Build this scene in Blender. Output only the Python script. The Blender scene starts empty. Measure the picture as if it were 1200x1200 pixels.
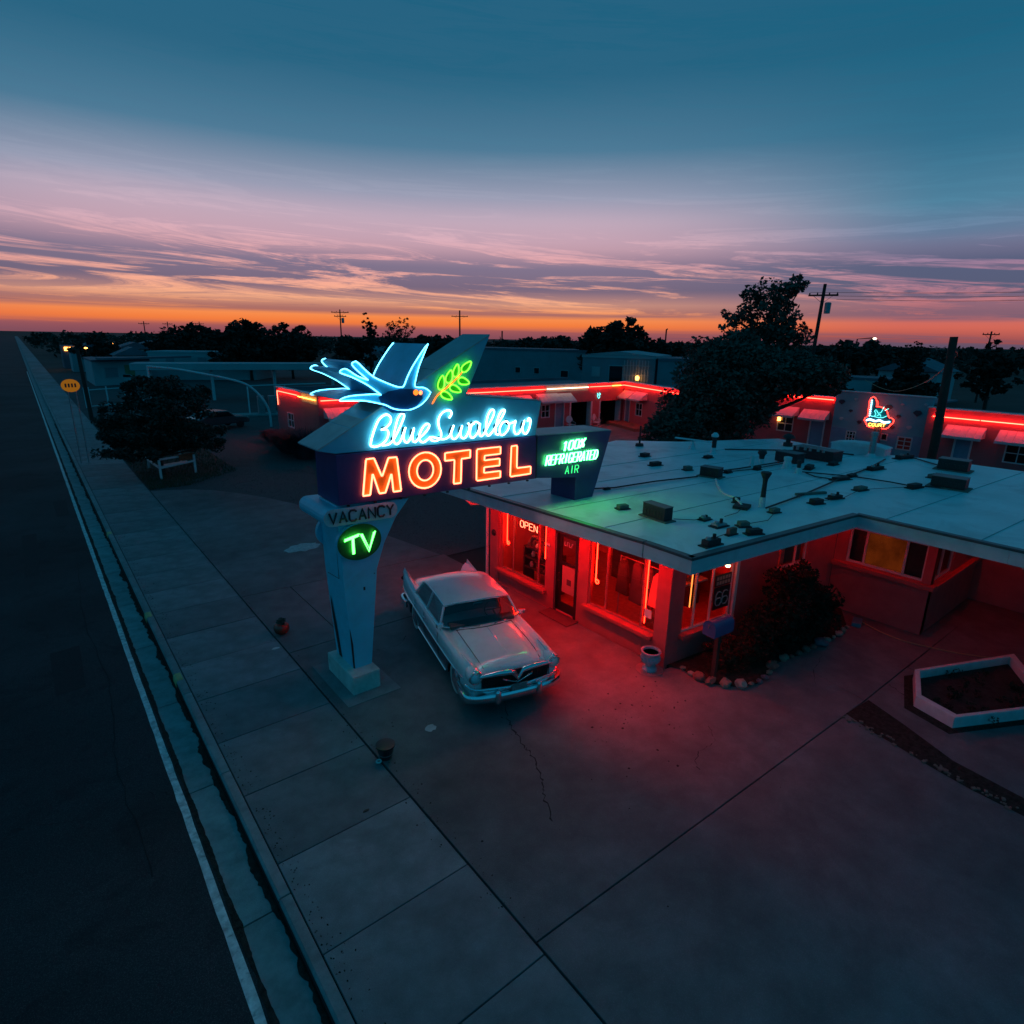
import bpy, bmesh, math, random
from mathutils import Vector, Matrix, noise as mnoise
random.seed(7)
R = math.radians
SC = bpy.context.scene
COL = SC.collection

def lin(r, g, b):
    f = lambda c: (c/255/12.92) if c/255 <= .04045 else ((c/255+.055)/1.055)**2.4
    return (f(r), f(g), f(b), 1)

# ---------------------------------------------------------------- camera
cam = bpy.data.objects.new('camera', bpy.data.cameras.new('camera'))
COL.objects.link(cam)
cam.matrix_world = Matrix((
    (0.780425, 0.161271, -0.604093, 0),
    (-0.625011, 0.227926, -0.746600, 0),
    (0.017284, 0.960230, 0.278675, 7.0),
    (0, 0, 0, 1)))
cam.data.sensor_width = 36
cam.data.lens = 21.0
cam.data.clip_end = 6000
cam.data.clip_start = .1
SC.camera = cam

# ---------------------------------------------------------------- dusk sky (no sun disc: the sun has set)
W = bpy.data.worlds.new('World'); SC.world = W; W.use_nodes = True
nt = W.node_tree; N = nt.nodes; L = nt.links
N.clear()
def nd(t, **k):
    n = N.new(t)
    for a, b in k.items(): setattr(n, a, b)
    return n
def mth(op, a, b=None, c=None, clamp=False):
    n = nd('ShaderNodeMath', operation=op, use_clamp=clamp)
    for i, v in enumerate((a, b, c)):
        if v is None: continue
        if isinstance(v, (int, float)): n.inputs[i].default_value = v
        else: L.new(v, n.inputs[i])
    return n.outputs[0]
def mrange(v, a, b, c, d, smooth=True):
    n = nd('ShaderNodeMapRange', interpolation_type='SMOOTHSTEP' if smooth else 'LINEAR')
    L.new(v, n.inputs[0])
    for i, x in enumerate((a, b, c, d)): n.inputs[i+1].default_value = x
    return n.outputs[0]
def mixc(f, a, b, bt='MIX'):
    n = nd('ShaderNodeMix', data_type='RGBA', blend_type=bt)
    for i, v in ((0, f), (6, a), (7, b)):
        if isinstance(v, (int, float)): n.inputs[i].default_value = v
        elif isinstance(v, tuple): n.inputs[i].default_value = v
        else: L.new(v, n.inputs[i])
    return n.outputs[2]
def ramp(v, stops):
    n = nd('ShaderNodeValToRGB'); r = n.color_ramp
    while len(r.elements) > 1: r.elements.remove(r.elements[-1])
    for i, (p, c) in enumerate(stops):
        e = r.elements[0] if i == 0 else r.elements.new(p)
        e.position = p; e.color = c
    L.new(v, n.inputs[0]); return n.outputs[0]
tc = nd('ShaderNodeTexCoord')
sx = nd('ShaderNodeSeparateXYZ'); L.new(tc.outputs['Generated'], sx.inputs[0])
el = mth('MULTIPLY', mth('ARCSINE', sx.outputs[2]), 57.2958)
az = mth('ARCTAN2', sx.outputs[0], sx.outputs[1])              # radians, 0 = up the road
elr = mth('POWER', mrange(el, -4, 90, 0, 1, False), .5)        # square-root ramp: fine steps near the horizon
P = lambda d: ((d+4)/94)**.5
warm = ramp(elr, [(P(-4), lin(45, 45, 62)), (P(-.4), lin(100, 68, 86)), (P(.5), lin(186, 96, 84)), (P(1.2), lin(244, 126, 62)),
                  (P(2.0), lin(250, 148, 84)), (P(3.0), lin(252, 176, 134)), (P(4.6), lin(246, 172, 152)), (P(6.5), lin(226, 166, 170)),
                  (P(8.2), lin(220, 176, 188)), (P(9.6), lin(204, 176, 192)), (P(11.5), lin(160, 162, 184)), (P(15), lin(78, 124, 152)), (P(20), lin(38, 100, 130)), (P(35), lin(6, 90, 122)),
                  (P(90), lin(2, 78, 108))])
cool = ramp(elr, [(P(-4), lin(40, 44, 62)), (P(-.4), lin(110, 66, 80)), (P(.5), lin(160, 82, 82)), (P(1.4), lin(212, 104, 88)),
                  (P(2.6), lin(192, 112, 112)), (P(4.2), lin(184, 126, 142)), (P(6), lin(165, 130, 158)), (P(8), lin(112, 134, 164)),
                  (P(10), lin(80, 132, 160)), (P(14), lin(50, 112, 142)), (P(20), lin(28, 98, 128)), (P(35), lin(6, 90, 122)),
                  (P(90), lin(2, 78, 108))])
back = ramp(elr, [(P(-4), lin(10, 50, 68)), (P(0), lin(16, 84, 112)), (P(6), lin(22, 110, 144)), (P(14), lin(12, 112, 148)),
                  (P(35), lin(4, 96, 130)), (P(90), lin(2, 78, 108))])
wl = mrange(mth('COSINE', mth('SUBTRACT', az, R(27))), .70, .97, 0, 1)
wb = mrange(mth('COSINE', mth('SUBTRACT', az, R(30))), -.05, .60, 0, 1)
sky = mixc(wb, back, mixc(wl, cool, warm))
# streaky clouds in azimuth / elevation, pulled out along the horizon
def cloudmask(sa, se, tilt, det, lo, hi, seed, dist=.6):
    cb = nd('ShaderNodeCombineXYZ')
    L.new(mth('MULTIPLY', az, sa), cb.inputs[0])
    L.new(mth('MULTIPLY', mth('ADD', el, mth('MULTIPLY', az, tilt)), se), cb.inputs[1])
    cb.inputs[2].default_value = seed
    n = nd('ShaderNodeTexNoise'); n.inputs['Scale'].default_value = 1; n.inputs['Detail'].default_value = det
    n.inputs['Roughness'].default_value = .67; n.inputs['Distortion'].default_value = dist
    L.new(cb.outputs[0], n.inputs['Vector'])
    return mrange(n.outputs[0], lo, hi, 0, 1)
band = ramp(elr, [(P(1.7), (0, 0, 0, 1)), (P(2.3), (.75, .75, .75, 1)), (P(3.0), (.55, .55, .55, 1)), (P(4.2), (1, 1, 1, 1)),
                  (P(6.0), (.95, .95, .95, 1)), (P(7.6), (.35, .35, .35, 1)), (P(10), (.12, .12, .12, 1)), (P(24), (.14, .14, .14, 1)), (P(60), (0, 0, 0, 1))])
m1 = mth('MULTIPLY', cloudmask(2.9, .72, 2.4, 12, .40, .52, 5.2, 1.1), band)
m2 = mth('MULTIPLY', cloudmask(6.0, 1.3, 1.6, 6, .47, .64, 9.1, 1.2), mth('MULTIPLY', band, .8))
low = ramp(elr, [(P(-.6), (0, 0, 0, 1)), (P(-.1), (.7, .7, .7, 1)), (P(.7), (.6, .6, .6, 1)), (P(1.0), (0, 0, 0, 1)), (P(1.7), (0, 0, 0, 1)), (P(2.1), (.85, .85, .85, 1)), (P(2.7), (.5, .5, .5, 1)), (P(3.2), (0, 0, 0, 1))])
m3 = mth('MULTIPLY', cloudmask(1.7, .9, 1.0, 6, .36, .52, 21.3), low)
m4 = mth('MULTIPLY', cloudmask(11.0, 3.0, 1.9, 8, .47, .66, 33.1, 1.5), mth('MULTIPLY', band, .55))
cm = mth('MAXIMUM', mth('MAXIMUM', mth('MAXIMUM', m1, m2), m3), m4)
ccol = mixc(wl, lin(52, 86, 116), ramp(elr, [(P(0), lin(120, 72, 92)), (P(2.2), lin(104, 78, 106)), (P(4), lin(72, 84, 120)), (P(8), lin(96, 112, 146)), (P(20), lin(70, 108, 138))]))
ccol = mixc(wb, back, ccol)
final = mixc(mth('MULTIPLY', cm, .86), sky, ccol)
bg = nd('ShaderNodeBackground'); bg.inputs[1].default_value = 1.0
L.new(final, bg.inputs[0])
wo = nd('ShaderNodeOutputWorld'); L.new(bg.outputs[0], wo.inputs[0])

SC.render.engine = 'CYCLES'
SC.view_settings.view_transform = 'Standard'
SC.view_settings.look = 'None'
SC.view_settings.exposure = 0
SC.view_settings.gamma = 1
SC.cycles.max_bounces = 6
SC.cycles.transparent_max_bounces = 12
SC.cycles.sample_clamp_indirect = 6
SC.cycles.use_denoising = True
SC.cycles.caustics_reflective = False
SC.cycles.caustics_refractive = False

# ---------------------------------------------------------------- materials
MATS = {}
def pm(name, col, rough=.6, metal=0, var=.22, scale=3., bump=0., bscale=40., spec=.5, coat=0., rnd=0., stain=0., stcol=(.02, .02, .02), stscale=.7, det=6, speck=0):
    m = bpy.data.materials.new(name); m.use_nodes = True
    t = m.node_tree; b = t.nodes['Principled BSDF']; l = t.links
    tcn = t.nodes.new('ShaderNodeTexCoord')
    n1 = t.nodes.new('ShaderNodeTexNoise'); n1.inputs['Scale'].default_value = scale; n1.inputs['Detail'].default_value = det
    n1.inputs['Roughness'].default_value = .62
    l.new(tcn.outputs['Object'], n1.inputs['Vector'])
    mr = t.nodes.new('ShaderNodeMapRange'); mr.inputs[1].default_value = .3; mr.inputs[2].default_value = .7
    mr.inputs[3].default_value = 1-var; mr.inputs[4].default_value = 1+var
    l.new(n1.outputs[0], mr.inputs[0])
    val = mr.outputs[0]
    if rnd:
        oi = t.nodes.new('ShaderNodeObjectInfo'); m2 = t.nodes.new('ShaderNodeMapRange')
        m2.inputs[3].default_value = 1-rnd; m2.inputs[4].default_value = 1+rnd
        l.new(oi.outputs['Random'], m2.inputs[0])
        mm = t.nodes.new('ShaderNodeMath'); mm.operation = 'MULTIPLY'; l.new(val, mm.inputs[0]); l.new(m2.outputs[0], mm.inputs[1]); val = mm.outputs[0]
    vm = t.nodes.new('ShaderNodeVectorMath'); vm.operation = 'SCALE'; vm.inputs[0].default_value = col[:3]
    l.new(val, vm.inputs['Scale']); c = vm.outputs[0]
    if stain:
        n2 = t.nodes.new('ShaderNodeTexNoise'); n2.inputs['Scale'].default_value = stscale; n2.inputs['Detail'].default_value = 8; n2.inputs['Distortion'].default_value = .8
        n2.inputs['Roughness'].default_value = .65
        l.new(tcn.outputs['Object'], n2.inputs['Vector'])
        m3 = t.nodes.new('ShaderNodeMapRange'); m3.inputs[1].default_value = .52; m3.inputs[2].default_value = .72; m3.inputs[4].default_value = stain
        l.new(n2.outputs[0], m3.inputs[0])
        mx = t.nodes.new('ShaderNodeMix'); mx.data_type = 'RGBA'; l.new(m3.outputs[0], mx.inputs[0]); l.new(c, mx.inputs[6]); mx.inputs[7].default_value = (*stcol, 1)
        c = mx.outputs[2]
    l.new(c, b.inputs['Base Color'])
    b.inputs['Roughness'].default_value = rough; b.inputs['Metallic'].default_value = metal
    b.inputs['Specular IOR Level'].default_value = spec; b.inputs['Coat Weight'].default_value = coat; b.inputs['Coat Roughness'].default_value = .08
    if speck:
        n4 = t.nodes.new('ShaderNodeTexVoronoi'); n4.inputs['Scale'].default_value = 55; l.new(tcn.outputs['Object'], n4.inputs['Vector'])
        m4 = t.nodes.new('ShaderNodeMapRange'); m4.inputs[1].default_value = .05; m4.inputs[2].default_value = .45; m4.inputs[3].default_value = 1+speck*1.6; m4.inputs[4].default_value = 1-speck*.4
        l.new(n4.outputs['Distance'], m4.inputs[0])
        n5 = t.nodes.new('ShaderNodeTexNoise'); n5.inputs['Scale'].default_value = .23; n5.inputs['Detail'].default_value = 5; l.new(tcn.outputs['Object'], n5.inputs['Vector'])
        m5 = t.nodes.new('ShaderNodeMapRange'); m5.inputs[1].default_value = .35; m5.inputs[2].default_value = .65; m5.inputs[3].default_value = .75; m5.inputs[4].default_value = 1.25; l.new(n5.outputs[0], m5.inputs[0])
        mm4 = t.nodes.new('ShaderNodeMath'); mm4.operation = 'MULTIPLY'; l.new(m4.outputs[0], mm4.inputs[0]); l.new(m5.outputs[0], mm4.inputs[1])
        v4 = t.nodes.new('ShaderNodeVectorMath'); v4.operation = 'SCALE'; l.new(c, v4.inputs[0]); l.new(mm4.outputs[0], v4.inputs['Scale']); l.new(v4.outputs[0], b.inputs['Base Color'])
    if bump:
        n3 = t.nodes.new('ShaderNodeTexNoise'); n3.inputs['Scale'].default_value = bscale; n3.inputs['Detail'].default_value = 4
        l.new(tcn.outputs['Object'], n3.inputs['Vector'])
        bp = t.nodes.new('ShaderNodeBump'); bp.inputs['Strength'].default_value = bump; bp.inputs['Distance'].default_value = .02
        l.new(n3.outputs[0], bp.inputs['Height']); l.new(bp.outputs[0], b.inputs['Normal'])
    MATS[name] = m; return m
def em(name, col, s):
    m = bpy.data.materials.new(name); m.use_nodes = True
    t = m.node_tree; t.nodes.clear()
    e = t.nodes.new('ShaderNodeEmission'); e.inputs[0].default_value = (*col[:3], 1); e.inputs[1].default_value = s
    o = t.nodes.new('ShaderNodeOutputMaterial'); t.links.new(e.outputs[0], o.inputs[0])
    MATS[name] = m; return m
def glassm(name, tint=(.9, .95, .95), refl=.5):
    m = bpy.data.materials.new(name); m.use_nodes = True
    t = m.node_tree; t.nodes.clear()
    tr = t.nodes.new('ShaderNodeBsdfTransparent'); tr.inputs[0].default_value = (*tint, 1)
    g = t.nodes.new('ShaderNodeBsdfGlossy'); g.inputs['Roughness'].default_value = .03
    fr = t.nodes.new('ShaderNodeFresnel'); fr.inputs[0].default_value = 1.5
    mu = t.nodes.new('ShaderNodeMath'); mu.operation = 'MULTIPLY'; mu.inputs[1].default_value = refl*2; t.links.new(fr.outputs[0], mu.inputs[0])
    mx = t.nodes.new('ShaderNodeMixShader'); t.links.new(mu.outputs[0], mx.inputs[0]); t.links.new(tr.outputs[0], mx.inputs[1]); t.links.new(g.outputs[0], mx.inputs[2])
    o = t.nodes.new('ShaderNodeOutputMaterial'); t.links.new(mx.outputs[0], o.inputs[0])
    MATS[name] = m; return m

asphalt = pm('asphalt', (.045, .047, .05), .9, var=.35, scale=60, bump=.5, bscale=180, spec=.2, stain=.7, stcol=(.016, .016, .017), stscale=.9, speck=.5)
roadpaint = pm('road_paint', (.62, .62, .6), .8, var=.35, scale=9, stain=.75, stcol=(.08, .08, .08), stscale=7)
kerbpaint = pm('kerb_paint', (.5, .4, .16), .8, var=.3, scale=8, stain=.6, stcol=(.25, .24, .2), stscale=6)
slabm = pm('slab_concrete', (.205, .22, .225), .8, var=.2, scale=2.6, bump=.35, bscale=90, rnd=.16, spec=.3, stain=.6, speck=.10, stcol=(.11, .12, .12), stscale=.8)
drivem = pm('driveway_concrete', (.145, .142, .145), .78, var=.24, scale=1.7, bump=.4, bscale=70, spec=.3, stain=.75, speck=.14, stcol=(.085, .085, .088), stscale=.45)
kerbm = pm('kerb_concrete', (.25, .265, .265), .85, var=.2, scale=5, bump=.3, bscale=60, rnd=.1, spec=.2, stain=.4, stcol=(.1, .1, .09), stscale=2)
gravelm = pm('gravel', (.085, .09, .092), .95, var=.5, scale=28, bump=.9, bscale=70, spec=.1, stain=.5, stcol=(.03, .032, .033), stscale=.35)
dirtm = pm('dirt', (.035, .03, .025), .95, var=.5, scale=12, bump=.8, bscale=40, spec=.1)
groundm = pm('ground_earth', (.06, .062, .055), .95, var=.4, scale=.05, spec=.1)
grassm = pm('grass_blades', (.035, .05, .02), .8, var=.4, scale=3)
crackm = pm('crack_dark', (.012, .012, .012), .95, var=.2)
signblue = pm('sign_blue_enamel', (.10, .46, .60), .38, var=.10, scale=1.5, spec=.4, stain=.35, stcol=(.07, .34, .46), stscale=1.2)
signtop = pm('sign_top_metal', (.34, .36, .37), .5, var=.15, scale=2.5, stain=.45, stcol=(.16, .17, .18), stscale=1.5)
signnavy = pm('sign_navy_enamel', (.075, .045, .15), .4, var=.15, scale=2, spec=.4)
birdblue = pm('bird_blue_enamel', (.12, .48, .66), .4, var=.15, scale=2, spec=.4)
colblue = pm('column_pale_blue_paint', (.10, .58, .72), .5, var=.08, scale=2.5, stain=.3, stcol=(.1, .2, .25), stscale=1.4)
plinthm = pm('plinth_concrete', (.58, .55, .50), .85, var=.2, scale=4, bump=.3, stain=.4, stcol=(.2, .16, .1), stscale=2)
rustm = pm('rust_streak', (.02, .02, .02), .9, var=.4, scale=10)
letterorange = pm('letter_orange_enamel', (.75, .34, .012), .45, var=.1, scale=4)
blackm = pm('black_paint', (.012, .013, .014), .5, var=.3)
platepink = pm('plate_pale', (.72, .56, .58), .5, var=.1, scale=4, stain=.3, stcol=(.3, .25, .25), stscale=5)
darktube = pm('unlit_tube', (.05, .012, .015), .3, var=.1)
stucco = pm('pink_stucco', (.42, .085, .085), .85, var=.12, scale=3, bump=.4, bscale=60, stain=.3, stcol=(.30, .055, .055), stscale=1.1)
stuccodk = pm('pink_stucco_sill', (.42, .08, .075), .8, var=.12, scale=3, bump=.3, bscale=60)
fasciam = pm('fascia_white_paint', (.52, .55, .57), .55, var=.1, scale=2, stain=.35, stcol=(.3, .34, .36), stscale=3.5)
membrane = pm('roof_membrane', (.72, .74, .75), .42, var=.12, scale=.9, bump=.25, bscale=8, stain=.55, stcol=(.24, .26, .27), stscale=.55)
drip = pm('drip_edge_metal', (.10, .11, .12), .45, metal=.4, var=.2)
frameW = pm('window_frame_paint', (.55, .5, .48), .5, var=.1)
framered = pm('window_frame_red', (.3, .1, .09), .5, var=.1)
intred = pm('interior_wall', (.60, .22, .17), .9, var=.15, scale=2)
carpet = pm('lobby_floor', (.34, .14, .11), .9, var=.2, scale=8)
darkw = pm('dark_wood', (.04, .025, .018), .6, var=.3, scale=6)
doorblk = pm('door_dark', (.018, .016, .016), .4, var=.2)
cloth = pm('cloth_pink', (.55, .28, .26), .9, var=.1)
clothdk = pm('cloth_dark', (.10, .05, .05), .9, var=.2)
paper = pm('paper', (.6, .58, .55), .8, var=.05)
metalg = pm('galvanised', (.3, .32, .33), .45, metal=.6, var=.2, scale=6)
rooftar = pm('roof_fixture_dark', (.016, .018, .02), .7, var=.35, scale=9)
blockm = pm('roof_block', (.14, .13, .11), .85, var=.3, scale=9)
brickred = pm('brick_red', (.28, .09, .06), .85, var=.25, scale=9)
caulk = pm('roof_sealant_white', (.6, .63, .64), .6, var=.1)
cable = pm('cable_black', (.015, .015, .017), .6, var=.1)
carwhite = pm('car_cream_paint', (.60, .68, .70), .22, var=.05, scale=1.2, spec=.5, coat=.7, stain=.2, stcol=(.3, .31, .3), stscale=3)
carteal = pm('car_teal_paint', (.03, .09, .11), .25, var=.06, coat=.7)
chrome = pm('chrome', (.75, .77, .79), .08, metal=1, var=.04)
tyrem = pm('tyre_rubber', (.015, .015, .016), .8, var=.2)
whitewall = pm('whitewall_rubber', (.5, .5, .48), .7, var=.1)
carglass = pm('car_glass_dark', (.006, .009, .011), .05, var=.05, spec=.8)
seatm = pm('car_seat_vinyl', (.10, .12, .13), .6, var=.15)
dashm = pm('car_dash', (.035, .045, .05), .5, var=.1)
lampglass = pm('headlamp_glass', (.8, .84, .85), .3, var=.08, spec=.8)
grilldark = pm('grille_dark', (.012, .012, .013), .5, var=.1)
leafm = pm('leaf_dark', (.055, .085, .066), .7, var=.5, scale=1.1, spec=.25)
leafmid = pm('leaf_mid_dark', (.032, .046, .036), .75, var=.5, scale=1.1, spec=.2)
leafblk = pm('leaf_bush_dark', (.02, .026, .018), .8, var=.5, scale=1.5, spec=.1)
leafm2 = pm('leaf_olive', (.035, .05, .022), .7, var=.5, scale=.7, spec=.25)
leaffar = pm('leaf_far', (.03, .042, .034), .8, var=.5, scale=.3, spec=.1)
leafred = pm('leaf_reddish', (.05, .028, .02), .8, var=.5, scale=2, spec=.15)
bark = pm('bark', (.045, .035, .028), .9, var=.35, scale=8, bump=.6, bscale=14)
polem = pm('pole_wood', (.035, .028, .022), .9, var=.3, scale=4)
courtpink = pm('court_pink_stucco', (.38, .10, .11), .85, var=.12, scale=1, stain=.25, stcol=(.25, .1, .11))
courtcream = pm('court_cream_stucco', (.46, .38, .30), .85, var=.1)
courtblue = pm('court_blue_stucco', (.14, .36, .42), .85, var=.1, scale=1)
garageblue = pm('garage_blue_paint', (.13, .27, .38), .6, var=.1)
awningm = pm('awning_metal', (.48, .45, .48), .5, var=.1, scale=3)
shelldk = pm('tile_dark', (.03, .04, .06), .6, var=.2)
shelllt = pm('tile_pale', (.4, .45, .48), .6, var=.1)
farwall = pm('far_wall_blue_grey', (.16, .23, .26), .9, var=.12, scale=.6, stain=.3, stcol=(.1, .14, .16))
farwall2 = pm('far_wall_pale', (.30, .36, .38), .9, var=.1, scale=.5)
farroof = pm('far_roof', (.12, .13, .16), .8, var=.2, scale=.5)
whitepaint = pm('white_painted_metal', (.55, .58, .6), .5, var=.12, scale=4)
urnm = pm('urn_blue_glaze', (.16, .36, .44), .35, var=.15, scale=6, spec=.5, stain=.4, stcol=(.28, .42, .46), stscale=9)
potred = pm('pot_red_glaze', (.5, .03, .015), .25, var=.1, spec=.6)
potblk = pm('pot_black', (.02, .022, .024), .4, var=.2)
mailblue = pm('mailbox_blue', (.03, .09, .22), .35, var=.12, spec=.5)
rockm = [pm('rock_%d' % i, c, .9, var=.3, scale=9, bump=.5, bscale=20) for i, c in enumerate([(.2, .1, .08), (.24, .19, .15), (.16, .07, .05), (.10, .11, .14), (.32, .27, .23)])]
planterw = pm('planter_edging_white', (.6, .58, .58), .6, var=.12, scale=5)
yellowm = pm('sign_yellow', (.85, .42, .04), .5, var=.15, scale=6)
tarpgreen = pm('green_board', (.08, .2, .1), .7, var=.2)
winglass = glassm('window_glass', (.92, .95, .95), .45)
carpane = glassm('car_window_glass', (.45, .52, .54), .9)
amberglow = em('sign_amber_glow', (1.0, .36, .03), .24)  # weak emission put into the roadside sign face so it shows amber
darkglass = pm('dark_window_glass', (.008, .012, .016), .08, var=.1, spec=.6)
# neon and lamps (things that give off light)
nCy = em('neon_pale_blue', (.36, .85, 1.0), 10.0)
nCy2 = em('neon_blue_outline', (.10, .62, 1.0), 6.5)
nRed = em('neon_red', (1.0, .022, .012), 42.0)
nOr = em('neon_orange_red', (1.0, .14, .07), 8.0)
nGr = em('neon_green', (.06, 1.0, .16), 24.0)
nYg = em('neon_yellow_green', (.13, 1.0, .03), 4.0)
nTv = em('neon_tv_green', (.08, 1.0, .10), 8.0)
nStem = em('neon_stem_orange', (1.0, .17, .02), 2.4)
nGold = em('neon_gold', (1.0, .34, .04), 14.0)
nWhite = em('neon_warm_white', (1.0, .55, .38), 8.0)
nWin = em('neon_window_red', (1.0, .009, .003), 40.0)
nEave = em('neon_eave_red', (1.0, .006, .003), 17.0)
nSide = em('neon_side_window', (1.0, .22, .04), 3.0)
nLobby = em('neon_lobby_red', (1.0, .006, .002), 190.0)
nCourt = em('neon_court_red', (1.0, .03, .02), 9.0)
nEave2 = em('neon_eave_front_red', (1.0, .002, .001), 230.0)
nEye = em('neon_eye', (1.0, .14, .05), 6.0)
nTeal = em('neon_teal', (.12, .8, .75), 3.0)
bulb = em('bulb_warm', (1.0, .55, .28), 9.0)
lampor = em('lamp_orange', (1.0, .35, .06), 9.0)
blindglow = em('blind_backlit', (.30, .045, .006), .26)
_t = blindglow.node_tree; _n = _t.nodes.new('ShaderNodeTexNoise'); _n.inputs['Scale'].default_value = 3; _n.inputs['Detail'].default_value = 5
_c = _t.nodes.new('ShaderNodeTexCoord'); _t.links.new(_c.outputs['Object'], _n.inputs['Vector'])
_m = _t.nodes.new('ShaderNodeMapRange'); _m.inputs[1].default_value = .3; _m.inputs[2].default_value = .7; _m.inputs[3].default_value = .14; _m.inputs[4].default_value = .36
_t.links.new(_n.outputs[0], _m.inputs[0]); _t.links.new(_m.outputs[0], [q for q in _t.nodes if q.type == 'EMISSION'][0].inputs[1])
streetglow = em('street_lamp_glow', (1.0, .8, .55), 6.0)

# ---------------------------------------------------------------- mesh helpers
class MB:
    def __init__(s): s.v = []; s.f = []; s.mi = []; s.cur = 0
    def add(s, vs, fs):
        o = len(s.v); s.v += [tuple(v) for v in vs]; s.f += [tuple(i+o for i in f) for f in fs]; s.mi += [s.cur]*len(fs); return s
    def boxb(s, x0, x1, y0, y1, z0, z1):
        return s.add([(x0,y0,z0),(x1,y0,z0),(x1,y1,z0),(x0,y1,z0),(x0,y0,z1),(x1,y0,z1),(x1,y1,z1),(x0,y1,z1)],
                     [(0,3,2,1),(4,5,6,7),(0,1,5,4),(1,2,6,5),(2,3,7,6),(3,0,4,7)])
    def box(s, c, d, rz=0, rx=0, ry=0):
        m = Matrix.Translation(c) @ Matrix.Rotation(rz, 4, 'Z') @ Matrix.Rotation(ry, 4, 'Y') @ Matrix.Rotation(rx, 4, 'X')
        q = [m @ Vector((a*d[0]/2, b*d[1]/2, e*d[2]/2)) for e in (-1, 1) for a, b in ((-1,-1),(1,-1),(1,1),(-1,1))]
        return s.add(q, [(0,3,2,1),(4,5,6,7),(0,1,5,4),(1,2,6,5),(2,3,7,6),(3,0,4,7)])
    def prism(s, pts, ax, a, b):
        k = len(pts)
        f = {'z': lambda p, w: (p[0], p[1], w), 'y': lambda p, w: (p[0], w, p[1]), 'x': lambda p, w: (w, p[0], p[1])}[ax]
        vs = [f(p, a) for p in pts] + [f(p, b) for p in pts]
        fs = [tuple(range(k))[::-1], tuple(range(k, 2*k))] + [(i, (i+1) % k, k+(i+1) % k, k+i) for i in range(k)]
        return s.add(vs, fs)
    def ring(s, outer, inner, ax, a, b):
        k = len(outer)
        f = {'z': lambda p, w: (p[0], p[1], w), 'y': lambda p, w: (p[0], w, p[1]), 'x': lambda p, w: (w, p[0], p[1])}[ax]
        vs = [f(p, w) for w in (a, b) for P_ in (outer, inner) for p in P_]
        fs = []
        for i in range(k):
            j = (i+1) % k
            fs += [(i, j, k+j, k+i), (2*k+i, 3*k+i, 3*k+j, 2*k+j), (i, 2*k+i, 2*k+j, j), (k+i, k+j, 3*k+j, 3*k+i)]
        return s.add(vs, fs)
    def tube(s, path, r, n=8, closed=False):
        P_ = [Vector(p) for p in path]; k = len(P_)
        rr = r if isinstance(r, (list, tuple)) else [r]*k
        vs = []; up = None
        for i in range(k):
            a = P_[(i-1) % k] if (closed or i > 0) else P_[i]; b = P_[(i+1) % k] if (closed or i < k-1) else P_[i]
            t = (b-a)
            t = t.normalized() if t.length > 1e-9 else Vector((0, 0, 1))
            if up is None:
                up = t.orthogonal().normalized()
            up = (up - t*up.dot(t))
            up = up.normalized() if up.length > 1e-6 else t.orthogonal().normalized()
            w = t.cross(up)
            for j in range(n):
                an = 2*math.pi*j/n
                vs.append(P_[i] + (up*math.cos(an) + w*math.sin(an))*rr[i])
        fs = []
        for i in range(k if closed else k-1):
            i2 = (i+1) % k
            for j in range(n):
                j2 = (j+1) % n
                fs.append((i*n+j, i*n+j2, i2*n+j2, i2*n+j))
        if not closed: fs += [tuple(range(n))[::-1], tuple(range((k-1)*n, k*n))]
        return s.add(vs, fs)
    def lathe(s, prof, c=(0, 0, 0), n=16, M_=None):
        vs = []; k = len(prof)
        for r, z in prof:
            for j in range(n):
                a = 2*math.pi*j/n; v = Vector((r*math.cos(a), r*math.sin(a), z))
                if M_ is not None: v = M_ @ v
                vs.append(v + Vector(c))
        fs = [(i*n+j, i*n+(j+1) % n, (i+1)*n+(j+1) % n, (i+1)*n+j) for i in range(k-1) for j in range(n)]
        fs += [tuple(range(n))[::-1], tuple(range((k-1)*n, k*n))]
        return s.add(vs, fs)
    def quad(s, a, b, c, d): return s.add([a, b, c, d], [(0, 1, 2, 3)])
    def build(s, name, mat, parent=None, local=False, smooth=None, bev=0, loc=None, recalc=True):
        me = bpy.data.meshes.new(name)
        off = Vector((0, 0, 0))
        if parent is not None and not local: off = ROOT[parent.name]
        elif parent is None and loc is not None: off = Vector(loc)
        me.from_pydata([tuple(Vector(v)-off) for v in s.v], [], s.f)
        for m in (mat if isinstance(mat, list) else [mat]): me.materials.append(m)
        if isinstance(mat, list): me.polygons.foreach_set('material_index', s.mi)
        if recalc:
            bm = bmesh.new(); bm.from_mesh(me); bmesh.ops.recalc_face_normals(bm, faces=bm.faces); bm.to_mesh(me); bm.free()
        if smooth:
            me.polygons.foreach_set('use_smooth', [True]*len(me.polygons)); me.set_sharp_from_angle(angle=R(smooth))
        me.update()
        o = bpy.data.objects.new(name, me); COL.objects.link(o)
        if parent is not None: o.parent = parent; ROOT[o.name] = ROOT[parent.name]
        else: o.location = off; ROOT[o.name] = off
        if bev:
            b = o.modifiers.new('bevel', 'BEVEL'); b.width = bev; b.segments = 2; b.limit_method = 'ANGLE'; b.angle_limit = R(40)
        return o
ROOT = {}
def tag(o, label=None, cat=None, group=None, kind=None):
    if label: o['label'] = label
    if cat: o['category'] = cat
    if group: o['group'] = group
    if kind: o['kind'] = kind
    return o
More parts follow.
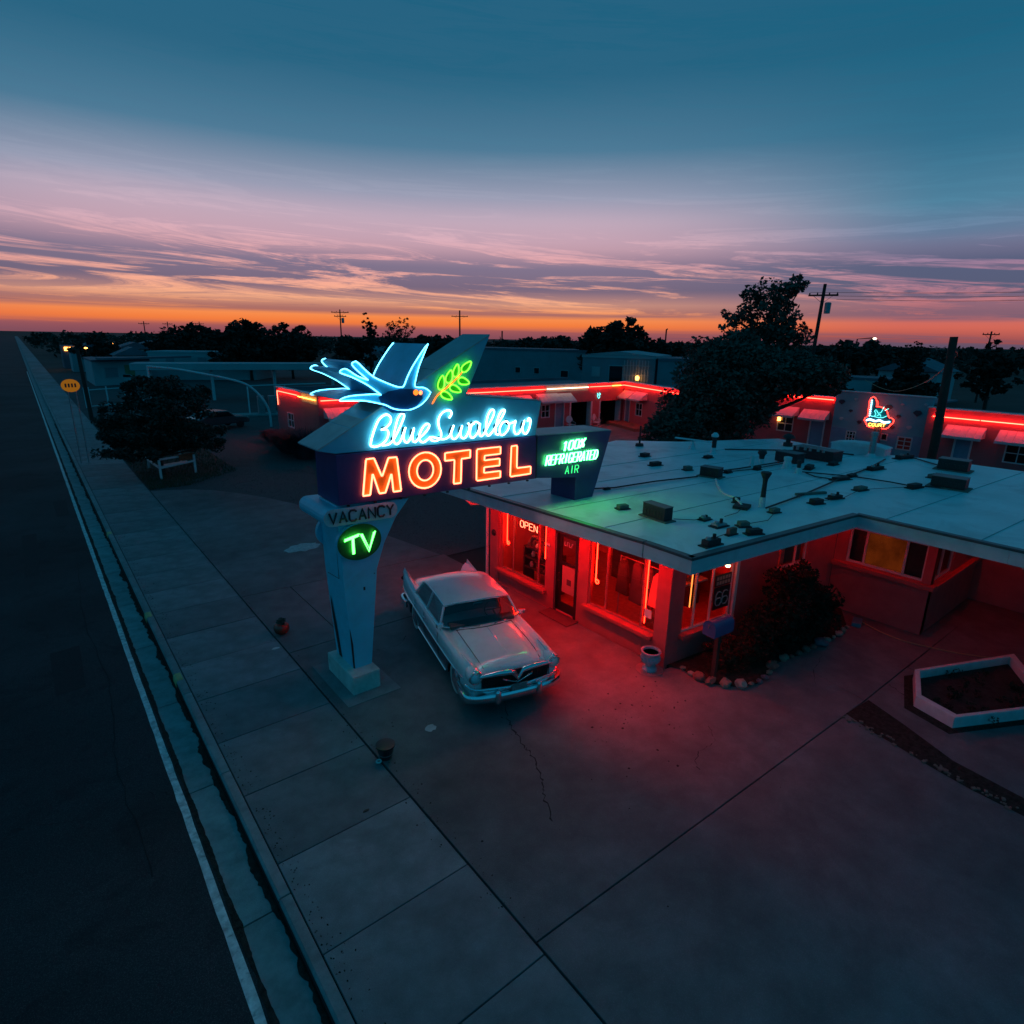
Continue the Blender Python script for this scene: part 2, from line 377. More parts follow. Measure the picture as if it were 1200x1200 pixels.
def thing(name, label, cat, loc=(0, 0, 0), rz=0, group=None):
    o = bpy.data.objects.new(name, None); COL.objects.link(o); o.location = loc; o.rotation_euler = (0, 0, rz)
    o.empty_display_size = .2; ROOT[o.name] = Vector(loc)
    return tag(o, label, cat, group)
def struct(o): o['kind'] = 'structure'; return o
def kids(o): return [c for c in ALLKIDS.get(o.name, [])]
def copy_tree(o, parent=None):
    c = o.copy(); COL.objects.link(c); ROOT[c.name] = ROOT[o.name]
    if parent is not None: c.parent = parent
    for ch in list(o.children): copy_tree(ch, c)
    return c
def smoothpath(pts, n=4, closed=False):
    P_ = [Vector(p) for p in pts]; k = len(P_); out = []
    for i in range(k if closed else k-1):
        g = lambda j: P_[j % k] if closed else P_[max(0, min(k-1, j))]
        p0, p1, p2, p3 = g(i-1), g(i), g(i+1), g(i+2)
        for q in range(n):
            t = q/n
            out.append(.5*((2*p1)+(-p0+p2)*t+(2*p0-5*p1+4*p2-p3)*t*t+(-p0+3*p1-3*p2+p3)*t**3))
    if not closed: out.append(P_[-1])
    return out
# single-stroke lettering, cells 0..0.6 wide, 0..1 high
GL = {'A': [[(0,0),(.3,1),(.6,0)],[(.1,.35),(.5,.35)]], 'C': [[(.6,.85),(.45,1),(.15,1),(0,.8),(0,.2),(.15,0),(.45,0),(.6,.15)]],
 'D': [[(0,0),(0,1),(.35,1),(.6,.75),(.6,.25),(.35,0),(0,0)]], 'E': [[(.6,0),(0,0),(0,1),(.6,1)],[(0,.52),(.48,.52)]], 'F': [[(0,0),(0,1),(.6,1)],[(0,.52),(.45,.52)]],
 'G': [[(.6,.85),(.45,1),(.15,1),(0,.8),(0,.2),(.15,0),(.45,0),(.6,.15),(.6,.45),(.35,.45)]], 'I': [[(.3,0),(.3,1)]], 'N': [[(0,0),(0,1),(.6,0),(.6,1)]],
 'O': [[(.15,0),(0,.2),(0,.8),(.15,1),(.45,1),(.6,.8),(.6,.2),(.45,0),(.15,0)]], 'P': [[(0,0),(0,1),(.45,1),(.6,.85),(.6,.62),(.45,.48),(0,.48)]],
 'R': [[(0,0),(0,1),(.45,1),(.6,.85),(.6,.62),(.45,.48),(0,.48)],[(.3,.48),(.6,0)]], 'T': [[(0,1),(.6,1)],[(.3,1),(.3,0)]], 'U': [[(0,1),(0,.2),(.15,0),(.45,0),(.6,.2),(.6,1)]],
 'V': [[(0,1),(.3,0),(.6,1)]], 'Y': [[(0,1),(.3,.5),(.6,1)],[(.3,.5),(.3,0)]], '0': [[(.15,0),(0,.2),(0,.8),(.15,1),(.45,1),(.6,.8),(.6,.2),(.45,0),(.15,0)]],
 '1': [[(.12,.8),(.3,1),(.3,0)]], '6': [[(.55,.9),(.4,1),(.15,1),(0,.8),(0,.2),(.15,0),(.45,0),(.6,.2),(.6,.4),(.45,.55),(.15,.55),(0,.4)]],
 '%': [[(0,0),(.6,1)],[(.05,.75),(.15,.95),(.25,.75),(.15,.58),(.05,.75)],[(.35,.25),(.45,.42),(.55,.25),(.45,.05),(.35,.25)]], 'M': [[(0,0),(0,1),(.3,.4),(.6,1),(.6,0)]], ' ': []}
def strokes(txt, org, ux, uy, h, adv=.82, shear=0.):
    """polylines of a line of lettering: org point, ux along, uy up (unit vectors), h letter height"""
    out = []; org = Vector(org); ux = Vector(ux); uy = Vector(uy); x = 0
    for ch in txt:
        for st in GL[ch]:
            out.append([org + ux*((x+px+py*shear)*h) + uy*(py*h) for px, py in st])
        x += adv
    return out
def strokes_fit(txt, org, end, uy, h, shear=0.):
    """spread a line of lettering between two points"""
    o = Vector(org); e = Vector(end); n = len(txt); tot = (e-o).length; ux = (e-o).normalized()
    cw = tot/(n-.27)           # cell advance
    s = cw*.73/.6
    out = []
    for i, ch in enumerate(txt):
        for st in GL[ch]:
            out.append([o + ux*(i*cw+px*s+py*shear*h) + Vector(uy)*(py*h) for px, py in st])
    return out
# ================================================================ the ground
RZ = -.14
def sheet(name, pts, z, m):
    mb = MB(); mb.add([(x, y, z) for x, y in pts], [tuple(range(len(pts)))]); return struct(mb.build(name, m, recalc=False))
sheet('ground', [(-3000, -600), (3500, -600), (3500, 4500), (-3000, 4500)], -.22, groundm)
sheet('road', [(-11, -60), (1.0, -60), (1.0, 900), (-11, 900)], RZ, asphalt)
# painted edge line, slightly uneven
def jag(y0, y1, step, x, amp, rev=False):
    p = []; y = y0
    while y <= y1: p.append((x + random.uniform(-amp, amp), y)); y += step
    return p[::-1] if rev else p
lp = jag(2, 140, .35, .84, .007); rp = jag(2, 140, .35, .945, .007, True)
eb = MB(); n_ = len(lp); eb.add([(x, y, RZ+.004) for x, y in lp] + [(x, y, RZ+.004) for x, y in rp[::-1]], [(i, n_+i, n_+i+1, i+1) for i in range(n_-1)])
struct(eb.build('edge_line', roadpaint))
# dirt that collects along the gutter
db = MB()
def dirtstrip(x0, side, z, wmin, wmax, y0, y1):
    y = y0; L_, R_ = [], []
    while y < y1:
        f = mnoise.noise(Vector((y*1.3, x0*7, 0)))*.5 + mnoise.noise(Vector((y*5.1, x0*3, 4)))*.35 + mnoise.noise(Vector((y*16, x0, 9)))*.2
        w = max(.004, wmin+(wmax-wmin)*(.5+f)); a = x0-w*side[0]; b = x0+w*side[1]
        L_.append((a, y, z)); R_.append((b, y, z)); y += .05
    k = len(L_); db.add(L_+R_, [(i, k+i, k+i+1, i+1) for i in range(k-1)])
dirtstrip(1.005, (.6, .6), RZ+.008, .01, .10, 3, 60); dirtstrip(1.476, (1, 0), RZ+.012, .0, .13, 3, 60)
tag(db.build('gutter_dirt', dirtm, recalc=False), kind='stuff')
gut = struct(MB().boxb(.99, 1.48, -6, 140, RZ-.1, RZ-.012).build('gutter', crackm))
kb = struct(MB().boxb(1.49, 1.64, -6, 140, RZ-.1, -.05).build('kerb', crackm))
def piece(name, mb, mat, parent, bev=0): return mb.build(name, mat, parent, bev=bev)
gs = None; ks = None
yk = -4.0
ky = [10.2, 13.0]
for i in range(26):
    y = -2.2 + 2.9*i
    if gs is None:
        gs = MB().boxb(1.03, 1.475, y+.012, y+2.888, RZ-.09, RZ+.005).build('gutter_slab', kerbm, gut)
        ks = MB().prism([(1.485, RZ-.08), (1.50, -.02), (1.53, 0.0), (1.655, 0.0), (1.655, RZ-.08)], 'y', y+.01, y+2.89).build('kerb_stone', kerbm, kb, bev=.012)
    else:
        for o, p in ((gs, gut), (ks, kb)):
            c = o.copy(); COL.objects.link(c); c.location.y = 2.9*i; ROOT[c.name] = ROOT[p.name]
far_g = MB().boxb(1.03, 1.475, -2.2+2.9*26, 900, RZ-.09, RZ+.003).build('gutter_slab', kerbm, gut)
far_k = MB().boxb(1.485, 1.655, -2.2+2.9*26, 900, RZ-.08, 0).build('kerb_stone', kerbm, kb)
for y in (12.9, 16.6, 24.9):
    m_ = MB(); m_.prism([(1.478, RZ+.0), (1.493, -.017), (1.528, .004), (1.63, .004), (1.63, -.05), (1.478, RZ-.02)], 'y', y, y+.33)
    m_.build('paint_patch', kerbpaint, kb)
# sidewalk of separate slabs
sw = struct(MB().boxb(1.66, 3.74, -6, 140, -.2, -.035).build('sidewalk', crackm))
s0 = None
for i in range(34):
    y = 8.65 - 1.6*5 + 1.6*i
    if s0 is None: s0 = MB().boxb(1.672, 3.728, y+.009, y+1.591, -.12, 0).build('paving_slab', slabm, sw, bev=.008)
    else:
        c = s0.copy(); COL.objects.link(c); c.location.y = 1.6*i; c.location.z = random.uniform(-.004, .003); ROOT[c.name] = ROOT[sw.name]
MB().boxb(1.672, 3.728, 8.65-8+1.6*34, 900, -.12, 0).build('paving_slab', slabm, sw)
# driveway: large poured panels between saw joints
dv = struct(MB().boxb(3.74, 34, -12, 16.3, -.2, -.05).build('driveway', crackm))
def panel(pts, m=drivem, z1=0.): return MB().prism(pts, 'z', -.12, z1).build('driveway_slab', m, dv, bev=.006)
g_ = .011
panel([(3.75+g_, -12), (14.6, -12), (14.6, 3.72-g_), (12.42, 3.74-g_), (3.75+g_, 4.02-g_)])
panel([(3.75+g_, 4.02+g_), (12.42, 3.74+g_), (13.0, 6.6), (10.14, 7.0), (10.14, 12.66-g_), (3.75+g_, 12.66-g_)])
panel([(3.75+g_, 12.66+g_), (5.08-g_, 12.66+g_), (5.08-g_, 16.42-g_), (3.75+g_, 16.5-g_)])
panel([(5.08+g_, 12.66+g_), (10.12, 12.66+g_), (10.12, 16.12-g_), (7.84, 16.27-g_), (5.08+g_, 16.42-g_)])
panel([(12.42+g_, 3.74+g_), (14.6+g_, 3.72+g_), (24, 3.6), (24, 6.2), (13.0+g_, 6.6)])
panel([(14.6+g_, -12), (34, -12), (34, 3.6), (14.6+g_, 3.7)])
# apron with the curved outer edge
ap = [(3.75+g_, 16.5+g_), (5.08, 16.42+g_), (7.84, 16.27+g_), (10.0, 16.14+g_), (9.7, 18.0), (9.4, 19.6), (8.85, 21.5), (8.66, 23.4), (8.3, 25.2), (7.75, 26.7), (7.0, 28.2), (6.2, 29.5), (5.3, 30.4), (4.4, 30.8), (3.75+g_, 31.1)]
panel(ap)
# dark gravel court
gr = MB(); gr.add([(x, y, -.03) for x, y in [(3.74, 16), (70, 16), (70, 130), (3.74, 130)]], [(0, 1, 2, 3)]); struct(gr.build('gravel_lot', gravelm, recalc=False))
pv = MB(); pv.boxb(16, 42.4, 16.3, 35.5, -.2, -.022); struct(pv.build('court_paving', drivem))
# loose stones over the near gravel
gs_ = MB()
for i in range(9000):
    x = random.uniform(4, 19); y = random.uniform(16.2, 44)
    lim = 3.75
    if y < 31:
        k = [q for q in ap[3:] if q[1] <= y]; lim = (k[-1][0] if k else 10)+.05
        if x < lim: continue
    r = random.uniform(.012, .04)
    a = random.uniform(0, 6.3); c_, s_ = math.cos(a)*r, math.sin(a)*r
    gs_.add([(x+c_, y+s_, -.03), (x-s_, y+c_, -.03), (x-c_, y-s_, -.03), (x+s_, y-c_, -.03), (x, y, -.03+r*.9)], [(0, 1, 4), (1, 2, 4), (2, 3, 4), (3, 0, 4)])
tag(gs_.build('loose_gravel', pm('gravel_stones', (.075, .078, .08), .9, var=.5, scale=14), recalc=False), kind='stuff')
# grass bed by the road under the small tree
bed = sheet('grass_bed', [(3.76, 31.3), (6.9, 33.2), (8.2, 36), (8.4, 44), (7, 58), (3.9, 60)], -.012, pm('bed_soil', (.03, .032, .022), .95, var=.5, scale=5, bump=.6, bscale=20))
gb = MB()
for i in range(9000):
    y = 31.3 + 26*random.random()**1.6; x = random.uniform(3.8, 8.2)
    if y < 36 and x > 3.9 + (y-31.3)*1.25 + 1.6: continue
    h = random.uniform(.05, .16); a = random.uniform(0, 6.3); w = .014
    gb.add([(x-w*math.cos(a), y-w*math.sin(a), -.012), (x+w*math.cos(a), y+w*math.sin(a), -.012), (x+random.uniform(-.06, .06), y+random.uniform(-.06, .06), h)], [(0, 1, 2)])
tag(gb.build('grass', grassm, recalc=False), kind='stuff')
# cracks, oil spots and patches on the driveway
ck = MB()
def crack(pts, w=.012):
    path = smoothpath([(x, y, .003) for x, y in pts], 8)
    a = []; b = []
    for i, p in enumerate(path):
        j = .035; x = p.x + random.uniform(-j, j); y = p.y + random.uniform(-j, j); ww = w*random.uniform(.4, 1.3)
        a.append((x-ww, y, .003)); b.append((x+ww, y+random.uniform(-.01, .01), .003))
    k = len(a); ck.add(a+b, [(i, k+i, k+i+1, i+1) for i in range(k-1)])
crack([(6.15, 7.6), (6.08, 7.3), (5.95, 6.9), (5.9, 6.6), (5.72, 6.2), (5.45, 5.8), (5.2, 5.3)], .014)
crack([(6.9, 9), (6.4, 8.0), (6.15, 7.6)], .008)
crack([(5.3, 11.6), (5.9, 11.5), (6.3, 11.8)], .009)
crack([(7.9, 4.6), (8.3, 4.9), (8.7, 4.85), (9.1, 5.2)], .007)
crack([(12.1, 4.6), (12.9, 5.0), (13.6, 5.1)], .006)
crack([(13.5, 3.7), (13.2, 3.2), (12.7, 2.9)], .010)
cr = ck.build('driveway_cracks', crackm, recalc=False); tag(cr, kind='stuff')
sp = MB()
for i in range(90):
    x = random.gauss(8.4, .8); y = random.gauss(6.3, .7); r = random.uniform(.006, .026)
    if i > 60: x = random.uniform(4, 12); y = random.uniform(3, 12); r = random.uniform(.005, .02)
    if x > 9.6: continue
    k = 7; sp.add([(x+r*math.cos(q*6.283/k)*random.uniform(.7, 1.4), y+r*math.sin(q*6.283/k), .0035) for q in range(k)], [tuple(range(k))])
tag(sp.build('oil_spots', crackm, recalc=False), kind='stuff')
def blob(name, x, y, rx, ry, m, label, cat, z=.004, h=0, k=22):
    p = [(x+rx*math.cos(i*6.283/k)*random.uniform(.75, 1.15), y+ry*math.sin(i*6.283/k)*random.uniform(.75, 1.15)) for i in range(k)]
    mb = MB(); mb.prism(p, 'z', .0, z); o = mb.build(name, m, loc=(x, y, 0)); return tag(o, label, cat)
blob('cement_patch', 6.6, 19.5, .62, .42, pm('cement_patch', (.42, .43, .42), .9, var=.3, scale=8), 'pale ragged cement patch on the driveway beyond the sign column', 'patch', .006)
blob('drain_cap', 4.9, 8.35, .12, .10, pm('drain_cap', (.42, .42, .41), .8, var=.2), 'small round pale cap set in the driveway by the sign base', 'cap', .006, k=16)
blob('litter_scrap', 3.58, 13.05, .09, .05, paper, 'small white scrap lying on the sidewalk near the red pot', 'litter', .012, k=9)
blob('litter_scrap', 3.05, 7.2, .05, .02, darkw, 'small dark twig lying on the nearest sidewalk slab', 'litter', .015, k=7)
# bare dirt wedge in the driveway
dw_ = MB(); dw_.add([(12.5, 3.70, .004), (11.63, 3.78, .004), (11.42, 3.2, .005), (11.33, 2.7, .004), (11.2, 2.2, .005), (11.1, 1.6, .004), (11.05, .6, .004), (11.5, .6, .004), (11.7, 2.0, .004), (12.15, 2.9, .005)], [tuple(range(10))])
struct(dw_.build('dirt_wedge', dirtm, recalc=False))
pb = MB()
for i in range(70):
    t = random.random(); x = 11.52 - .42*t + random.uniform(-.1, .10); y = 3.75 - 3*t; r = random.uniform(.01, .035)
    pb.box((x, y, .006+r*.3), (r*2, r*1.5, r), random.uniform(0, 3))
tag(pb.build('dirt_crumbs', blockm), kind='stuff')

rt_ = random.Random(4)
# patched strips and cracks in the asphalt
ap_ = MB()
for x, y, w, l in ((-.5, 14, .5, 2.2), (-.9, 22, .35, 5), (.2, 29, .4, 3)):
    ap_.quad((x, y, RZ+.003), (x+w, y+.05, RZ+.003), (x+w+.04, y+l, RZ+.003), (x-.03, y+l-.05, RZ+.003))
struct(ap_.build('road_patch', pm('asphalt_patch', (.028, .029, .031), .9, var=.3, scale=40, bump=.4, bscale=160, spec=.2)))
ac_ = MB()
def rcrack(pts, w=.012):
    path = smoothpath([(x, y, RZ+.0055) for x, y in pts], 8); a = []; b = []
    for p in path:
        x = p.x+rt_.uniform(-.03, .03); y = p.y+rt_.uniform(-.03, .03); ww = w*rt_.uniform(.4, 1.3); a.append((x-ww, y, p.z)); b.append((x+ww, y, p.z))
    k = len(a); ac_.add(a+b, [(i, k+i, k+i+1, i+1) for i in range(k-1)])
rcrack([(.8, 9.6), (.3, 9.9), (-.3, 9.8), (-1.2, 10.2)]); rcrack([(.8, 12.1), (.2, 12.3), (-.6, 12.2), (-1.6, 12.7)]); rcrack([(.3, 8), (.2, 11), (.4, 14), (.25, 18), (.5, 24)], .010); rcrack([(.8, 17.5), (.0, 17.7), (-1, 17.6)])
tag(ac_.build('road_cracks', crackm, recalc=False), kind='stuff')
# grit and dead leaves scattered by the kerb and joints
gt_ = MB()
for i in range(900):
    if i < 500: x = 1.70+abs(rt_.gauss(0, .12)); y = rt_.uniform(4, 26)
    else: x = 3.75+rt_.gauss(0, .10); y = rt_.uniform(4, 30)
    r = rt_.uniform(.006, .02); a = rt_.uniform(0, 6.3); c_, s_ = math.cos(a)*r, math.sin(a)*r
    gt_.add([(x+c_, y+s_, .004), (x-s_*.6, y+c_*.6, .006+r*.5), (x-c_, y-s_, .004), (x+s_*.6, y-c_*.6, .006)], [(0, 1, 2, 3)])
tag(gt_.build('kerb_grit', dirtm, recalc=False), kind='stuff')
# traced outlines of the lettering and emblem, in metres (x, z)
SCRIPT=[[(4.898,5.025),(4.921,5.136),(4.993,5.323),(5.086,5.492),(5.198,5.574),(5.287,5.575),(5.342,5.507),(5.316,5.411),(5.219,5.334),(5.133,5.308),(5.239,5.307),(5.279,5.225),(5.223,5.099),(5.108,5.021),(4.984,4.997),(4.898,5.025)],[(5.133,5.009),(5.288,5.021),(5.401,5.126),(5.519,5.315),(5.611,5.489),(5.621,5.561),(5.57,5.583),(5.493,5.497),(5.428,5.322),(5.384,5.161),(5.391,5.051),(5.451,5.006),(5.527,5.059),(5.6,5.209),(5.649,5.315),(5.606,5.175),(5.613,5.058),(5.683,5.018),(5.774,5.138),(5.836,5.284),(5.793,5.143),(5.801,5.041),(5.858,5.009),(5.925,5.071),(6.044,5.142),(6.152,5.25),(6.178,5.316),(6.123,5.347),(6.028,5.279),(5.955,5.156),(5.951,5.044),(6.027,4.986),(6.127,5.029),(6.199,5.081)],[(6.647,5.428),(6.706,5.5),(6.69,5.563),(6.608,5.585),(6.478,5.535),(6.395,5.41),(6.404,5.265),(6.454,5.15),(6.44,5.04),(6.337,4.989),(6.218,5.017),(6.235,5.071),(6.331,5.049),(6.5,5.006),(6.633,5.044),(6.709,5.154),(6.761,5.273),(6.697,5.13),(6.716,5.016),(6.8,4.994),(6.902,5.093),(6.972,5.251),(6.928,5.112),(6.953,5.003),(7.034,4.988),(7.122,5.096),(7.153,5.245),(7.118,5.29),(7.17,5.243),(7.275,5.272)],[(7.408,5.255),(7.319,5.304),(7.209,5.24),(7.165,5.1),(7.187,4.99),(7.275,4.986),(7.381,5.101),(7.426,5.261),(7.404,5.088),(7.435,4.998),(7.507,5.014),(7.633,5.18),(7.778,5.412),(7.786,5.514),(7.712,5.525),(7.623,5.393),(7.579,5.177),(7.589,5.036),(7.662,4.986),(7.808,5.115),(7.992,5.332),(8.084,5.481),(8.046,5.513),(7.953,5.445),(7.863,5.23),(7.842,5.046),(7.894,4.982),(7.959,5.014)],[(8.145,5.262),(8.027,5.233),(7.953,5.111),(7.978,4.982),(8.073,4.974),(8.186,5.078),(8.208,5.197),(8.145,5.262),(8.213,5.205),(8.348,5.225),(8.396,5.245),(8.355,5.1),(8.388,4.971),(8.486,4.963),(8.597,5.093),(8.653,5.242),(8.602,5.092),(8.636,4.966),(8.717,4.944),(8.804,5.077),(8.829,5.238),(8.772,5.28),(8.739,5.213)]]
MOTEL=[[(4.683,4.088),(4.781,4.783),(4.944,4.785),(5.093,4.408),(5.243,4.759),(5.422,4.757),(5.492,4.076),(5.323,4.079),(5.295,4.45),(5.15,4.087),(5.023,4.089),(4.901,4.499),(4.83,4.087)],[(6.524,4.722),(7.155,4.727),(7.15,4.562),(6.928,4.56),(6.91,4.042),(6.729,4.048),(6.756,4.557),(6.521,4.561)],[(7.324,4.721),(7.963,4.715),(7.961,4.559),(7.532,4.562),(7.523,4.458),(7.943,4.454),(7.94,4.3),(7.519,4.307),(7.515,4.182),(7.966,4.173),(7.963,4.025),(7.315,4.033)],[(8.271,4.697),(8.434,4.697),(8.436,4.179),(8.854,4.17),(8.849,4.001),(8.246,4.005)]]
OOUT=[(6.423,4.404),(6.415,4.487),(6.388,4.566),(6.344,4.638),(6.285,4.698),(6.214,4.743),(6.136,4.772),(6.053,4.784),(5.971,4.777),(5.893,4.753),(5.823,4.712),(5.763,4.657),(5.718,4.591),(5.689,4.517),(5.677,4.437),(5.683,4.357),(5.707,4.279),(5.748,4.208),(5.804,4.147),(5.872,4.099),(5.95,4.067),(6.033,4.052),(6.117,4.056),(6.198,4.079),(6.272,4.119),(6.334,4.175),(6.382,4.243),(6.412,4.321)]
OIN=[(6.239,4.411),(6.236,4.459),(6.222,4.505),(6.2,4.546),(6.171,4.58),(6.135,4.607),(6.095,4.624),(6.053,4.63),(6.011,4.627),(5.97,4.613),(5.934,4.589),(5.903,4.558),(5.88,4.519),(5.865,4.476),(5.858,4.429),(5.862,4.383),(5.874,4.338),(5.895,4.297),(5.924,4.261),(5.959,4.234),(5.999,4.216),(6.041,4.209),(6.084,4.211),(6.125,4.225),(6.162,4.248),(6.194,4.281),(6.218,4.32),(6.233,4.364)]
BIRD=[(6.142,5.974),(6.061,6.037),(5.968,6.072),(5.878,6.075),(5.799,6.105),(5.828,6.253),(5.898,6.463),(5.996,6.66),(6.107,6.877),(6.037,6.812),(5.896,6.643),(5.751,6.452),(5.647,6.284),(5.579,6.14),(5.538,6.094),(5.438,6.1),(5.295,6.146),(5.111,6.221),(4.968,6.287),(4.863,6.364),(4.762,6.456),(4.682,6.534),(4.628,6.57),(4.557,6.539),(4.578,6.481),(4.693,6.371),(4.85,6.241),(4.648,6.314),(4.455,6.436),(4.37,6.434),(4.323,6.394),(4.362,6.365),(4.549,6.297),(4.789,6.178),(4.942,6.078),(5.088,5.969),(4.981,5.987),(4.771,5.985),(4.523,5.976),(4.376,5.951),(4.288,5.913),(4.317,5.898),(4.517,5.892),(4.765,5.877),(5.017,5.821),(5.172,5.779),(5.321,5.707),(5.506,5.668),(5.704,5.668),(5.909,5.741),(6.056,5.854)]
STEM=[(6.274,5.762),(6.38,5.906),(6.555,6.019),(6.733,6.141),(6.922,6.29),(6.967,6.344)]
LEAVES=[[(6.503,6.275),(6.478,6.265),(6.447,6.231),(6.414,6.18),(6.389,6.121),(6.383,6.064),(6.401,6.021),(6.439,6.0),(6.483,6.006),(6.52,6.039),(6.54,6.094),(6.543,6.157),(6.535,6.216),(6.521,6.258)],[(6.702,6.377),(6.677,6.369),(6.643,6.34),(6.605,6.295),(6.575,6.243),(6.565,6.191),(6.58,6.15),(6.617,6.127),(6.662,6.129),(6.701,6.157),(6.726,6.205),(6.734,6.264),(6.73,6.319),(6.719,6.359)],[(6.858,6.488),(6.835,6.479),(6.806,6.449),(6.774,6.403),(6.749,6.35),(6.742,6.299),(6.757,6.26),(6.791,6.241),(6.831,6.246),(6.865,6.275),(6.885,6.324),(6.89,6.381),(6.885,6.434),(6.874,6.472)],[(7.182,6.537),(7.154,6.54),(7.106,6.527),(7.045,6.5),(6.988,6.464),(6.95,6.421),(6.941,6.378),(6.962,6.345),(7.006,6.33),(7.058,6.34),(7.108,6.374),(7.148,6.424),(7.176,6.475),(7.189,6.515)],[(7.137,6.108),(7.131,6.131),(7.101,6.162),(7.055,6.195),(6.999,6.222),(6.943,6.232),(6.897,6.218),(6.869,6.187),(6.868,6.148),(6.895,6.113),(6.945,6.091),(7.009,6.083),(7.07,6.085),(7.115,6.094)],[(6.932,5.947),(6.928,5.969),(6.901,6.002),(6.857,6.041),(6.803,6.074),(6.746,6.091),(6.697,6.085),(6.666,6.059),(6.66,6.022),(6.684,5.985),(6.734,5.957),(6.798,5.941),(6.861,5.934),(6.909,5.936)],[(6.717,5.807),(6.716,5.83),(6.692,5.865),(6.651,5.908),(6.6,5.946),(6.545,5.967),(6.495,5.966),(6.461,5.943),(6.452,5.907),(6.472,5.868),(6.52,5.836),(6.582,5.813),(6.645,5.801),(6.693,5.798)]]
EYE=[(5.924,5.972)]
FIELD=[(3.895,5.012),(4.875,5.569),(6.17,6.241),(7.706,7.063),(7.095,5.847),(9.181,5.642),(9.03,4.861),(4.222,4.932)]
BAND=[(4.221,4.924),(9.03,4.851),(9.081,3.846),(4.212,3.955)]
AIRBOX=[(9.059,4.849),(11.621,4.775),(11.253,3.597),(9.081,3.846)]
TXT={'t100':[(9.902,4.467),(10.703,4.688)],'ref':[(9.321,4.208),(11.161,4.321)],'ref2':[(9.379,4.417),(11.118,4.083)],'air':[(10.02,3.895),(10.482,4.002)],'vac':[(3.918,3.775),(3.945,3.932),(5.233,3.908),(5.206,3.704)],'tv':[(4.25,3.293),(4.271,3.358),(4.578,3.263),(4.402,2.967),(4.599,3.329),(4.757,2.945),(4.922,3.32)]}
COURT={'out':[(15.707,2.61),(15.739,3.095),(15.762,3.524),(15.707,3.716),(15.582,3.794),(15.442,3.712),(15.381,3.504),(15.36,3.239),(15.125,3.248),(14.862,3.154),(14.714,3.01),(14.613,2.781),(14.542,2.656),(14.38,2.634),(14.265,2.528),(14.289,2.392),(14.409,2.245),(14.479,2.09),(14.61,1.993),(14.956,1.991),(15.459,1.984),(15.648,2.043),(15.743,2.224),(15.872,2.374),(15.842,2.5)],'dome':[(15.549,2.654),(15.371,2.646),(15.062,2.599),(14.819,2.626),(14.621,2.754)],'z1':[(15.296,3.085),(15.381,2.996),(15.275,2.818),(15.321,2.652)],'z2':[(15.262,3.034),(15.132,2.86),(14.995,2.928),(14.926,3.095)],'z3':[(15.183,2.72),(15.026,2.818),(14.966,2.69)],'r1':[(14.93,3.121),(14.865,3.313)],'r2':[(14.798,3.068),(14.593,3.22)],'white':[(15.758,2.386),(15.542,2.465),(15.226,2.392),(14.99,2.473),(14.725,2.369),(14.394,2.433)],'pil':[(15.639,3.615),(15.614,3.322),(15.609,3.0),(15.616,2.674)],'txt':[(15.581,2.024),(14.623,2.072),(15.613,2.212)],'domep':[(15.538,2.661),(15.503,2.902),(15.354,3.132),(15.116,3.196),(14.906,3.123),(14.758,2.979),(14.647,2.764),(14.821,2.639),(15.064,2.612),(15.373,2.66)],'post':[(15.258,1.845),(14.831,1.844),(15.221,1.192)]}
# ================================================================ the big neon sign
sign = thing('motel_sign', 'tall blue arrow shaped motel sign with glowing neon lettering on a pale blue column', 'sign', (4.55, 10.8, 0))
FY, BKY = 10.35, 11.32
def y2(pts, y): return [(x, y, z) for x, z in pts]
pl = MB().boxb(4.20, 4.80, 10.17, 11.45, 0, .42)
pl.build('plinth', plinthm, sign, bev=.02)
pad = MB().boxb(3.95, 5.1, 9.85, 11.75, -.03, .012); pad.build('footing', slabm, sign)
# column, flaring towards the cabinet
cf = [(4.36, .42), (4.76, .42), (4.98, 2.5), (5.16, 3.0), (5.44, 3.5), (5.75, 3.845), (4.22, 3.93), (4.22, 3.6), (4.24, 2.5)]
cb_ = MB().prism(cf, 'y', 10.45, 11.32)
column = cb_.build('column', colblue, sign, bev=.012)
# rust streaks and seam lines
rb = MB()
rb.add([(4.345, 10.447, .46), (4.385, 10.447, .43), (4.372, 10.447, 1.0), (4.325, 10.447, 1.35), (4.318, 10.447, 1.33), (4.33, 10.447, .9)], [tuple(range(6))])
rb.build('rust_streak', rustm, sign); rb = MB()
rb.add([(4.357, 11.02, .43), (4.357, 11.18, .43), (4.298, 11.24, 1.3), (4.277, 11.24, 1.65), (4.262, 11.19, 1.85), (4.300, 11.08, 1.2)], [tuple(range(6))])
rb.build('rust_streak', rustm, sign)
MB().boxb(4.66, 4.70, 10.444, 10.449, 2.10, 2.17).build('rust_spot', rustm, sign); MB().boxb(4.90, 4.92, 10.444, 10.449, 2.40, 2.42).build('rust_spot', rustm, sign)
sm = MB(); sm.tube([(4.231, 10.62, 3.5), (4.238, 10.62, 2.4), (4.247, 11.18, 2.35)], .006, 4); sm.build('access_seam', rustm, sign)
# cabinet
fb = MB().prism(FIELD, 'y', FY, BKY); fb.cur = 0
field = fb.build('arrow_cabinet', signblue, sign, bev=.01)
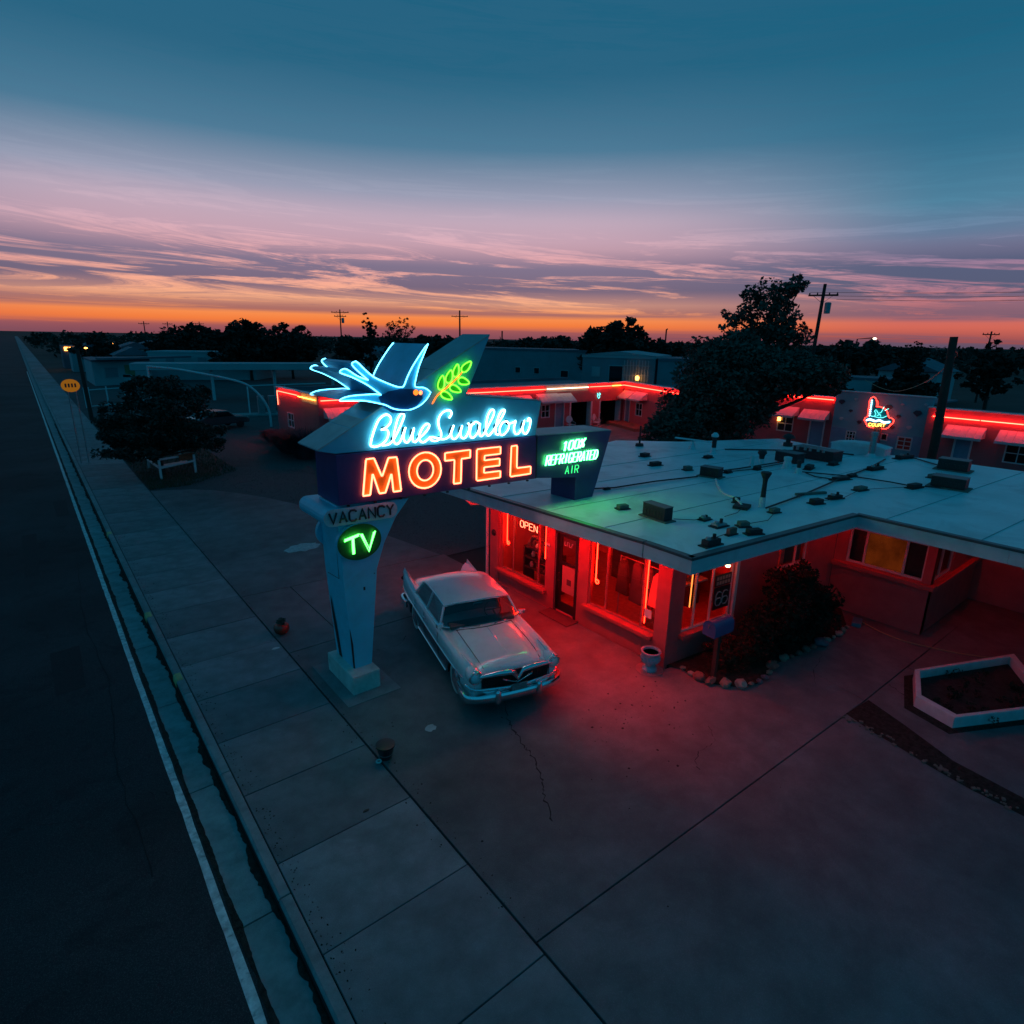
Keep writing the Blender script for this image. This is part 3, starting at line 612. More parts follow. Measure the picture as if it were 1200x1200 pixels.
# lighter metal on the slanting top edge, two sheets
A, T = Vector((3.895, 5.012)), Vector((7.706, 7.063))
d = (T-A).normalized(); n2 = Vector((-d.y, d.x))
cuts = [0, .17, .36, .66, 1.0]
for i in range(4):
    a = A + (T-A)*(cuts[i]+.002) + n2*.002; b = A + (T-A)*(cuts[i+1]-.002) + n2*.002
    q = MB().prism([tuple(a), tuple(b), tuple(b+n2*.022), tuple(a+n2*.022)], 'y', FY-.01, BKY+.01); q.build('top_sheet', signtop, sign)
MB().prism([(7.11, 5.852), (9.18, 5.646), (9.18, 5.662), (7.11, 5.868)], 'y', FY-.008, BKY).build('top_sheet', signtop, sign)
BAND2 = [(4.221, 4.915), (9.03, 4.842), (9.081, 3.846), (4.212, 3.955)]
band = MB().prism(BAND2, 'y', FY-.02, BKY+.02).build('letter_cabinet', signnavy, sign, bev=.008)
AB = [(9.085, 4.845), (11.62, 4.775), (11.22, 3.60), (9.085, 3.85)]
MB().prism(AB, 'y', FY, BKY).build('side_cabinet', signnavy, sign, bev=.008)
MB().prism([(9.085, 4.852), (11.60, 4.782), (11.60, 4.80), (9.085, 4.87)], 'y', FY-.01, BKY+.01).build('top_sheet', signtop, sign)
MB().prism([(10.42, 3.70), (11.25, 3.60), (11.02, 2.98), (10.42, 2.98)], 'y', FY+.02, BKY-.05).build('roof_pylon', signnavy, sign, bev=.008)
ftg = MB().boxb(10.36, 11.1, FY-.05, BKY+.02, 2.9, 3.03); ftg.build('pylon_flashing', drip, sign)
# seams in the navy band
sm = MB()
for x in (9.06,): sm.boxb(x-.012, x+.012, FY-.03, FY-.018, 3.86, 4.84)
sm.build('cabinet_seam', blackm, sign)
# script
for pl_ in SCRIPT:
    path = smoothpath([(x, FY-.045, z) for x, z in pl_], 4)
    s_ = MB().tube(path, .016, 6).build('script_tube', nCy, sign)
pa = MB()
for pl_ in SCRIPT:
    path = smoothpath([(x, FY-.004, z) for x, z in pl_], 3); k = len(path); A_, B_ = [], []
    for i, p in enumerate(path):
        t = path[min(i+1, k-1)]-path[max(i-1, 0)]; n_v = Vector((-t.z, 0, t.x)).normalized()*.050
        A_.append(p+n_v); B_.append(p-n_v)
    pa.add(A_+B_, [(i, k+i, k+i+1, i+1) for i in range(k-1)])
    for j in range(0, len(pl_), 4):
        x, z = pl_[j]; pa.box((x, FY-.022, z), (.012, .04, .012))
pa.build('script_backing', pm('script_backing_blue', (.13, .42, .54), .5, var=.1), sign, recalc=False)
# block letters: orange face sunk in a channel, tube round its edge
for i, o_ in enumerate(MOTEL + [None]):
    if o_ is None:
        f_ = MB().ring(OOUT, OIN, 'y', FY-.032, FY-.021)
        lt = f_.build('block_letter', letterorange, sign)
        for src in (OOUT, OIN): MB().tube([(x, FY-.068, z) for x, z in src], .017, 6, True).build('letter_tube', nOr, lt)
        k = len(OOUT); kk = len(OIN)
        ch = MB()
        for src in (OOUT, OIN):
            q = len(src); vs = [(x, FY-.021, z) for x, z in src] + [(x, FY-.055, z) for x, z in src]
            ch.add(vs, [(a, (a+1) % q, q+(a+1) % q, q+a) for a in range(q)])
        ch.build('letter_return', letterorange, lt, recalc=False)
        continue
    lt = MB().prism(o_, 'y', FY-.032, FY-.021).build('block_letter', letterorange, sign)
    q = len(o_); vs = [(x, FY-.021, z) for x, z in o_] + [(x, FY-.055, z) for x, z in o_]
    MB().add(vs, [(a, (a+1) % q, q+(a+1) % q, q+a) for a in range(q)]).build('letter_return', letterorange, lt, recalc=False)
    pth = []
    for a in range(q):
        p0, p1 = Vector(o_[a]), Vector(o_[(a+1) % q])
        for t in (.04, .5, .96): w = p0.lerp(p1, t); pth.append((w.x, FY-.068, w.y))
    MB().tube(pth, .017, 6, True).build('letter_tube', nOr, lt)
# side lettering
def neon_text(name, txt, org, end, h, m, r, shear=.0, y=None, parent=sign, double=0.):
    mb = MB()
    for st in strokes_fit(txt, org, end, (0, 0, 1), h, shear):
        for dx in ((0,) if not double else (-double, double)):
            mb.tube([Vector(p)+Vector((dx, 0, 0)) for p in st], r, 5)
    return mb.build(name, m, parent)
yy = FY-.05
neon_text('neon_line', '100%', (9.86, yy, 4.42), (10.58, yy, 4.45), .22, nGr, .009, .22, double=.018)
neon_text('neon_line', 'REFRIGERATED', (9.33, yy, 4.13), (11.06, yy, 4.105), .23, nGr, .008, .22, double=.014)
neon_text('neon_line', 'AIR', (9.98, yy, 3.845), (10.42, yy, 3.83), .19, pm_dim := em('neon_green_dim', (.05, 1.0, .25), 1.6), .011, .1)
# vacancy plate: a pill that runs through the column
pill = []
for i in range(9): a = math.pi/2 + math.pi*i/8; pill.append((4.063+.153*math.cos(a), 3.737+.168*math.sin(a)))
for i in range(9): a = -math.pi/2 + math.pi*i/8; pill.append((5.271+.153*math.cos(a), 3.707+.163*math.sin(a)))
vp = MB().prism(pill, 'y', 10.345, 11.62).build('vacancy_case', colblue, sign, bev=.02)
vf = MB().prism([(x, z) for x, z in pill], 'y', 10.335, 10.342).build('vacancy_face', platepink, sign)
vt = MB()
for st in strokes_fit('VACANCY', (4.007, 10.315, 3.635), (5.322, 10.315, 3.61), (0, 0, 1), .209, 0): vt.tube(st, .014, 5)
for st in strokes_fit('VACANCY', (4.017, 10.328, 3.63), (5.332, 10.328, 3.605), (0, 0, 1), .209, 0): vt.tube(st, .022, 5)
vt.build('vacancy_lettering', darktube, sign)
# TV disc
dk = [(4.60+.475*math.cos(i*6.2832/32), 3.165+.385*math.sin(i*6.2832/32)) for i in range(32)]
dm = [(4.60+.455*math.cos(i*6.2832/32), 3.165+.365*math.sin(i*6.2832/32)) for i in range(32)]
MB().prism(dk, 'y', 10.36, 10.448).build('tv_disc', colblue, sign)
disc = MB().prism(dm, 'y', 10.352, 10.362).build('tv_disc_face', pm('tv_face_dark_green', (.006, .05, .012), .5, var=.1), sign)
tvb = [[(4.27, 3.285), (4.575, 3.345)], [(4.265, 3.255), (4.56, 3.315)], [(4.425, 3.31), (4.425, 2.965)], [(4.45, 3.31), (4.45, 2.97)],
       [(4.60, 3.335), (4.755, 2.955), (4.905, 3.345)], [(4.63, 3.335), (4.765, 3.01), (4.875, 3.33)]]
tv = MB()
for st in tvb: tv.tube([(x, 10.30, z) for x, z in st], .014, 6)
tv.build('tv_tube', nTv, sign)
# the same disc on the far side
MB().prism(dk, 'y', 11.322, 11.42).build('tv_disc', colblue, sign)
# bird: thick cut-out cabinet straddling the arrow, tubes on both faces
BF, BB = 10.2, 11.5
bo = MB().prism(BIRD, 'y', BF, BB)
bird = bo.build('bird_cabinet', birdblue, sign)
def bird_tubes(y):
    a = BIRD
    segs = [a[0:9], a[8:15], a[14:23], a[22:27], a[26:36], a[35:41], a[40:] + a[:1]]
    mb = MB()
    for s_ in segs: mb.tube(smoothpath([(x, y, z) for x, z in s_], 3), .0115, 6)
    return mb
bird_tubes(BF-.035).build('outline_tube', nCy2, bird)
bird_tubes(BB+.035).build('outline_tube', nCy2, bird)
# belly sheet: the darker navy body panel
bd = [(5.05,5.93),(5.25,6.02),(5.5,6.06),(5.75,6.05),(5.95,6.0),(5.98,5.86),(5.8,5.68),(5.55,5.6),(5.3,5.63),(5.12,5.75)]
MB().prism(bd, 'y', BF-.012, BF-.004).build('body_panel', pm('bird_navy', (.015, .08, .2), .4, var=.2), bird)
ex, ez = EYE[0]
MB().lathe([(.0, 0), (.035, .004), (.04, .02), (.02, .035), (0, .04)], (ex, BF-.005, ez), 12, Matrix.Rotation(R(90), 3, 'X')).build('eye', nEye, bird)
MB().lathe([(.05, 0), (.055, .015), (.05, .018)], (ex-.10, BF-.005, ez+.01), 12, Matrix.Rotation(R(90), 3, 'X')).build('eye_ring', nStem, bird)
MB().prism([(6.12, 6.03), (6.27, 5.985), (6.13, 5.93)], 'y', 10.6, 10.9).build('beak', blackm, bird)
# olive branch
st = MB().tube(smoothpath([(x, FY-.06, z) for x, z in STEM], 4), .013, 6); st.tube(smoothpath([(x-.02, FY-.05, z-.03) for x, z in STEM[:5]], 4), .013, 6)
st.build('branch_stem_tube', nStem, sign)
for lf in LEAVES: MB().tube([(x, FY-.06, z) for x, z in lf], .015, 6, True).build('branch_leaf_tube', nYg, sign)
bk = MB()
for lf in LEAVES: bk.prism(lf, 'y', FY-.012, FY-.003)
bk.build('branch_leaf', pm('leaf_green_enamel', (.03, .30, .02), .5, var=.1), sign)
# fixing screws along the lower edge
for i in range(9):
    x = 4.4 + i*.55; MB().box((x, FY-.02, 3.955-(x-4.2)*.0224-.02), (.05, .04, .03)).build('bottom_clip', blackm, sign)
# ================================================================ the fifties sedan
car = thing('vintage_car', 'cream and teal fifties sedan with tail fins and V shaped grille beside the sign column', 'car', (7.19, 10.32, 0), R(-14.6))
car.scale = (1.035, 1.01, 1.01)
def interp(tab, y):
    if y <= tab[0][0]: return tab[0][1:]
    for a, b in zip(tab, tab[1:]):
        if y <= b[0]:
            t = (y-a[0])/(b[0]-a[0]); t = t*t*(3-2*t)*.5+t*.5
            return [p+(q-p)*t for p, q in zip(a[1:], b[1:])]
    return tab[-1][1:]
#       y     w    top  fender
TAB = [(-2.46, .84, .80, .90), (-2.38, .90, .88, .94), (-2.15, .945, .945, .965), (-1.7, .965, .985, .975), (-1.0, .97, 1.01, .985), (-.6, .97, 1.01, .985),
       (.3, .97, .985, .985), (1.2, .968, .985, 1.0), (1.6, .965, 1.01, 1.03), (2.0, .955, .99, 1.07), (2.4, .93, .93, 1.10), (2.62, .89, .86, 1.09)]
def zbot(y):
    for c0 in (-1.58, 1.42):
        d_ = abs(y-c0)
        if d_ < .41: return .30 + math.sqrt(max(0, .41*.41-d_*d_))*.92
    return .26 if y > -2.3 else .34
def sect(y):
    w, ht, hf = interp(TAB, y); zb = zbot(y)
    rear = max(0, min(1, (y-1.2)/1.2)); fr = max(0, min(1, (-y-1.9)/.5))
    p = [(0, ht+.02), (.22*w, ht+.018), (.44*w, ht+.008), (.60*w, ht-.012), (.70*w, ht-.045-.02*rear), (.80*w, hf-.05-.03*rear-.02*fr), (.885*w, hf-.004), (.935*w, hf-.012), (.978*w, hf-.075),
         (1.0*w, hf-.20), (1.0*w, .655), (.995*w, .63), (.985*w, .48), (.965*w, .34), (.955*w, .27), (.86*w, .25)]
    return [(x, max(z, zb if i > 8 else z)) for i, (x, z) in enumerate(p)] + [(0, max(.25, .25))]
ys = sorted(set([-2.46, -2.42, -2.38, -2.3, -2.2, -2.1] + [-1.58+d for d in (-.42, -.41, -.39, -.34, -.25, -.12, 0, .12, .25, .34, .39, .41, .42)] + [-.9, -.6, -.3, 0, .3, .6, .9] +
                [1.42+d for d in (-.42, -.41, -.39, -.34, -.25, -.12, 0, .12, .25, .34, .39, .41, .42)] + [1.95, 2.1, 2.25, 2.4, 2.52, 2.62]))
bm_ = MB(); ring_n = None; secs = []
for y in ys:
    h = sect(y); full = [(x, y, z) for x, z in h] + [(-x, y, z) for x, z in h[-2:0:-1]]
    secs.append(full)
k = len(secs[0]); hl_ = len(sect(0))
vs = [v for s_ in secs for v in s_]; fs = []; mi = []
for i in range(len(ys)-1):
    for j in range(k):
        j2 = (j+1) % k; fs.append((i*k+j, i*k+j2, (i+1)*k+j2, (i+1)*k+j))
        jj = j if j < hl_-1 else k-1-j
        mi.append(1 if (11 <= jj <= 13 and -2.05 < ys[i] < 2.45) else (2 if jj >= 14 else 0))
fs += [tuple(range(k))[::-1], tuple(range((len(ys)-1)*k, len(ys)*k))]; mi += [0, 0]
bm_.v = vs; bm_.f = fs; bm_.mi = mi
body = bm_.build('body', [carwhite, carteal, blackm], car, True, smooth=50)
L_ = dict(local=True)
# hood with its centre crease and shut lines
hd = MB()
for sx_ in (-1, 1):
    hd.tube([(sx_*(.60*interp(TAB, y)[0]+.03), y, interp(TAB, y)[1]-.012) for y in (-2.3, -2.0, -1.6, -1.2, -.85)], .006, 4)
hd.tube([(-.62, -.82, .992), (-.3, -.93, 1.022), (0, -.96, 1.028), (.3, -.93, 1.022), (.62, -.82, .992)], .014, 6)
hd.build('hood_seam', blackm, car, True)
MB().tube([(0, y, interp(TAB, y)[1]+.022) for y in (-2.4, -2.0, -1.5, -1.0)], .008, 6).build('hood_crease', carwhite, car, True)
for sx_ in (-1, 1):
    for y in (-.62, .42, 1.18): MB().tube([(sx_*.958, y, .92), (sx_*.972, y, .80), (sx_*.974, y, .655), (sx_*.962, y, .46), (sx_*.94, y, .29)], .005, 4).build('door_seam', blackm, car, True)
# roof shell
def roofz(x, y): return 1.515 - .085*abs(x/.74)**2.4 - .06*abs((y-.35)/.85)**2.6
nx, ny = 12, 12; rf = MB(); vs = []
for j in range(ny+1):
    for i in range(nx+1):
        x = -.74 + 1.48*i/nx; y0 = -.46 + .10*abs(x/.74)**2; y1 = 1.28 - .12*abs(x/.74)**2; y = y0+(y1-y0)*j/ny
        vs.append((x, y, roofz(x, y)))
k2 = len(vs); vs += [(x*1.0, y, z-.045) for x, y, z in vs]
ff = []
for j in range(ny):
    for i in range(nx):
        a = j*(nx+1)+i; ff += [(a, a+1, a+nx+2, a+nx+1), (k2+a, k2+a+nx+1, k2+a+nx+2, k2+a+1)]
bd_ = [i for i in range(nx+1)] + [j*(nx+1)+nx for j in range(1, ny+1)] + [ny*(nx+1)+i for i in range(nx-1, -1, -1)] + [j*(nx+1) for j in range(ny-1, 0, -1)]
for a, b in zip(bd_, bd_[1:]+bd_[:1]): ff.append((a, b, k2+b, k2+a))
roof_c = rf.add(vs, ff).build('roof_panel', carwhite, car, True, smooth=60)
edge = [vs[i] for i in bd_]
MB().tube([(x, y, z-.03) for x, y, z in edge], .014, 6, True).build('roof_trim', chrome, car, True)
# glass
def strip(bot, top): 
    mb = MB(); q = len(bot); mb.add(bot+top, [(i, i+1, q+i+1, q+i) for i in range(q-1)]); return mb
wsb = [(x, -.86+.30*abs(x/.88)**2.2, 1.0+.01) for x in (-.88, -.7, -.45, -.2, 0, .2, .45, .7, .88)]
wst = [(x*.81, -.43+.09*abs(x/.88)**2, roofz(x*.81, -.42)-.03) for x in (-.88, -.7, -.45, -.2, 0, .2, .45, .7, .88)]
strip(wsb, wst).build('windshield', carpane, car, True, smooth=60)
MB().tube(wsb, .018, 6).build('windshield_trim', chrome, car, True)
rwb = [(x, 1.66-.22*abs(x/.84)**2, 1.015) for x in (-.84, -.6, -.3, 0, .3, .6, .84)]
rwt = [(x*.84, 1.26-.10*abs(x/.84)**2, roofz(x*.84, 1.2)-.03) for x in (-.84, -.6, -.3, 0, .3, .6, .84)]
strip(rwb, rwt).build('rear_window', carpane, car, True, smooth=60)
for sx_ in (-1, 1):
    pb_ = [(-.55, 1.0), (.40, 1.0), (1.40, 1.01)]; pt = [(-.36, 0), (.38, 0), (1.14, 0)]
    def bp(y): return (sx_*.885, y, 1.0)
    def tp(y): return (sx_*.738, y, roofz(.738, y)-.03)
    for a, b, c_, d_ in ((-.50, .38, -.32, .36), (.46, 1.30, .42, 1.06)):
        MB().quad(bp(a), bp(b), tp(d_), tp(c_)).build('side_window', carpane, car, True)
    fr_ = MB()
    for a, c_ in ((-.55, -.36), (.42, .39), (1.38, 1.12)): fr_.tube([bp(a), tp(c_)], .026, 6)
    fr_.build('pillar', carwhite, car, True)
    MB().tube([(sx_*.905, y, 1.0) for y in (-.6, 0, .6, 1.0, 1.4)], .014, 6).build('belt_trim', chrome, car, True)
    cp = MB().add([bp(1.34), (sx_*.84, 1.46, 1.01), (sx_*.62, 1.19, roofz(.62, 1.19)-.03), tp(1.10)], [(0, 1, 2, 3)]); cp.build('rear_pillar', carwhite, car, True)
    # side spear, sill trim, fins
    MB().tube([(sx_*(interp(TAB, y)[0]+.008), y, .70-.02*math.sin((y+2)*1.2)) for y in (-2.2, -1.8, -1.2, -.6, 0, .6, 1.2, 1.8, 2.3, 2.55)], .013, 6).build('side_trim', chrome, car, True)
    MB().tube([(sx_*.945, y, .285) for y in (-1.12, -.6, 0, .5, .98)], .020, 6).build('sill_trim', chrome, car, True)
    for y in (.22, 1.02): MB().tube([(sx_*.975, y, .865), (sx_*1.0, y+.03, .87), (sx_*1.0, y+.13, .87), (sx_*.975, y+.16, .865)], .011, 6).build('door_handle', chrome, car, True)
    fin = MB().add([(sx_*.86, 1.25, 1.0), (sx_*.93, 1.25, .95), (sx_*.86, 2.0, 1.10), (sx_*.92, 2.0, .98), (sx_*.835, 2.62, 1.19), (sx_*.875, 2.66, 1.06), (sx_*.80, 2.0, .98), (sx_*.80, 2.62, .98), (sx_*.80, 1.25, .97), (sx_*.83, 2.60, 1.185)],
                   [(0, 1, 3, 2), (2, 3, 5, 4), (0, 2, 6, 8), (2, 9, 7, 6), (4, 5, 7, 9), (2, 4, 9)])
    fin.build('tail_fin', carwhite, car, True, smooth=40)
    tl = MB().lathe([(.055, 0), (.06, .02), (.045, .05), (0, .06)], (sx_*.87, 2.63, .90), 12, Matrix.Rotation(R(-90), 3, 'X')); tl.build('tail_lamp', pm('tail_lamp_red%d' % (sx_+1), (.25, .02, .015), .2, var=.1), car, True)
    # headlamps in their hooded fenders
    RX = Matrix.Rotation(R(90), 3, 'X')
    hl = MB().lathe([(.10, -.30), (.138, -.18), (.145, -.04), (.140, .03), (.118, .035), (.112, .01), (0, .005)], (sx_*.80, -2.44, .835), 20, RX).build('headlight', carwhite, car, True, smooth=40)
    MB().tube([(sx_*.80+.122*math.cos(q*.2618), -2.478, .835+.122*math.sin(q*.2618)) for q in range(24)], .016, 6, True).build('headlight_ring', chrome, hl, True, smooth=60)
    MB().lathe([(.108, .015), (.095, .035), (.055, .052), (0, .058)], (sx_*.80, -2.44, .835), 20, RX).build('headlight_lens', lampglass, hl, True, smooth=60)
    hp = MB(); 
    for jj, (y, r1, z1) in enumerate([(-2.50, .135, .965), (-2.3, .13, .985), (-2.0, .08, .985)]): pass
    MB().tube([(sx_*.80, -2.52, .93), (sx_*.80, -2.40, .945), (sx_*.80, -2.1, .955), (sx_*.815, -1.7, .955)], [.02, .035, .035, .012], 8).build('fender_crest', chrome if False else carwhite, car, True, smooth=60)
    MB().lathe([(.0, -.02), (.04, -.015), (.045, .02), (.02, .05), (0, .055)], (sx_*.80, -2.44, .955), 10, RX).build('fender_ornament', chrome, car, True, smooth=60)
    # mirrors
    mr = MB().box((sx_*.93, -.68, 1.10), (.15, .07, .09), rz=R(-12*sx_)); mr.tube([(sx_*.90, -.66, .97), (sx_*.93, -.68, 1.07)], .014, 6); mr.build('mirror', chrome, car, True, bev=.015)
    # wheels
    for wy in (-1.58, 1.42):
        RY = Matrix.Rotation(R(90*sx_), 3, 'Y')
        w_ = MB().lathe([(.20, -.20), (.31, -.19), (.345, -.14), (.348, -.06), (.335, -.02), (.30, 0)], (sx_*.90, wy, .345), 24, RY).build('wheel', tyrem, car, True, smooth=50)
        MB().lathe([(.305, .0), (.295, .008), (.235, .010), (.225, .0)], (sx_*.90, wy, .345), 24, RY).build('whitewall', whitewall, w_, True)
        MB().lathe([(.225, -.01), (.20, .012), (.12, .03), (.05, .055), (0, .06)], (sx_*.90, wy, .345), 24, RY).build('hubcap', chrome, w_, True, smooth=60)
        MB().lathe([(.43, -.5), (.43, -.10)], (sx_*.90, wy, .345), 20, RY).build('wheel_well', blackm, car, True)
MB().boxb(-.80, .80, -2.2, 2.3, .24, .40).build('underbody', blackm, car, True)
# grille: dark opening, heavy upper bar dipping into a V, lower bars
MB().prism([(-.70, .78), (-.66, .54), (.66, .54), (.70, .78), (.35, .84), (0, .84), (-.35, .84)], 'y', -2.475, -2.455).build('grille_opening', grilldark, car, True)
gx = []
for i in range(23):
    x = -.69+1.38*i/22; gx.append((x, -2.49))
sl = MB()
for x, y in gx: sl.box((x, y, .68), (.010, .012, .26))
sl.build('grille_slat', grilldark, car, True)
ub = [(-.92, -2.42, .74), (-.74, -2.50, .855), (-.40, -2.535, .875), (-.15, -2.55, .865), (-.09, -2.555, .84), (0, -2.575, .70), (.09, -2.555, .84), (.15, -2.55, .865), (.40, -2.535, .875), (.74, -2.50, .855), (.92, -2.42, .74)]
MB().tube(ub[1:10], [.034, .052, .054, .05, .04, .05, .054, .052, .034], 8).build('grille_bar', chrome, car, True, smooth=60)
MB().tube([(-.30, -2.55, .74), (-.16, -2.555, .68), (0, -2.565, .625), (.16, -2.555, .68), (.30, -2.55, .74)], .014, 6).build('grille_bar', chrome, car, True, smooth=60)
MB().tube([(-.88, -2.38, .56), (-.72, -2.50, .575), (-.2, -2.56, .55), (.2, -2.56, .55), (.72, -2.50, .575), (.88, -2.38, .56)], .034, 8).build('grille_bar', chrome, car, True, smooth=60)
MB().tube([(-.94, -2.30, .62), (-.86, -2.45, .60), (-.60, -2.53, .51), (.60, -2.53, .51), (.86, -2.45, .60), (.94, -2.30, .62)], .027, 8).build('grille_bar', chrome, car, True, smooth=60)
MB().prism([(-.075, .93), (.075, .93), (0, .80)], 'y', -2.60, -2.575).build('hood_emblem', blackm, car, True, bev=.006)
MB().tube([(-.085, -2.592, .94), (0, -2.6, .785), (.085, -2.592, .94)], .012, 6).build('hood_emblem_trim', chrome, car, True)
# bumpers
def bumper(s_, y0, z0):
    path = smoothpath([(-.985, s_*1.95, z0+.04), (-1.0, s_*2.25, z0+.02), (-.93, s_*(y0-.15), z0), (-.60, s_*(y0-.03), z0), (0, s_*(y0+.01), z0), (.60, s_*(y0-.03), z0), (.93, s_*(y0-.15), z0), (1.0, s_*2.25, z0+.02), (.985, s_*1.95, z0+.04)], 4)
    mb = MB(); n = len(path); prof = [(-.035, -.085), (.02, -.08), (.045, -.035), (.045, .03), (.015, .08), (-.035, .085)]; vs = []
    for i, p in enumerate(path):
        t = (path[min(i+1, n-1)]-path[max(i-1, 0)]).normalized(); o_ = Vector((t.y, -t.x, 0))*(1 if s_ < 0 else -1)
        vs += [p + o_*a + Vector((0, 0, b)) for a, b in prof]
    q = len(prof); fs = [(i*q+j, i*q+(j+1) % q, (i+1)*q+(j+1) % q, (i+1)*q+j) for i in range(n-1) for j in range(q)] + [tuple(range(q)), tuple(range((n-1)*q, n*q))]
    return mb.add(vs, fs).build('bumper', chrome, car, True, smooth=50)
bf = bumper(-1, 2.60, .40); br_ = bumper(1, 2.70, .42)
for x in (-.42, .42): MB().lathe([(.055, -.11), (.062, 0), (.05, .10), (.03, .15), (0, .155)], (x, -2.64, .43), 12).build('bumper_guard', chrome, bf, True, smooth=60)
MB().box((0.02, -2.61, .545), (.32, .015, .15)).build('licence_plate', pm('licence_plate_paint', (.16, .2, .2), .5, var=.3, scale=20), car, True, bev=.01)
# wipers and dashboard bits
MB().tube([(-.12, -.90, 1.04), (-.5, -.80, 1.06)], .007, 4).build('wiper', blackm, car, True)
MB().tube([(.2, -.90, 1.04), (.6, -.74, 1.06)], .007, 4).build('wiper', blackm, car, True)

# cabin inside the glass
MB().boxb(-.70, .70, -.05, .14, .95, 1.26).build('front_seat', seatm, car, True, bev=.05)
MB().boxb(-.70, .70, .95, 1.10, .95, 1.24).build('rear_seat', seatm, car, True, bev=.05)
MB().prism([(-.78, .99), (-.55, .99), (-.50, 1.05), (-.62, 1.085), (-.76, 1.06)], 'x', -.72, .72).build('dashboard', dashm, car, True, bev=.02)
sw_c = Vector((.36, -.40, 1.13)); st2 = MB().tube([sw_c + Vector((.19*math.cos(q*.3927), .06*math.sin(q*.3927), .18*math.sin(q*.3927))) for q in range(16)], .014, 6, True)
st2.tube([sw_c + Vector((-.18, 0, 0)), sw_c + Vector((.18, 0, 0))], .012, 5); st2.tube([sw_c, sw_c + Vector((0, -.22, -.08))], .022, 6); st2.build('steering_wheel', dashm, car, True)
MB().box((0, -.44, 1.34), (.20, .02, .055)).build('rear_view_mirror', chrome, car, True, bev=.008)
# ================================================================ the office building
RZF = lambda x, y: 3.2 - .03*max(0, y-7)
off = thing('motel_office', 'flat roofed pink stucco office with red neon lit windows and wide white fascia', 'building', (10.17, 7.07, 0))
class WF:
    def __init__(s, p, d): s.p = Vector((p[0], p[1], 0)); s.d = Vector((d[0], d[1], 0)).normalized(); s.n = Vector((s.d.y, -s.d.x, 0))
    def pt(s, u, o, z): return s.p + s.d*u + s.n*o + Vector((0, 0, z))
def fbox(mb, F, u0, u1, o0, o1, z0, z1):
    q = [F.pt(u, o, z) for z in (z0, z1) for u, o in ((u0, o0), (u1, o0), (u1, o1), (u0, o1))]
    return mb.add(q, [(0,3,2,1),(4,5,6,7),(0,1,5,4),(1,2,6,5),(2,3,7,6),(3,0,4,7)])
def wall(mb, F, L_, z0, z1, th, ops):
    us = sorted({0, L_} | {o[0] for o in ops} | {o[1] for o in ops}); zs = sorted({z0, z1} | {o[2] for o in ops} | {o[3] for o in ops})
    solid = lambda i, j: 0 <= i < len(us)-1 and 0 <= j < len(zs)-1 and not any(o[0] <= (us[i]+us[i+1])/2 <= o[1] and o[2] <= (zs[j]+zs[j+1])/2 <= o[3] for o in ops)
    for i in range(len(us)-1):
        for j in range(len(zs)-1):
            if not solid(i, j): continue
            a, b, c_, d_ = us[i], us[i+1], zs[j], zs[j+1]
            mb.quad(F.pt(a, 0, c_), F.pt(b, 0, c_), F.pt(b, 0, d_), F.pt(a, 0, d_))
            mb.quad(F.pt(a, -th, c_), F.pt(a, -th, d_), F.pt(b, -th, d_), F.pt(b, -th, c_))
            for di, dj, e in ((-1, 0, (a, c_, a, d_)), (1, 0, (b, d_, b, c_)), (0, -1, (b, c_, a, c_)), (0, 1, (a, d_, b, d_))):
                if not solid(i+di, j+dj): mb.quad(F.pt(e[0], 0, e[1]), F.pt(e[2], 0, e[3]), F.pt(e[2], -th, e[3]), F.pt(e[0], -th, e[1]))
    return mb
FR = WF((10.17, 13.55), (0, -1)); FR.n = Vector((-1, 0, 0))        # front wall, u runs from the far end to the corner
SD = WF((10.2, 7.07), (.9953, -.097)); SD.n = Vector((-.097, -.9953, 0))
WG = WF((16.6, 6.44), (0, -1)); WG.n = Vector((-1, 0, 0))
RT = WF((16.604, 4.12), (1, 0)); RT.n = Vector((0, -1, 0))
WR = WF((20.4, 4.12), (0, -1)); WR.n = Vector((-1, 0, 0))
fops = [(.47, 2.45, .48, 2.62), (2.82, 3.66, .03, 2.3), (4.03, 6.13, .63, 2.62)]
def wpart(F, L_, ops, z1=3.09): return wall(MB(), F, L_, -.1, z1, .2, ops).build('wall', stucco, off, recalc=False)
wpart(FR, 6.48, fops, 2.92)
sops = [(.42, 2.12, .70, 2.45), (3.8, 5.08, 1.52, 2.35)]
wpart(SD, 6.42, sops)
wops = [(.30, 2.14, 1.38, 2.36)]
wpart(WG, 2.32, wops)
wpart(RT, 3.8, [(.14, 1.5, 1.38, 2.36)])
wpart(WR, 16, [(1.0, 2.6, 1.2, 2.3), (4, 5, 0, 2.2)])
LE = WF((19.4, 13.544), (-1, 0)); LE.n = Vector((0, 1, 0))
wpart(LE, 9.2, [], 2.84)
# plinth line and the slimmer corner pillar
fb_ = MB(); fbox(fb_, FR, 6.13, 6.50, .0, .035, -.1, 3.0); fb_.build('corner_pillar', stucco, off, bev=.01)
fb_ = MB(); fbox(fb_, FR, 0, .40, .002, .03, -.1, 2.85); fb_.build('corner_pillar', stucco, off, bev=.01)
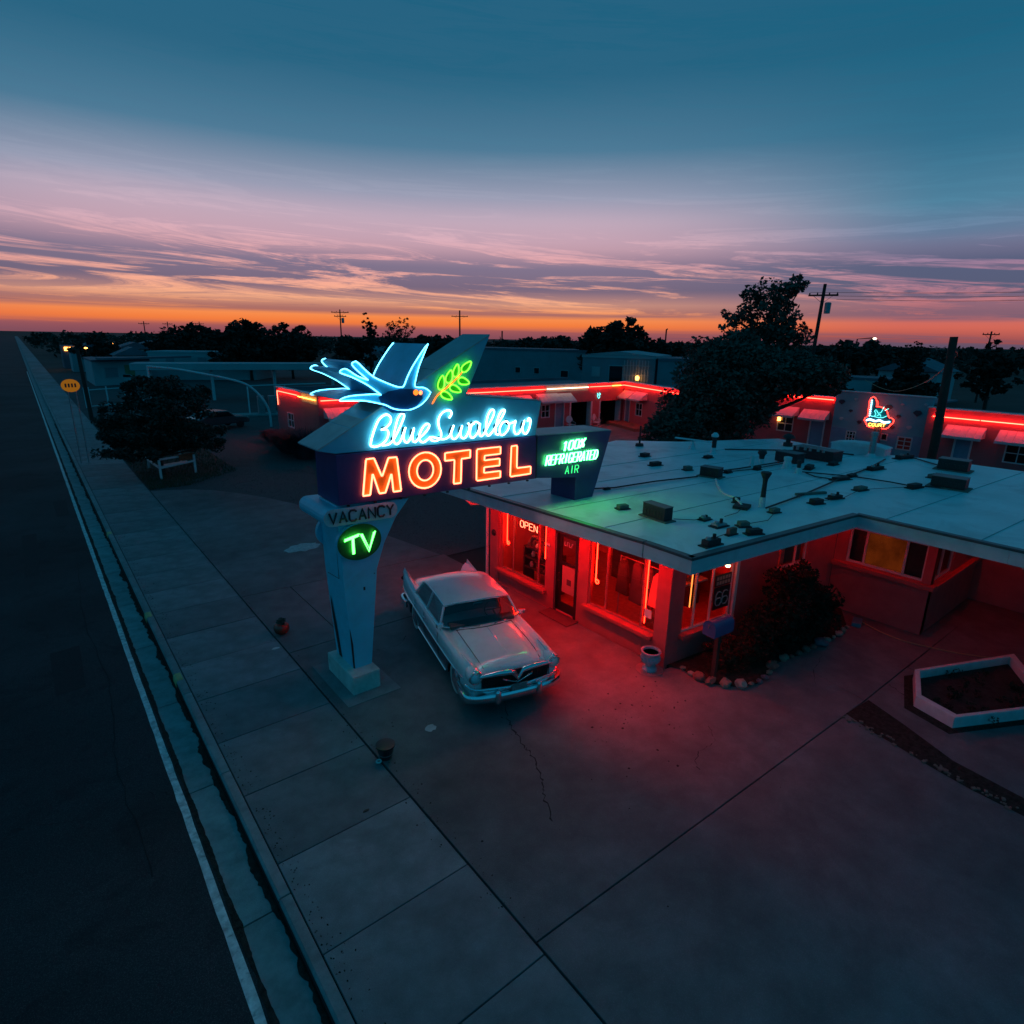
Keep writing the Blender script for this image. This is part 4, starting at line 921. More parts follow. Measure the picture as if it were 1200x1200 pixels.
# sills
for F, a, b, z in ((FR, .38, 2.52, .48), (FR, 3.95, 6.12, .63), (SD, .36, 2.2, .70), (SD, 3.72, 5.16, 1.52)):
    m_ = MB(); fbox(m_, F, a, b, -.06, .13, z-.10, z-.004); m_.build('window_sill', stuccodk, off, bev=.012)
m_ = MB(); fbox(m_, WG, .0, 2.32+.12, .004, .14, 1.24, 1.36); m_.build('window_sill', stuccodk, off, bev=.01)
m_ = MB(); fbox(m_, RT, 0.0, 3.8, .004, .14, 1.24, 1.36); m_.build('window_sill', stuccodk, off, bev=.01)
def window(F, a, b, z0, z1, muls, fm, w=.05, depth=-.07, gl=winglass):
    fr = MB(); o0, o1 = depth-.03, depth+.03
    fbox(fr, F, a, a+w, o0, o1, z0, z1); fbox(fr, F, b-w, b, o0, o1, z0, z1); fbox(fr, F, a+w, b-w, o0, o1, z0, z0+w); fbox(fr, F, a+w, b-w, o0, o1, z1-w, z1)
    for m__ in muls: fbox(fr, F, m__-w*.45, m__+w*.45, o0+.004, o1-.004, z0+w, z1-w)
    f = fr.build('window', fm, off, bev=.004)
    ed = [a] + list(muls) + [b]
    for p, q in zip(ed, ed[1:]):
        MB().quad(F.pt(p+w*.5, depth, z0+w*.5), F.pt(q-w*.5, depth, z0+w*.5), F.pt(q-w*.5, depth, z1-w*.5), F.pt(p+w*.5, depth, z1-w*.5)).build('pane', gl, f, recalc=False)
    return f
w1 = window(FR, .47, 2.45, .48, 2.62, (1.02, 2.11), framered)
w2 = window(FR, 4.03, 6.13, .63, 2.62, (4.60, 5.70), framered)
w3 = window(SD, .42, 2.12, .70, 2.45, (.86, 1.42), frameW, .045)
w4 = window(SD, 3.8, 5.08, 1.52, 2.35, (4.62,), frameW, .045)
w5 = window(WG, .30, 2.14, 1.38, 2.36, (.72, 1.66), frameW, .06)
w6 = window(RT, .14, 1.5, 1.38, 2.36, (.7,), frameW, .06)
w7 = window(WR, 1.0, 2.6, 1.2, 2.3, (1.8,), frameW, .06)
m_ = MB(); fbox(m_, SD, 2.12, 2.22, -.02, .05, .66, 2.50); m_.build('window_post', frameW, off, bev=.01)
m_ = MB(); k_ = 46; m_.add([WG.pt(.72+.92*i/k_, -.16+.018*math.sin(i*1.15), z) for z in (1.42, 2.33) for i in range(k_+1)], [(i, i+1, k_+2+i, k_+1+i) for i in range(k_)]); m_.build('window_blind', blindglow, off, smooth=80)
for a in (.32, 1.67): m_ = MB(); fbox(m_, WG, a, a+.42, -.30, -.28, 1.40, 2.34); m_.build('curtain', clothdk, off)
# dark rooms behind the side windows
m_ = MB(); m_.boxb(17.0, 20.2, 4.5, 6.3, .1, 2.6); m_.build('room_lining', clothdk, off)
# lobby door
dr = MB(); fbox(dr, FR, 2.82, 2.90, -.16, .02, .03, 2.3); fbox(dr, FR, 3.58, 3.66, -.16, .02, .03, 2.3); fbox(dr, FR, 2.90, 3.58, -.16, .02, 2.22, 2.3)
dfr = dr.build('door_frame', doorblk, off, bev=.006)
dl = MB(); fbox(dl, FR, 2.905, 3.0, -.10, -.06, .04, 2.215); fbox(dl, FR, 3.5, 3.575, -.10, -.06, .04, 2.215); fbox(dl, FR, 3.0, 3.5, -.10, -.06, .04, .30); fbox(dl, FR, 3.0, 3.5, -.10, -.06, 1.38, 1.45); fbox(dl, FR, 3.0, 3.5, -.10, -.06, 2.12, 2.215)
ld = dl.build('door', doorblk, off, bev=.004)
m_ = MB(); m_.quad(FR.pt(3.0, -.08, 1.45), FR.pt(3.5, -.08, 1.45), FR.pt(3.5, -.08, 2.12), FR.pt(3.0, -.08, 2.12)); m_.build('door_pane', winglass, ld, recalc=False)
m_ = MB(); fbox(m_, FR, 3.06, 3.56, -.052, -.046, .62, 1.36); m_.build('door_poster', pm('poster_red', (.5, .16, .13), .8, var=.08, scale=6), ld)
m_ = MB(); fbox(m_, FR, 3.24, 3.40, -.044, -.041, .86, 1.02); m_.build('poster_mark', clothdk, ld)
m_ = MB()
for i in range(4):
    fbox(m_, FR, 3.10+i*.085, 3.115+i*.085, -.055, -.05, 1.90, 2.02); fbox(m_, FR, 3.12+i*.085, 3.155+i*.085, -.055, -.05, 1.90+(i % 2)*.1, 1.92+(i % 2)*.1)
m_.build('door_lettering', paper, ld)
m_ = MB().tube([FR.pt(2.965, -.04, 1.12), FR.pt(2.965, .0, 1.12), FR.pt(2.965, .0, .90), FR.pt(2.965, -.04, .90)], .010, 6); m_.build('door_handle', chrome, ld)
m_ = MB().tube([FR.pt(2.88, .03, 2.2), FR.pt(2.88, .03, .1), FR.pt(3.55, .03, .1)], .008, 5); m_.build('door_chain', metalg, dfr)
st_ = MB(); fbox(st_, FR, 2.70, 3.78, .0, .42, -.02, .03); st_.build('door_mat', clothdk, off)
# lobby inside
lb = MB(); lb.quad((10.37, 7.27, .03), (15, 7.0, .03), (15, 13.35, .03), (10.37, 13.35, .03)); lb.build('lobby_floor', carpet, off, recalc=False)
lb = MB(); lb.boxb(14.6, 14.8, 6.95, 13.36, .03, 2.64); lb.boxb(10.36, 14.6, 7.3, 7.36, 2.5, 2.62) ; lb.build('lobby_back_wall', intred, off)
lb = MB(); lb.quad((10.36, 7.27, 2.64), (14.8, 6.9, 2.64), (14.8, 13.36, 2.64), (10.36, 13.36, 2.64)); lb.build('lobby_ceiling', intred, off, recalc=False)
# neon round the lobby windows: up one side, along the top, down the other, curled ends
def wneon(F, a, b, z0, z1, o, curl, m=nWin):
    loop = lambda u, s_: [F.pt(u+s_*(.05-.05*math.cos(t)), o, z0-.05*math.sin(t)) for t in [i*.75 for i in range(1, 8)]]
    p = [F.pt(a, o, z0), F.pt(a, o, z1), F.pt(b, o, z1), F.pt(b, o, z0)]
    if curl: p = loop(a, 1)[::-1] + p
    return MB().tube(p, .014, 6).build('window_neon', m, off)
wneon(FR, .62, 2.30, 1.28, 2.54, -.13, True)
wneon(FR, 4.17, 5.74, 1.26, 2.54, -.13, True)
for a_, b_ in ((.5, 2.9), (3.0, 6.6)): MB().tube([FR.pt(a_, 1.06, RZF(0, 13.55-a_)-.21), FR.pt(b_, 1.06, RZF(0, 13.55-b_)-.21)], .015, 6).build('eave_neon', nEave2, off)
for F_, a_, b_ in ((SD, .1, 6.2), (WG, .05, 2.2), (RT, .1, 3.6)):
    MB().tube([F_.pt(a_, .07, 2.80), F_.pt(b_, .07, 2.80)], .015, 6).build('eave_neon', nEave, off)
p_ = MB(); p_.tube([FR.pt(5.74, -.13, 1.26), FR.pt(5.74, -.13, .75)], .011, 6); p_.build('window_neon', nWin, off)
wneon(SD, .80, 1.50, 1.20, 2.38, -.14, False, nSide)
for a_, b_ in ((.7, 2.2), (4.3, 5.9)): MB().tube([FR.pt(a_, -.26, 2.56), FR.pt(b_, -.26, 2.56)], .014, 6).build('lobby_neon', nLobby, off)
# wall porthole lamp by the far corner, and the soffit lamp over the side window
ph = MB().lathe([(.0, 0), (.09, 0), (.10, .02), (.07, .05), (0, .06)], FR.pt(.06+.14, .03, 1.50), 16, Matrix.Rotation(R(-90), 3, 'Y')); ph.build('porthole', blackm, off)
fx = MB().lathe([(.05, .03), (.06, 0), (.0, 0)], SD.pt(1.68, .10, 2.16), 12); fx.build('lamp_cap', metalg, off)
lz = MB().lathe([(.0, -.07), (.045, -.06), (.06, -.03), (.05, .0), (.0, .0)], SD.pt(1.68, .10, 2.15), 12); lz.build('wall_lamp', bulb, off, smooth=60)
# notice boards by the side window
nb = MB(); fbox(nb, SD, 1.47, 2.03, -.035, -.015, 1.58, 1.86); n1 = nb.build('notice_board', blackm, off)
nb = MB()
for r_ in range(2):
    for q in range(5): fbox(nb, SD, 1.51+q*.10, 1.58+q*.10, -.013, -.009, 1.62+r_*.12, 1.70+r_*.12)
nb.build('notice_lettering', pm('faded_paint', (.25, .2, .17), .8, var=.3, scale=20), n1)
nb = MB(); fbox(nb, SD, 1.47, 2.03, -.035, -.015, 1.0, 1.56); n2_ = nb.build('notice_board', blackm, off)
nb = MB()
for q in range(2):
    for st in strokes('6', SD.pt(1.53+q*.23, -.008, 1.10), SD.d, (0, 0, 1), .34): nb.tube([SD.p*0 + Vector(p) for p in st], .016, 4)
nb.build('notice_lettering', pm('faded_green_paint', (.16, .26, .26), .8, var=.3, scale=20), n2_)
# ---- roof
PA = [(9.02, 5.9), (9.022, 7.0), (24.4, 7.0), (24.5, 6.3), (24.9, -12), (14.4, -12), (14.68, 5.35)]
PB = [(9.022, 7.0), (9.04, 14.5), (19.4, 17.0), (21.2, 15.0), (25.3, 12.9), (24.0, 9.7), (24.4, 7.0)]
rm = MB()
for P_ in (PA, PB):
    k = len(P_); rm.add([(x, y, RZF(x, y)) for x, y in P_] + [(x, y, RZF(x, y)-.12) for x, y in P_], [tuple(range(k)), tuple(range(k, 2*k))[::-1]])
for P_, sk in ((PA, 1), (PB, len(PB)-1)):
    k = len(P_)
    for i in range(k):
        if i == sk: continue
        a, b = P_[i], P_[(i+1) % k]
        rm.quad((*a, RZF(*a)), (*b, RZF(*b)), (*b, RZF(*b)-.12), (*a, RZF(*a)-.12))
roof = rm.build('roof', membrane, off)
# sheet seams over the membrane
sm = MB()
for y in (-6, -4.2, -2.4, -.6, 1.2, 3.0, 4.8):
    x0 = 14.7 if y < 5.3 else 9.2; sm.tube([(x0, y, 3.205), (24.4, y-.5, 3.205)], .008, 4)
for y in (8.2, 10.0, 11.8, 13.6): sm.tube([(9.2, y, RZF(0, y)+.004), (24, y-1.2 if y > 9 else y-.8, RZF(0, y-1.2 if y > 9 else y-.8)+.004)], .007, 4)
sm.build('membrane_seam', pm('membrane_seam_grey', (.36, .38, .39), .8, var=.2), roof)
# fascia boards and metal edge
OUT = [(9.04, 14.5), (9.022, 7.0), (9.02, 5.9), (14.68, 5.35), (14.4, -12)]
fz = lambda p: RZF(*p)
def fas(a, b, n):
    a = Vector(a); b = Vector(b); d_ = (b-a).normalized(); nn = Vector((d_.y, -d_.x)) 
    if nn.x > 0 and abs(nn.x) > .5: nn = -nn
    if nn.y > 0 and abs(nn.y) > .5: nn = -nn
    for i in range(n):
        p = a+(b-a)*((i+.0012)/n); q = a+(b-a)*((i+1-.0012)/n); c_ = .004; e = .034
        vs = []
        for z_ in (-.31, -.035):
            for pt, o_ in ((p, c_), (q, c_), (q, e), (p, e)): vs.append((pt.x+nn.x*o_, pt.y+nn.y*o_, fz((pt.x, pt.y))+z_))
        MB().add(vs, [(0,3,2,1),(4,5,6,7),(0,1,5,4),(1,2,6,5),(2,3,7,6),(3,0,4,7)]).build('fascia_board', fasciam, off)
    vs = []
    for z_ in (-.03, .028):
        for pt, o_ in ((a, -.10), (b, -.10), (b, .05), (a, .05)): vs.append((pt.x+nn.x*o_, pt.y+nn.y*o_, fz((pt.x, pt.y))+z_))
    MB().add(vs, [(0,3,2,1),(4,5,6,7),(0,1,5,4),(1,2,6,5),(2,3,7,6),(3,0,4,7)]).build('drip_edge', drip, off, bev=.006)
bkf = MB()  # unseen strip added to stop eave neon leaking between the boards
for a_, b_ in (((9.046, 14.5), (9.028, 7.0)), ((9.028, 7.0), (9.026, 5.9))): bkf.add([(*a_, fz(a_)-.11), (*b_, fz(b_)-.11), (*b_, fz(b_)-.30), (*a_, fz(a_)-.30), (a_[0]+.02, a_[1], fz(a_)-.11), (b_[0]+.02, b_[1], fz(b_)-.11), (b_[0]+.02, b_[1], fz(b_)-.30), (a_[0]+.02, a_[1], fz(a_)-.30)], [(0,1,2,3),(4,7,6,5),(0,4,5,1),(1,5,6,2),(2,6,7,3),(3,7,4,0)])
bkf.build('fascia_leak_stop', darkw, off)
fas((9.04, 14.5), (9.022, 7.0), 4); fas((9.022, 6.98), (9.02, 5.87), 1); fas((8.99, 5.9), (14.66, 5.35), 3); fas((14.68, 5.36), (14.4, -12), 6)
ds_ = MB().tube([(9.2, 13.6, 2.70), (9.5, 13.62, 2.42), (9.9, 13.66, 2.36), (10.12, 13.66, 2.2), (10.12, 13.66, .05)], .045, 8); ds_.build('downspout', whitepaint, off, smooth=40)
# ---- things in the lobby window
og = thing('open_sign', 'red neon OPEN sign hanging in the left lobby window', 'neon sign', FR.pt(1.7, -.2, 1.95))
mb = MB()
for st in strokes_fit('OPEN', FR.pt(1.17, -.16, 1.90), FR.pt(1.90, -.16, 1.90), (0, 0, 1), .19): mb.tube(st, .009, 5)
mb.build('neon_lettering', nOr, og)
mb = MB()
for u in (1.25, 1.82): mb.tube([FR.pt(u, -.17, 2.1), FR.pt(u, -.17, 2.6)], .004, 4)
mb.build('hanging_wire', blackm, og)
cl = thing('ceiling_lamp', 'glowing warm white hanging lamp above the OPEN sign in the lobby', 'lamp', (10.62, 12.18, 2.3))
MB().lathe([(0, -.05), (.09, -.04), (.14, 0), (.13, .05), (0, .06)], (10.62, 12.18, 2.17), 16).build('lamp_bowl', bulb, cl, smooth=60)
MB().lathe([(.15, .055), (.06, .12), (.012, .14), (.012, .47), (0, .47)], (10.62, 12.18, 2.17), 12).build('lamp_cap', metalg, cl, smooth=40)
wr = MB().tube([(10.42+.06*math.sin(a*3), 11.75+.28*math.cos(a), 1.52+.20*math.sin(a)) for a in [i*6.283/20 for i in range(20)]], .06, 6, True)
tag(wr.build('wreath', clothdk, loc=(10.4, 11.75, 1.5)), 'dark round wreath hanging below the OPEN sign', 'wreath')
sh = thing('display_shelf', 'low shelves of souvenirs behind the left lobby window', 'shelf', (10.9, 11.9, 0.03))
for z in (.55, .85, 1.15): MB().boxb(10.7, 11.1, 11.3, 12.6, z, z+.03).build('shelf_board', darkw, sh)
for y in (11.28, 12.62): MB().boxb(10.7, 11.1, y-.02, y+.02, .03, 1.2).build('shelf_side', darkw, sh)
random.seed(3)
for z in (.58, .88, 1.18):
    for i in range(6):
        y = 11.4+i*.2; h = random.uniform(.08, .2)
        MB().lathe([(.05, 0), (.06, h*.5), (.03, h), (0, h)], (10.85+random.uniform(-.06, .08), y, z), 8).build('souvenir', random.choice([clothdk, paper, darkw, brickred, metalg]), sh)
ra = thing('clothes_rack', 'rack with a pale robe and dark garments in the right lobby window', 'clothes rack', (11.0, 8.2, .03))
MB().tube([(10.75, 9.0, .04), (10.75, 9.0, 1.95), (10.75, 7.45, 1.95), (10.75, 7.45, .04)], .02, 6).build('rail', metalg, ra)
def garment(y, w, z0, m, x=10.75):
    pts = [(y-.05, 1.93), (y-w*.55, 1.82), (y-w*.9, 1.2 if z0 < 1.2 else z0+.1), (y-w*.95, z0), (y+w*.95, z0+.02), (y+w*.9, 1.2 if z0 < 1.2 else z0+.1), (y+w*.55, 1.82), (y+.05, 1.93)]
    MB().prism(pts, 'x', x-.05, x+.05).build('garment', m, ra, bev=.02)
garment(7.72, .26, 1.05, cloth, 10.6); garment(8.15, .22, .9, clothdk); garment(8.5, .2, .85, clothdk, 10.8); garment(8.85, .2, 1.0, darkw, 10.7)
ct = thing('reception_counter', 'dark wooden reception counter at the back of the lobby', 'counter', (13.4, 10, .03))
MB().boxb(13.2, 13.7, 8.6, 11.4, .03, 1.0).build('counter_front', darkw, ct); MB().boxb(13.15, 13.8, 8.5, 11.5, 1.0, 1.05).build('counter_top', clothdk, ct)
bx = MB().boxb(11.0, 11.35, 7.75, 8.3, .03, .42); tag(bx.build('display_box', brickred, loc=(11.1, 8, .03), bev=.02), 'low red display box on the floor of the right lobby window', 'box')
tag(MB().boxb(10.235, 10.245, 7.58, 7.78, .95, 1.15).build('window_notice', paper, loc=(10.24, 7.7, 1)), 'small white notice stuck in the right lobby window near the corner pillar', 'notice')
tag(MB().boxb(10.128, 10.138, 10.92, 11.06, 1.76, 1.83).build('wall_plate', paper, loc=(10.13, 11, 1.8)), 'small pale plate on the wall between left window and door', 'plate')
sf = MB(); fbox(sf, SD, .48, 1.36, -.45, -.15, 1.74, 1.78); sf.build('side_window_shelf', intred, off)
cu = MB()
for i in range(5): fbox(cu, SD, .5+i*.16, .6+i*.16, -.4, -.3, 1.78, 1.78+.1+.05*(i % 2))
tag(cu.build('shelf_ornaments', clothdk, loc=SD.pt(.9, -.35, 1.78)), 'row of dark ornaments on the shelf inside the side window', 'ornaments')
# ---- roof fixtures
def rp(x, y, z=0): return Vector((x, y, RZF(x, y)+z))
def rough_block(x, y, a, l=.34, w=.2, h=.12, m=None, pipe=.0, base=True, lab='', name='roof_block', cat='block', grp=None):
    t = thing(name, lab, cat, rp(x, y), 0, grp)
    if base: MB().box(rp(x, y, .012), (l*1.35, w*1.25, .024), a).build('pad', rooftar, t, bev=.004)
    MB().box(rp(x, y, .026+h/2), (l, w, h), a).build('block', m or blockm, t, bev=.012)
    if pipe:
        c_, s_ = math.cos(a), math.sin(a)
        MB().tube([rp(x+c_*l*.2, y+s_*l*.2, h), rp(x+c_*l*.2, y+s_*l*.2, h+pipe)], .035, 8).build('stub', rooftar, t)
        MB().lathe([(.06, 0), (.05, .05), (0, .06)], rp(x-c_*l*.25, y-s_*l*.25, h+.02), 10).build('knob', metalg, t)
    return t
G = 'small cable support blocks dotted over the roof'
specs = [
 (9.95, 6.12, -.1, .52, .22, .13, rooftar, .14, 'dark bracket with two upright stubs at the roof corner', 'roof_bracket', 'bracket'),
 (10.87, 6.25, -.1, .32, .12, .15, brickred, 0, 'red brick lying on the roof behind the front corner', 'brick', 'brick'),
 (11.18, 6.74, -.1, .42, .25, .06, metalg, .14, 'pale grey roof bracket with one stub behind the red brick', 'roof_bracket', 'bracket'),
 (11.60, 6.42, -.5, .30, .22, .11, blockm, 0, 'tan block on a dark pad behind the red brick', 'roof_block', 'block'),
 (11.30, 6.0, -.4, .42, .2, .11, rooftar, 0, 'dark block on a flat pad right of the red brick', 'roof_block', 'block'),
 (11.37, 7.22, 0, .30, .22, .05, blockm, .08, 'mushroom topped cable support near the vent box on the front roof', 'roof_support', 'support'),
 (10.69, 9.02, -.3, .34, .22, .10, blockm, 0, 'tan topped block in the green glow near the sign pylon', 'roof_block', 'block'),
 (11.95, 10.68, -.1, .22, .1, .05, rooftar, 0, 'tiny dark clip on the roof cable left of the flat vent box', 'cable_clip', 'clip'),
 (17.06, 13.54, 0, .40, .3, .12, rooftar, 0, 'dark block on the far left roof, farther of the two', 'roof_block', 'block'),
 (15.91, 12.16, -.2, .50, .26, .12, rooftar, .0, 'dark block on the far left roof, nearer of the two', 'roof_block', 'block'),
 (16.04, 10.99, -.3, .32, .24, .13, blockm, 0, 'squat block left of the flat vent box', 'roof_block', 'block'),
 (16.62, 9.94, 0, .3, .2, .08, rooftar, 0, 'small dark block right behind the flat vent box', 'roof_block', 'block'),
 (17.81, 9.64, 0, .3, .22, .12, rooftar, 0, 'small dark block under the white cone vent', 'roof_block', 'block'),
 (18.54, 11.92, 0, .42, .25, .08, rooftar, 0, 'dark pad at the foot of the capped flue pipe', 'roof_block', 'block'),
 (20.54, 8.50, 0, .45, .25, .1, rooftar, 0, 'dark block in front of the long roof hatch', 'roof_block', 'block'),
 (19.24, 8.67, .2, .6, .25, .12, rooftar, 0, 'dark block by the thin black pipe in mid roof', 'roof_block', 'block'),
 (14.86, 6.39, -.3, .40, .25, .12, rooftar, 0, 'dark block right of the funnel vent nearest the side eave', 'roof_block', 'block'),
 (15.77, 6.34, -.3, .50, .2, .09, rooftar, .12, 'dark bracket with an upright stub behind the side eave', 'roof_bracket', 'bracket'),
 (17.31, 6.35, -.2, .46, .25, .1, blockm, 0, 'tan streaked block on the right hand roof', 'roof_block', 'block'),
 (18.23, 7.26, -.3, .7, .25, .08, rooftar, 0, 'long dark strip block under the crossing cables', 'roof_block', 'block'),
 (18.99, 7.28, .0, .5, .2, .07, rooftar, 0, 'flat dark block behind the crossing cables', 'roof_block', 'block'),
 (20.75, 7.29, -.2, .75, .3, .1, rooftar, .16, 'low dark bracket with a stub in front of the hatch pipe', 'roof_bracket', 'bracket'),
 (18.88, 5.57, -.2, .55, .25, .12, rooftar, .0, 'dark block on the cable leading to the right hand vent box', 'roof_block', 'block'),
 (20.93, 5.72, -.2, .45, .28, .1, blockm, 0, 'grey block left of the far right vent box', 'roof_block', 'block'),
 (23.79, 7.50, -.3, .9, .3, .12, rooftar, .1, 'cluster of dark fittings on the far roof edge', 'roof_fitting', 'fitting'),
 (13.34, 7.65, 0, .18, .18, .14, rooftar, 0, 'small dark cube beside the curved white conduit', 'roof_block', 'block'),
 (13.21, 6.59, -.2, .3, .2, .10, blockm, 0, 'tan capped block at the foot of the funnel vent', 'roof_block', 'block')]
for x, y, a, l, w, h, m, p, lab, nm, cat in specs: rough_block(x, y, a, l*.74, w*.78, h*.85, m, p*.8, True, lab, nm, cat)
def ventbox(x, y, a, l, w, h, lab):
    t = thing('vent_box', lab, 'vent', rp(x, y)); c_, s_ = math.cos(a), math.sin(a)
    MB().box(rp(x, y, .02), (l*1.25, w*1.3, .03), a).build('base', blockm, t, bev=.005)
    MB().box(rp(x, y, .04+h/2), (l, w, h), a).build('case', rooftar, t, bev=.012)
    g = MB()
    for i in range(6): 
        o_ = -l*.36 + i*l*.14; g.box(rp(x+c_*o_+s_*(w/2+.004), y+s_*o_-c_*(w/2+.004), .04+h*.4), (l*.09, .01, h*.4), a)
    g.build('louvre', blackm, t)
    MB().box(rp(x, y, .045+h), (l*1.02, w*1.04, .012), a).build('lid', drip, t)
    return t
ventbox(10.62, 7.95, R(-95), .66, .26, .29, 'dark louvred vent box on the front roof beside the green glow')
ventbox(15.68, 9.91, R(-80), .58, .34, .26, 'flat dark vent box where the roof cables meet')
ventbox(19.75, 5.0, R(-85), .8, .5, .28, 'dark vent box at the right of the roof')
ventbox(22.76, 5.75, R(-85), .8, .5, .32, 'dark vent box at the far right of the roof')
def VL(prof, c, n=12): return MB().lathe([(r*.62, z*.85) for r, z in prof], c, n)
fu = thing('funnel_vent', 'dark flue with a flared top standing in mid roof', 'vent', rp(13.42, 7.02))
VL([(.12, 0), (.11, .28), (.11, .30)], rp(13.42, 7.02), 12).build('collar', caulk, fu)
VL([(.10, .28), (.085, .70), (.10, .82), (.20, .98), (.19, 1.02), (.08, 1.02)], rp(13.42, 7.02), 14).build('flue', rooftar, fu, smooth=40)
fp = thing('flue_pipe', 'white collared flue pipe with a pale cap near the back eave', 'vent', rp(19.62, 12.41))
VL([(.18, 0), (.13, .25)], rp(19.62, 12.41), 12).build('collar', caulk, fp); VL([(.13, .25), (.13, .72)], rp(19.62, 12.41), 12).build('pipe', rooftar, fp)
VL([(.2, .72), (.22, .80), (.1, .9), (0, .9)], rp(19.62, 12.41), 12).build('cap', caulk, fp)
sb = thing('vent_pipe', 'thin dark pipe standing on the far left edge of the roof', 'vent', rp(18.89, 15.3))
VL([(.28, 0), (.25, .12)], rp(18.89, 15.3), 10).build('base', rooftar, sb); VL([(.06, .1), (.055, .95)], rp(18.89, 15.3), 8).build('pipe', rooftar, sb)
tn = thing('turbine_vent', 'white vent with a flat cross arm near the back eave', 'vent', rp(19.86, 13.49))
VL([(.22, 0), (.12, .22), (.07, .35)], rp(19.86, 13.49), 12).build('cone', caulk, tn); MB().box(rp(19.86, 13.49, .36), (.1, 1.5, .05), R(10)).build('arm', caulk, tn)
cv = thing('cone_vent', 'small white cone vent in mid roof', 'vent', rp(18.08, 9.99)); VL([(.2, 0), (.12, .1), (.09, .42), (.10, .44), (0, .44)], rp(18.08, 9.99), 12).build('cone', caulk, cv)
hv = thing('hooded_vent', 'dark hooded vent on a white cone behind the cable', 'vent', rp(18.94, 10.14)); VL([(.16, 0), (.12, .2)], rp(18.94, 10.14), 12).build('collar', caulk, hv); VL([(.13, .2), (.15, .34), (.24, .42), (.2, .52), (0, .55)], rp(18.94, 10.14), 12).build('hood', rooftar, hv)
gp = thing('gooseneck_vent', 'white pot vent with a dark mouth in front of the rooftop cooler', 'vent', rp(18.76, 9.16)); VL([(.25, 0), (.17, .3), (.2, .34), (.2, .44), (.1, .46)], rp(18.76, 9.16), 12).build('pot', caulk, gp)
bp_ = thing('vent_pipe', 'thin black capped pipe with a pale foot in mid roof', 'vent', rp(18.21, 8.52)); VL([(.16, 0), (.1, .22)], rp(18.21, 8.52), 10).build('foot', caulk, bp_); VL([(.09, .22), (.09, .36), (.12, .38), (.1, .5), (0, .5)], rp(18.21, 8.52), 10).build('pipe', rooftar, bp_)
ac = thing('rooftop_cooler', 'pair of dark cooler boxes standing in the middle of the roof', 'cooler', rp(20.5, 9.65))
MB().box(rp(20.01, 9.72, .17), (.5, .8, .32), R(-8)).build('cooler_case', rooftar, ac, bev=.02); MB().box(rp(21.3, 9.4, .19), (.6, 1.5, .36), R(-8)).build('cooler_case', rooftar, ac, bev=.02)
MB().box(rp(20.01, 9.72, .34), (.52, .82, .02), R(-8)).build('cooler_lid', drip, ac); MB().box(rp(21.3, 9.4, .38), (.62, 1.52, .02), R(-8)).build('cooler_lid', drip, ac)
pg_ = MB()
for i in range(5): pg_.lathe([(.05, .36), (.05, .48+.06*(i % 2))], rp(20.6+.1*(i % 2), 8.9+i*.22), 8)
pg_.build('cooler_fitting', metalg, ac)
mv = thing('mushroom_vent', 'dark mushroom vent near the back roof edge', 'vent', rp(23.46, 11.55)); VL([(.3, 0), (.28, .16), (.15, .18), (.14, .34), (.42, .40), (.3, .52), (0, .6)], rp(23.46, 11.55), 14).build('mushroom', rooftar, mv)
ht = thing('roof_hatch', 'long pale domed skylight box on the far right of the roof', 'skylight', rp(23.9, 9.0))
MB().boxb(23.6, 24.2, 8.1, 9.95, 3.10, 3.42).build('kerb', whitepaint, ht)
pr = [(8.06, 3.42), (8.1, 3.46), (8.5, 3.53), (9.0, 3.55), (9.5, 3.53), (9.95, 3.46), (9.99, 3.42)]
MB().prism(pr, 'x', 23.56, 24.24).build('dome', caulk, ht)
hp_ = thing('flue_pipe', 'stubby grey flue in front of the domed skylight box', 'vent', rp(23.0, 8.3)); VL([(.35, 0), (.2, .1), (.17, .15)], rp(23.3, 8.4), 12).build('foot', caulk, hp_); VL([(.17, .15), (.17, .9), (.2, .92), (.2, 1.04), (0, 1.04)], rp(23.3, 8.4), 12).build('pipe', metalg, hp_)
sw_ = MB().box(rp(15.69, 6.92, .03), (.09, .95, .06), R(68)); tag(sw_.build('timber_strip', blockm, loc=rp(15.69, 6.92)), 'short pale timber strip lying under the long diagonal cable', 'timber')
tr = thing('conduit', 'curved white conduit arching down to a dark pad on the roof', 'conduit', rp(13.2, 7.6))
MB().tube([rp(x, y, z) for x, y, z in smoothpath([(15.3, 9.5, .05), (14.5, 8.9, .05), (13.8, 8.3, .06), (13.3, 7.65, .12), (13.0, 7.3, .06)], 4)], .03, 6).build('pipe', caulk, tr)
MB().box(rp(12.98, 7.28, .04), (.4, .34, .07), .3).build('pad', rooftar, tr)
def rcable(pts, r, lab):
    o = MB().tube([rp(x, y, .03+(.0 if i % 2 else .02)) for i, (x, y) in enumerate(pts)], r, 5).build('roof_cable', cable, loc=rp(*pts[0])); return tag(o, lab, 'cable', 'cables lying across the roof')
rcable([(10.8, 11.3), (12.21, 10.65), (13.7, 10.42), (15.3, 10.12)], .022, 'black cable from the sign pylon to the flat vent box')
rcable([(16.3, 10.2), (17.4, 10.05), (19.6, 9.75)], .022, 'black cable from the flat vent box to the rooftop cooler, farther strand')
rcable([(16.2, 10.0), (17.5, 9.75), (19.6, 9.55)], .016, 'black cable from the flat vent box to the rooftop cooler, nearer strand')
rcable([(13.27, 6.83), (15.4, 6.98), (18.2, 7.26), (20.6, 7.45), (22.8, 7.75)], .024, 'long diagonal black cable from the funnel vent to the far edge')
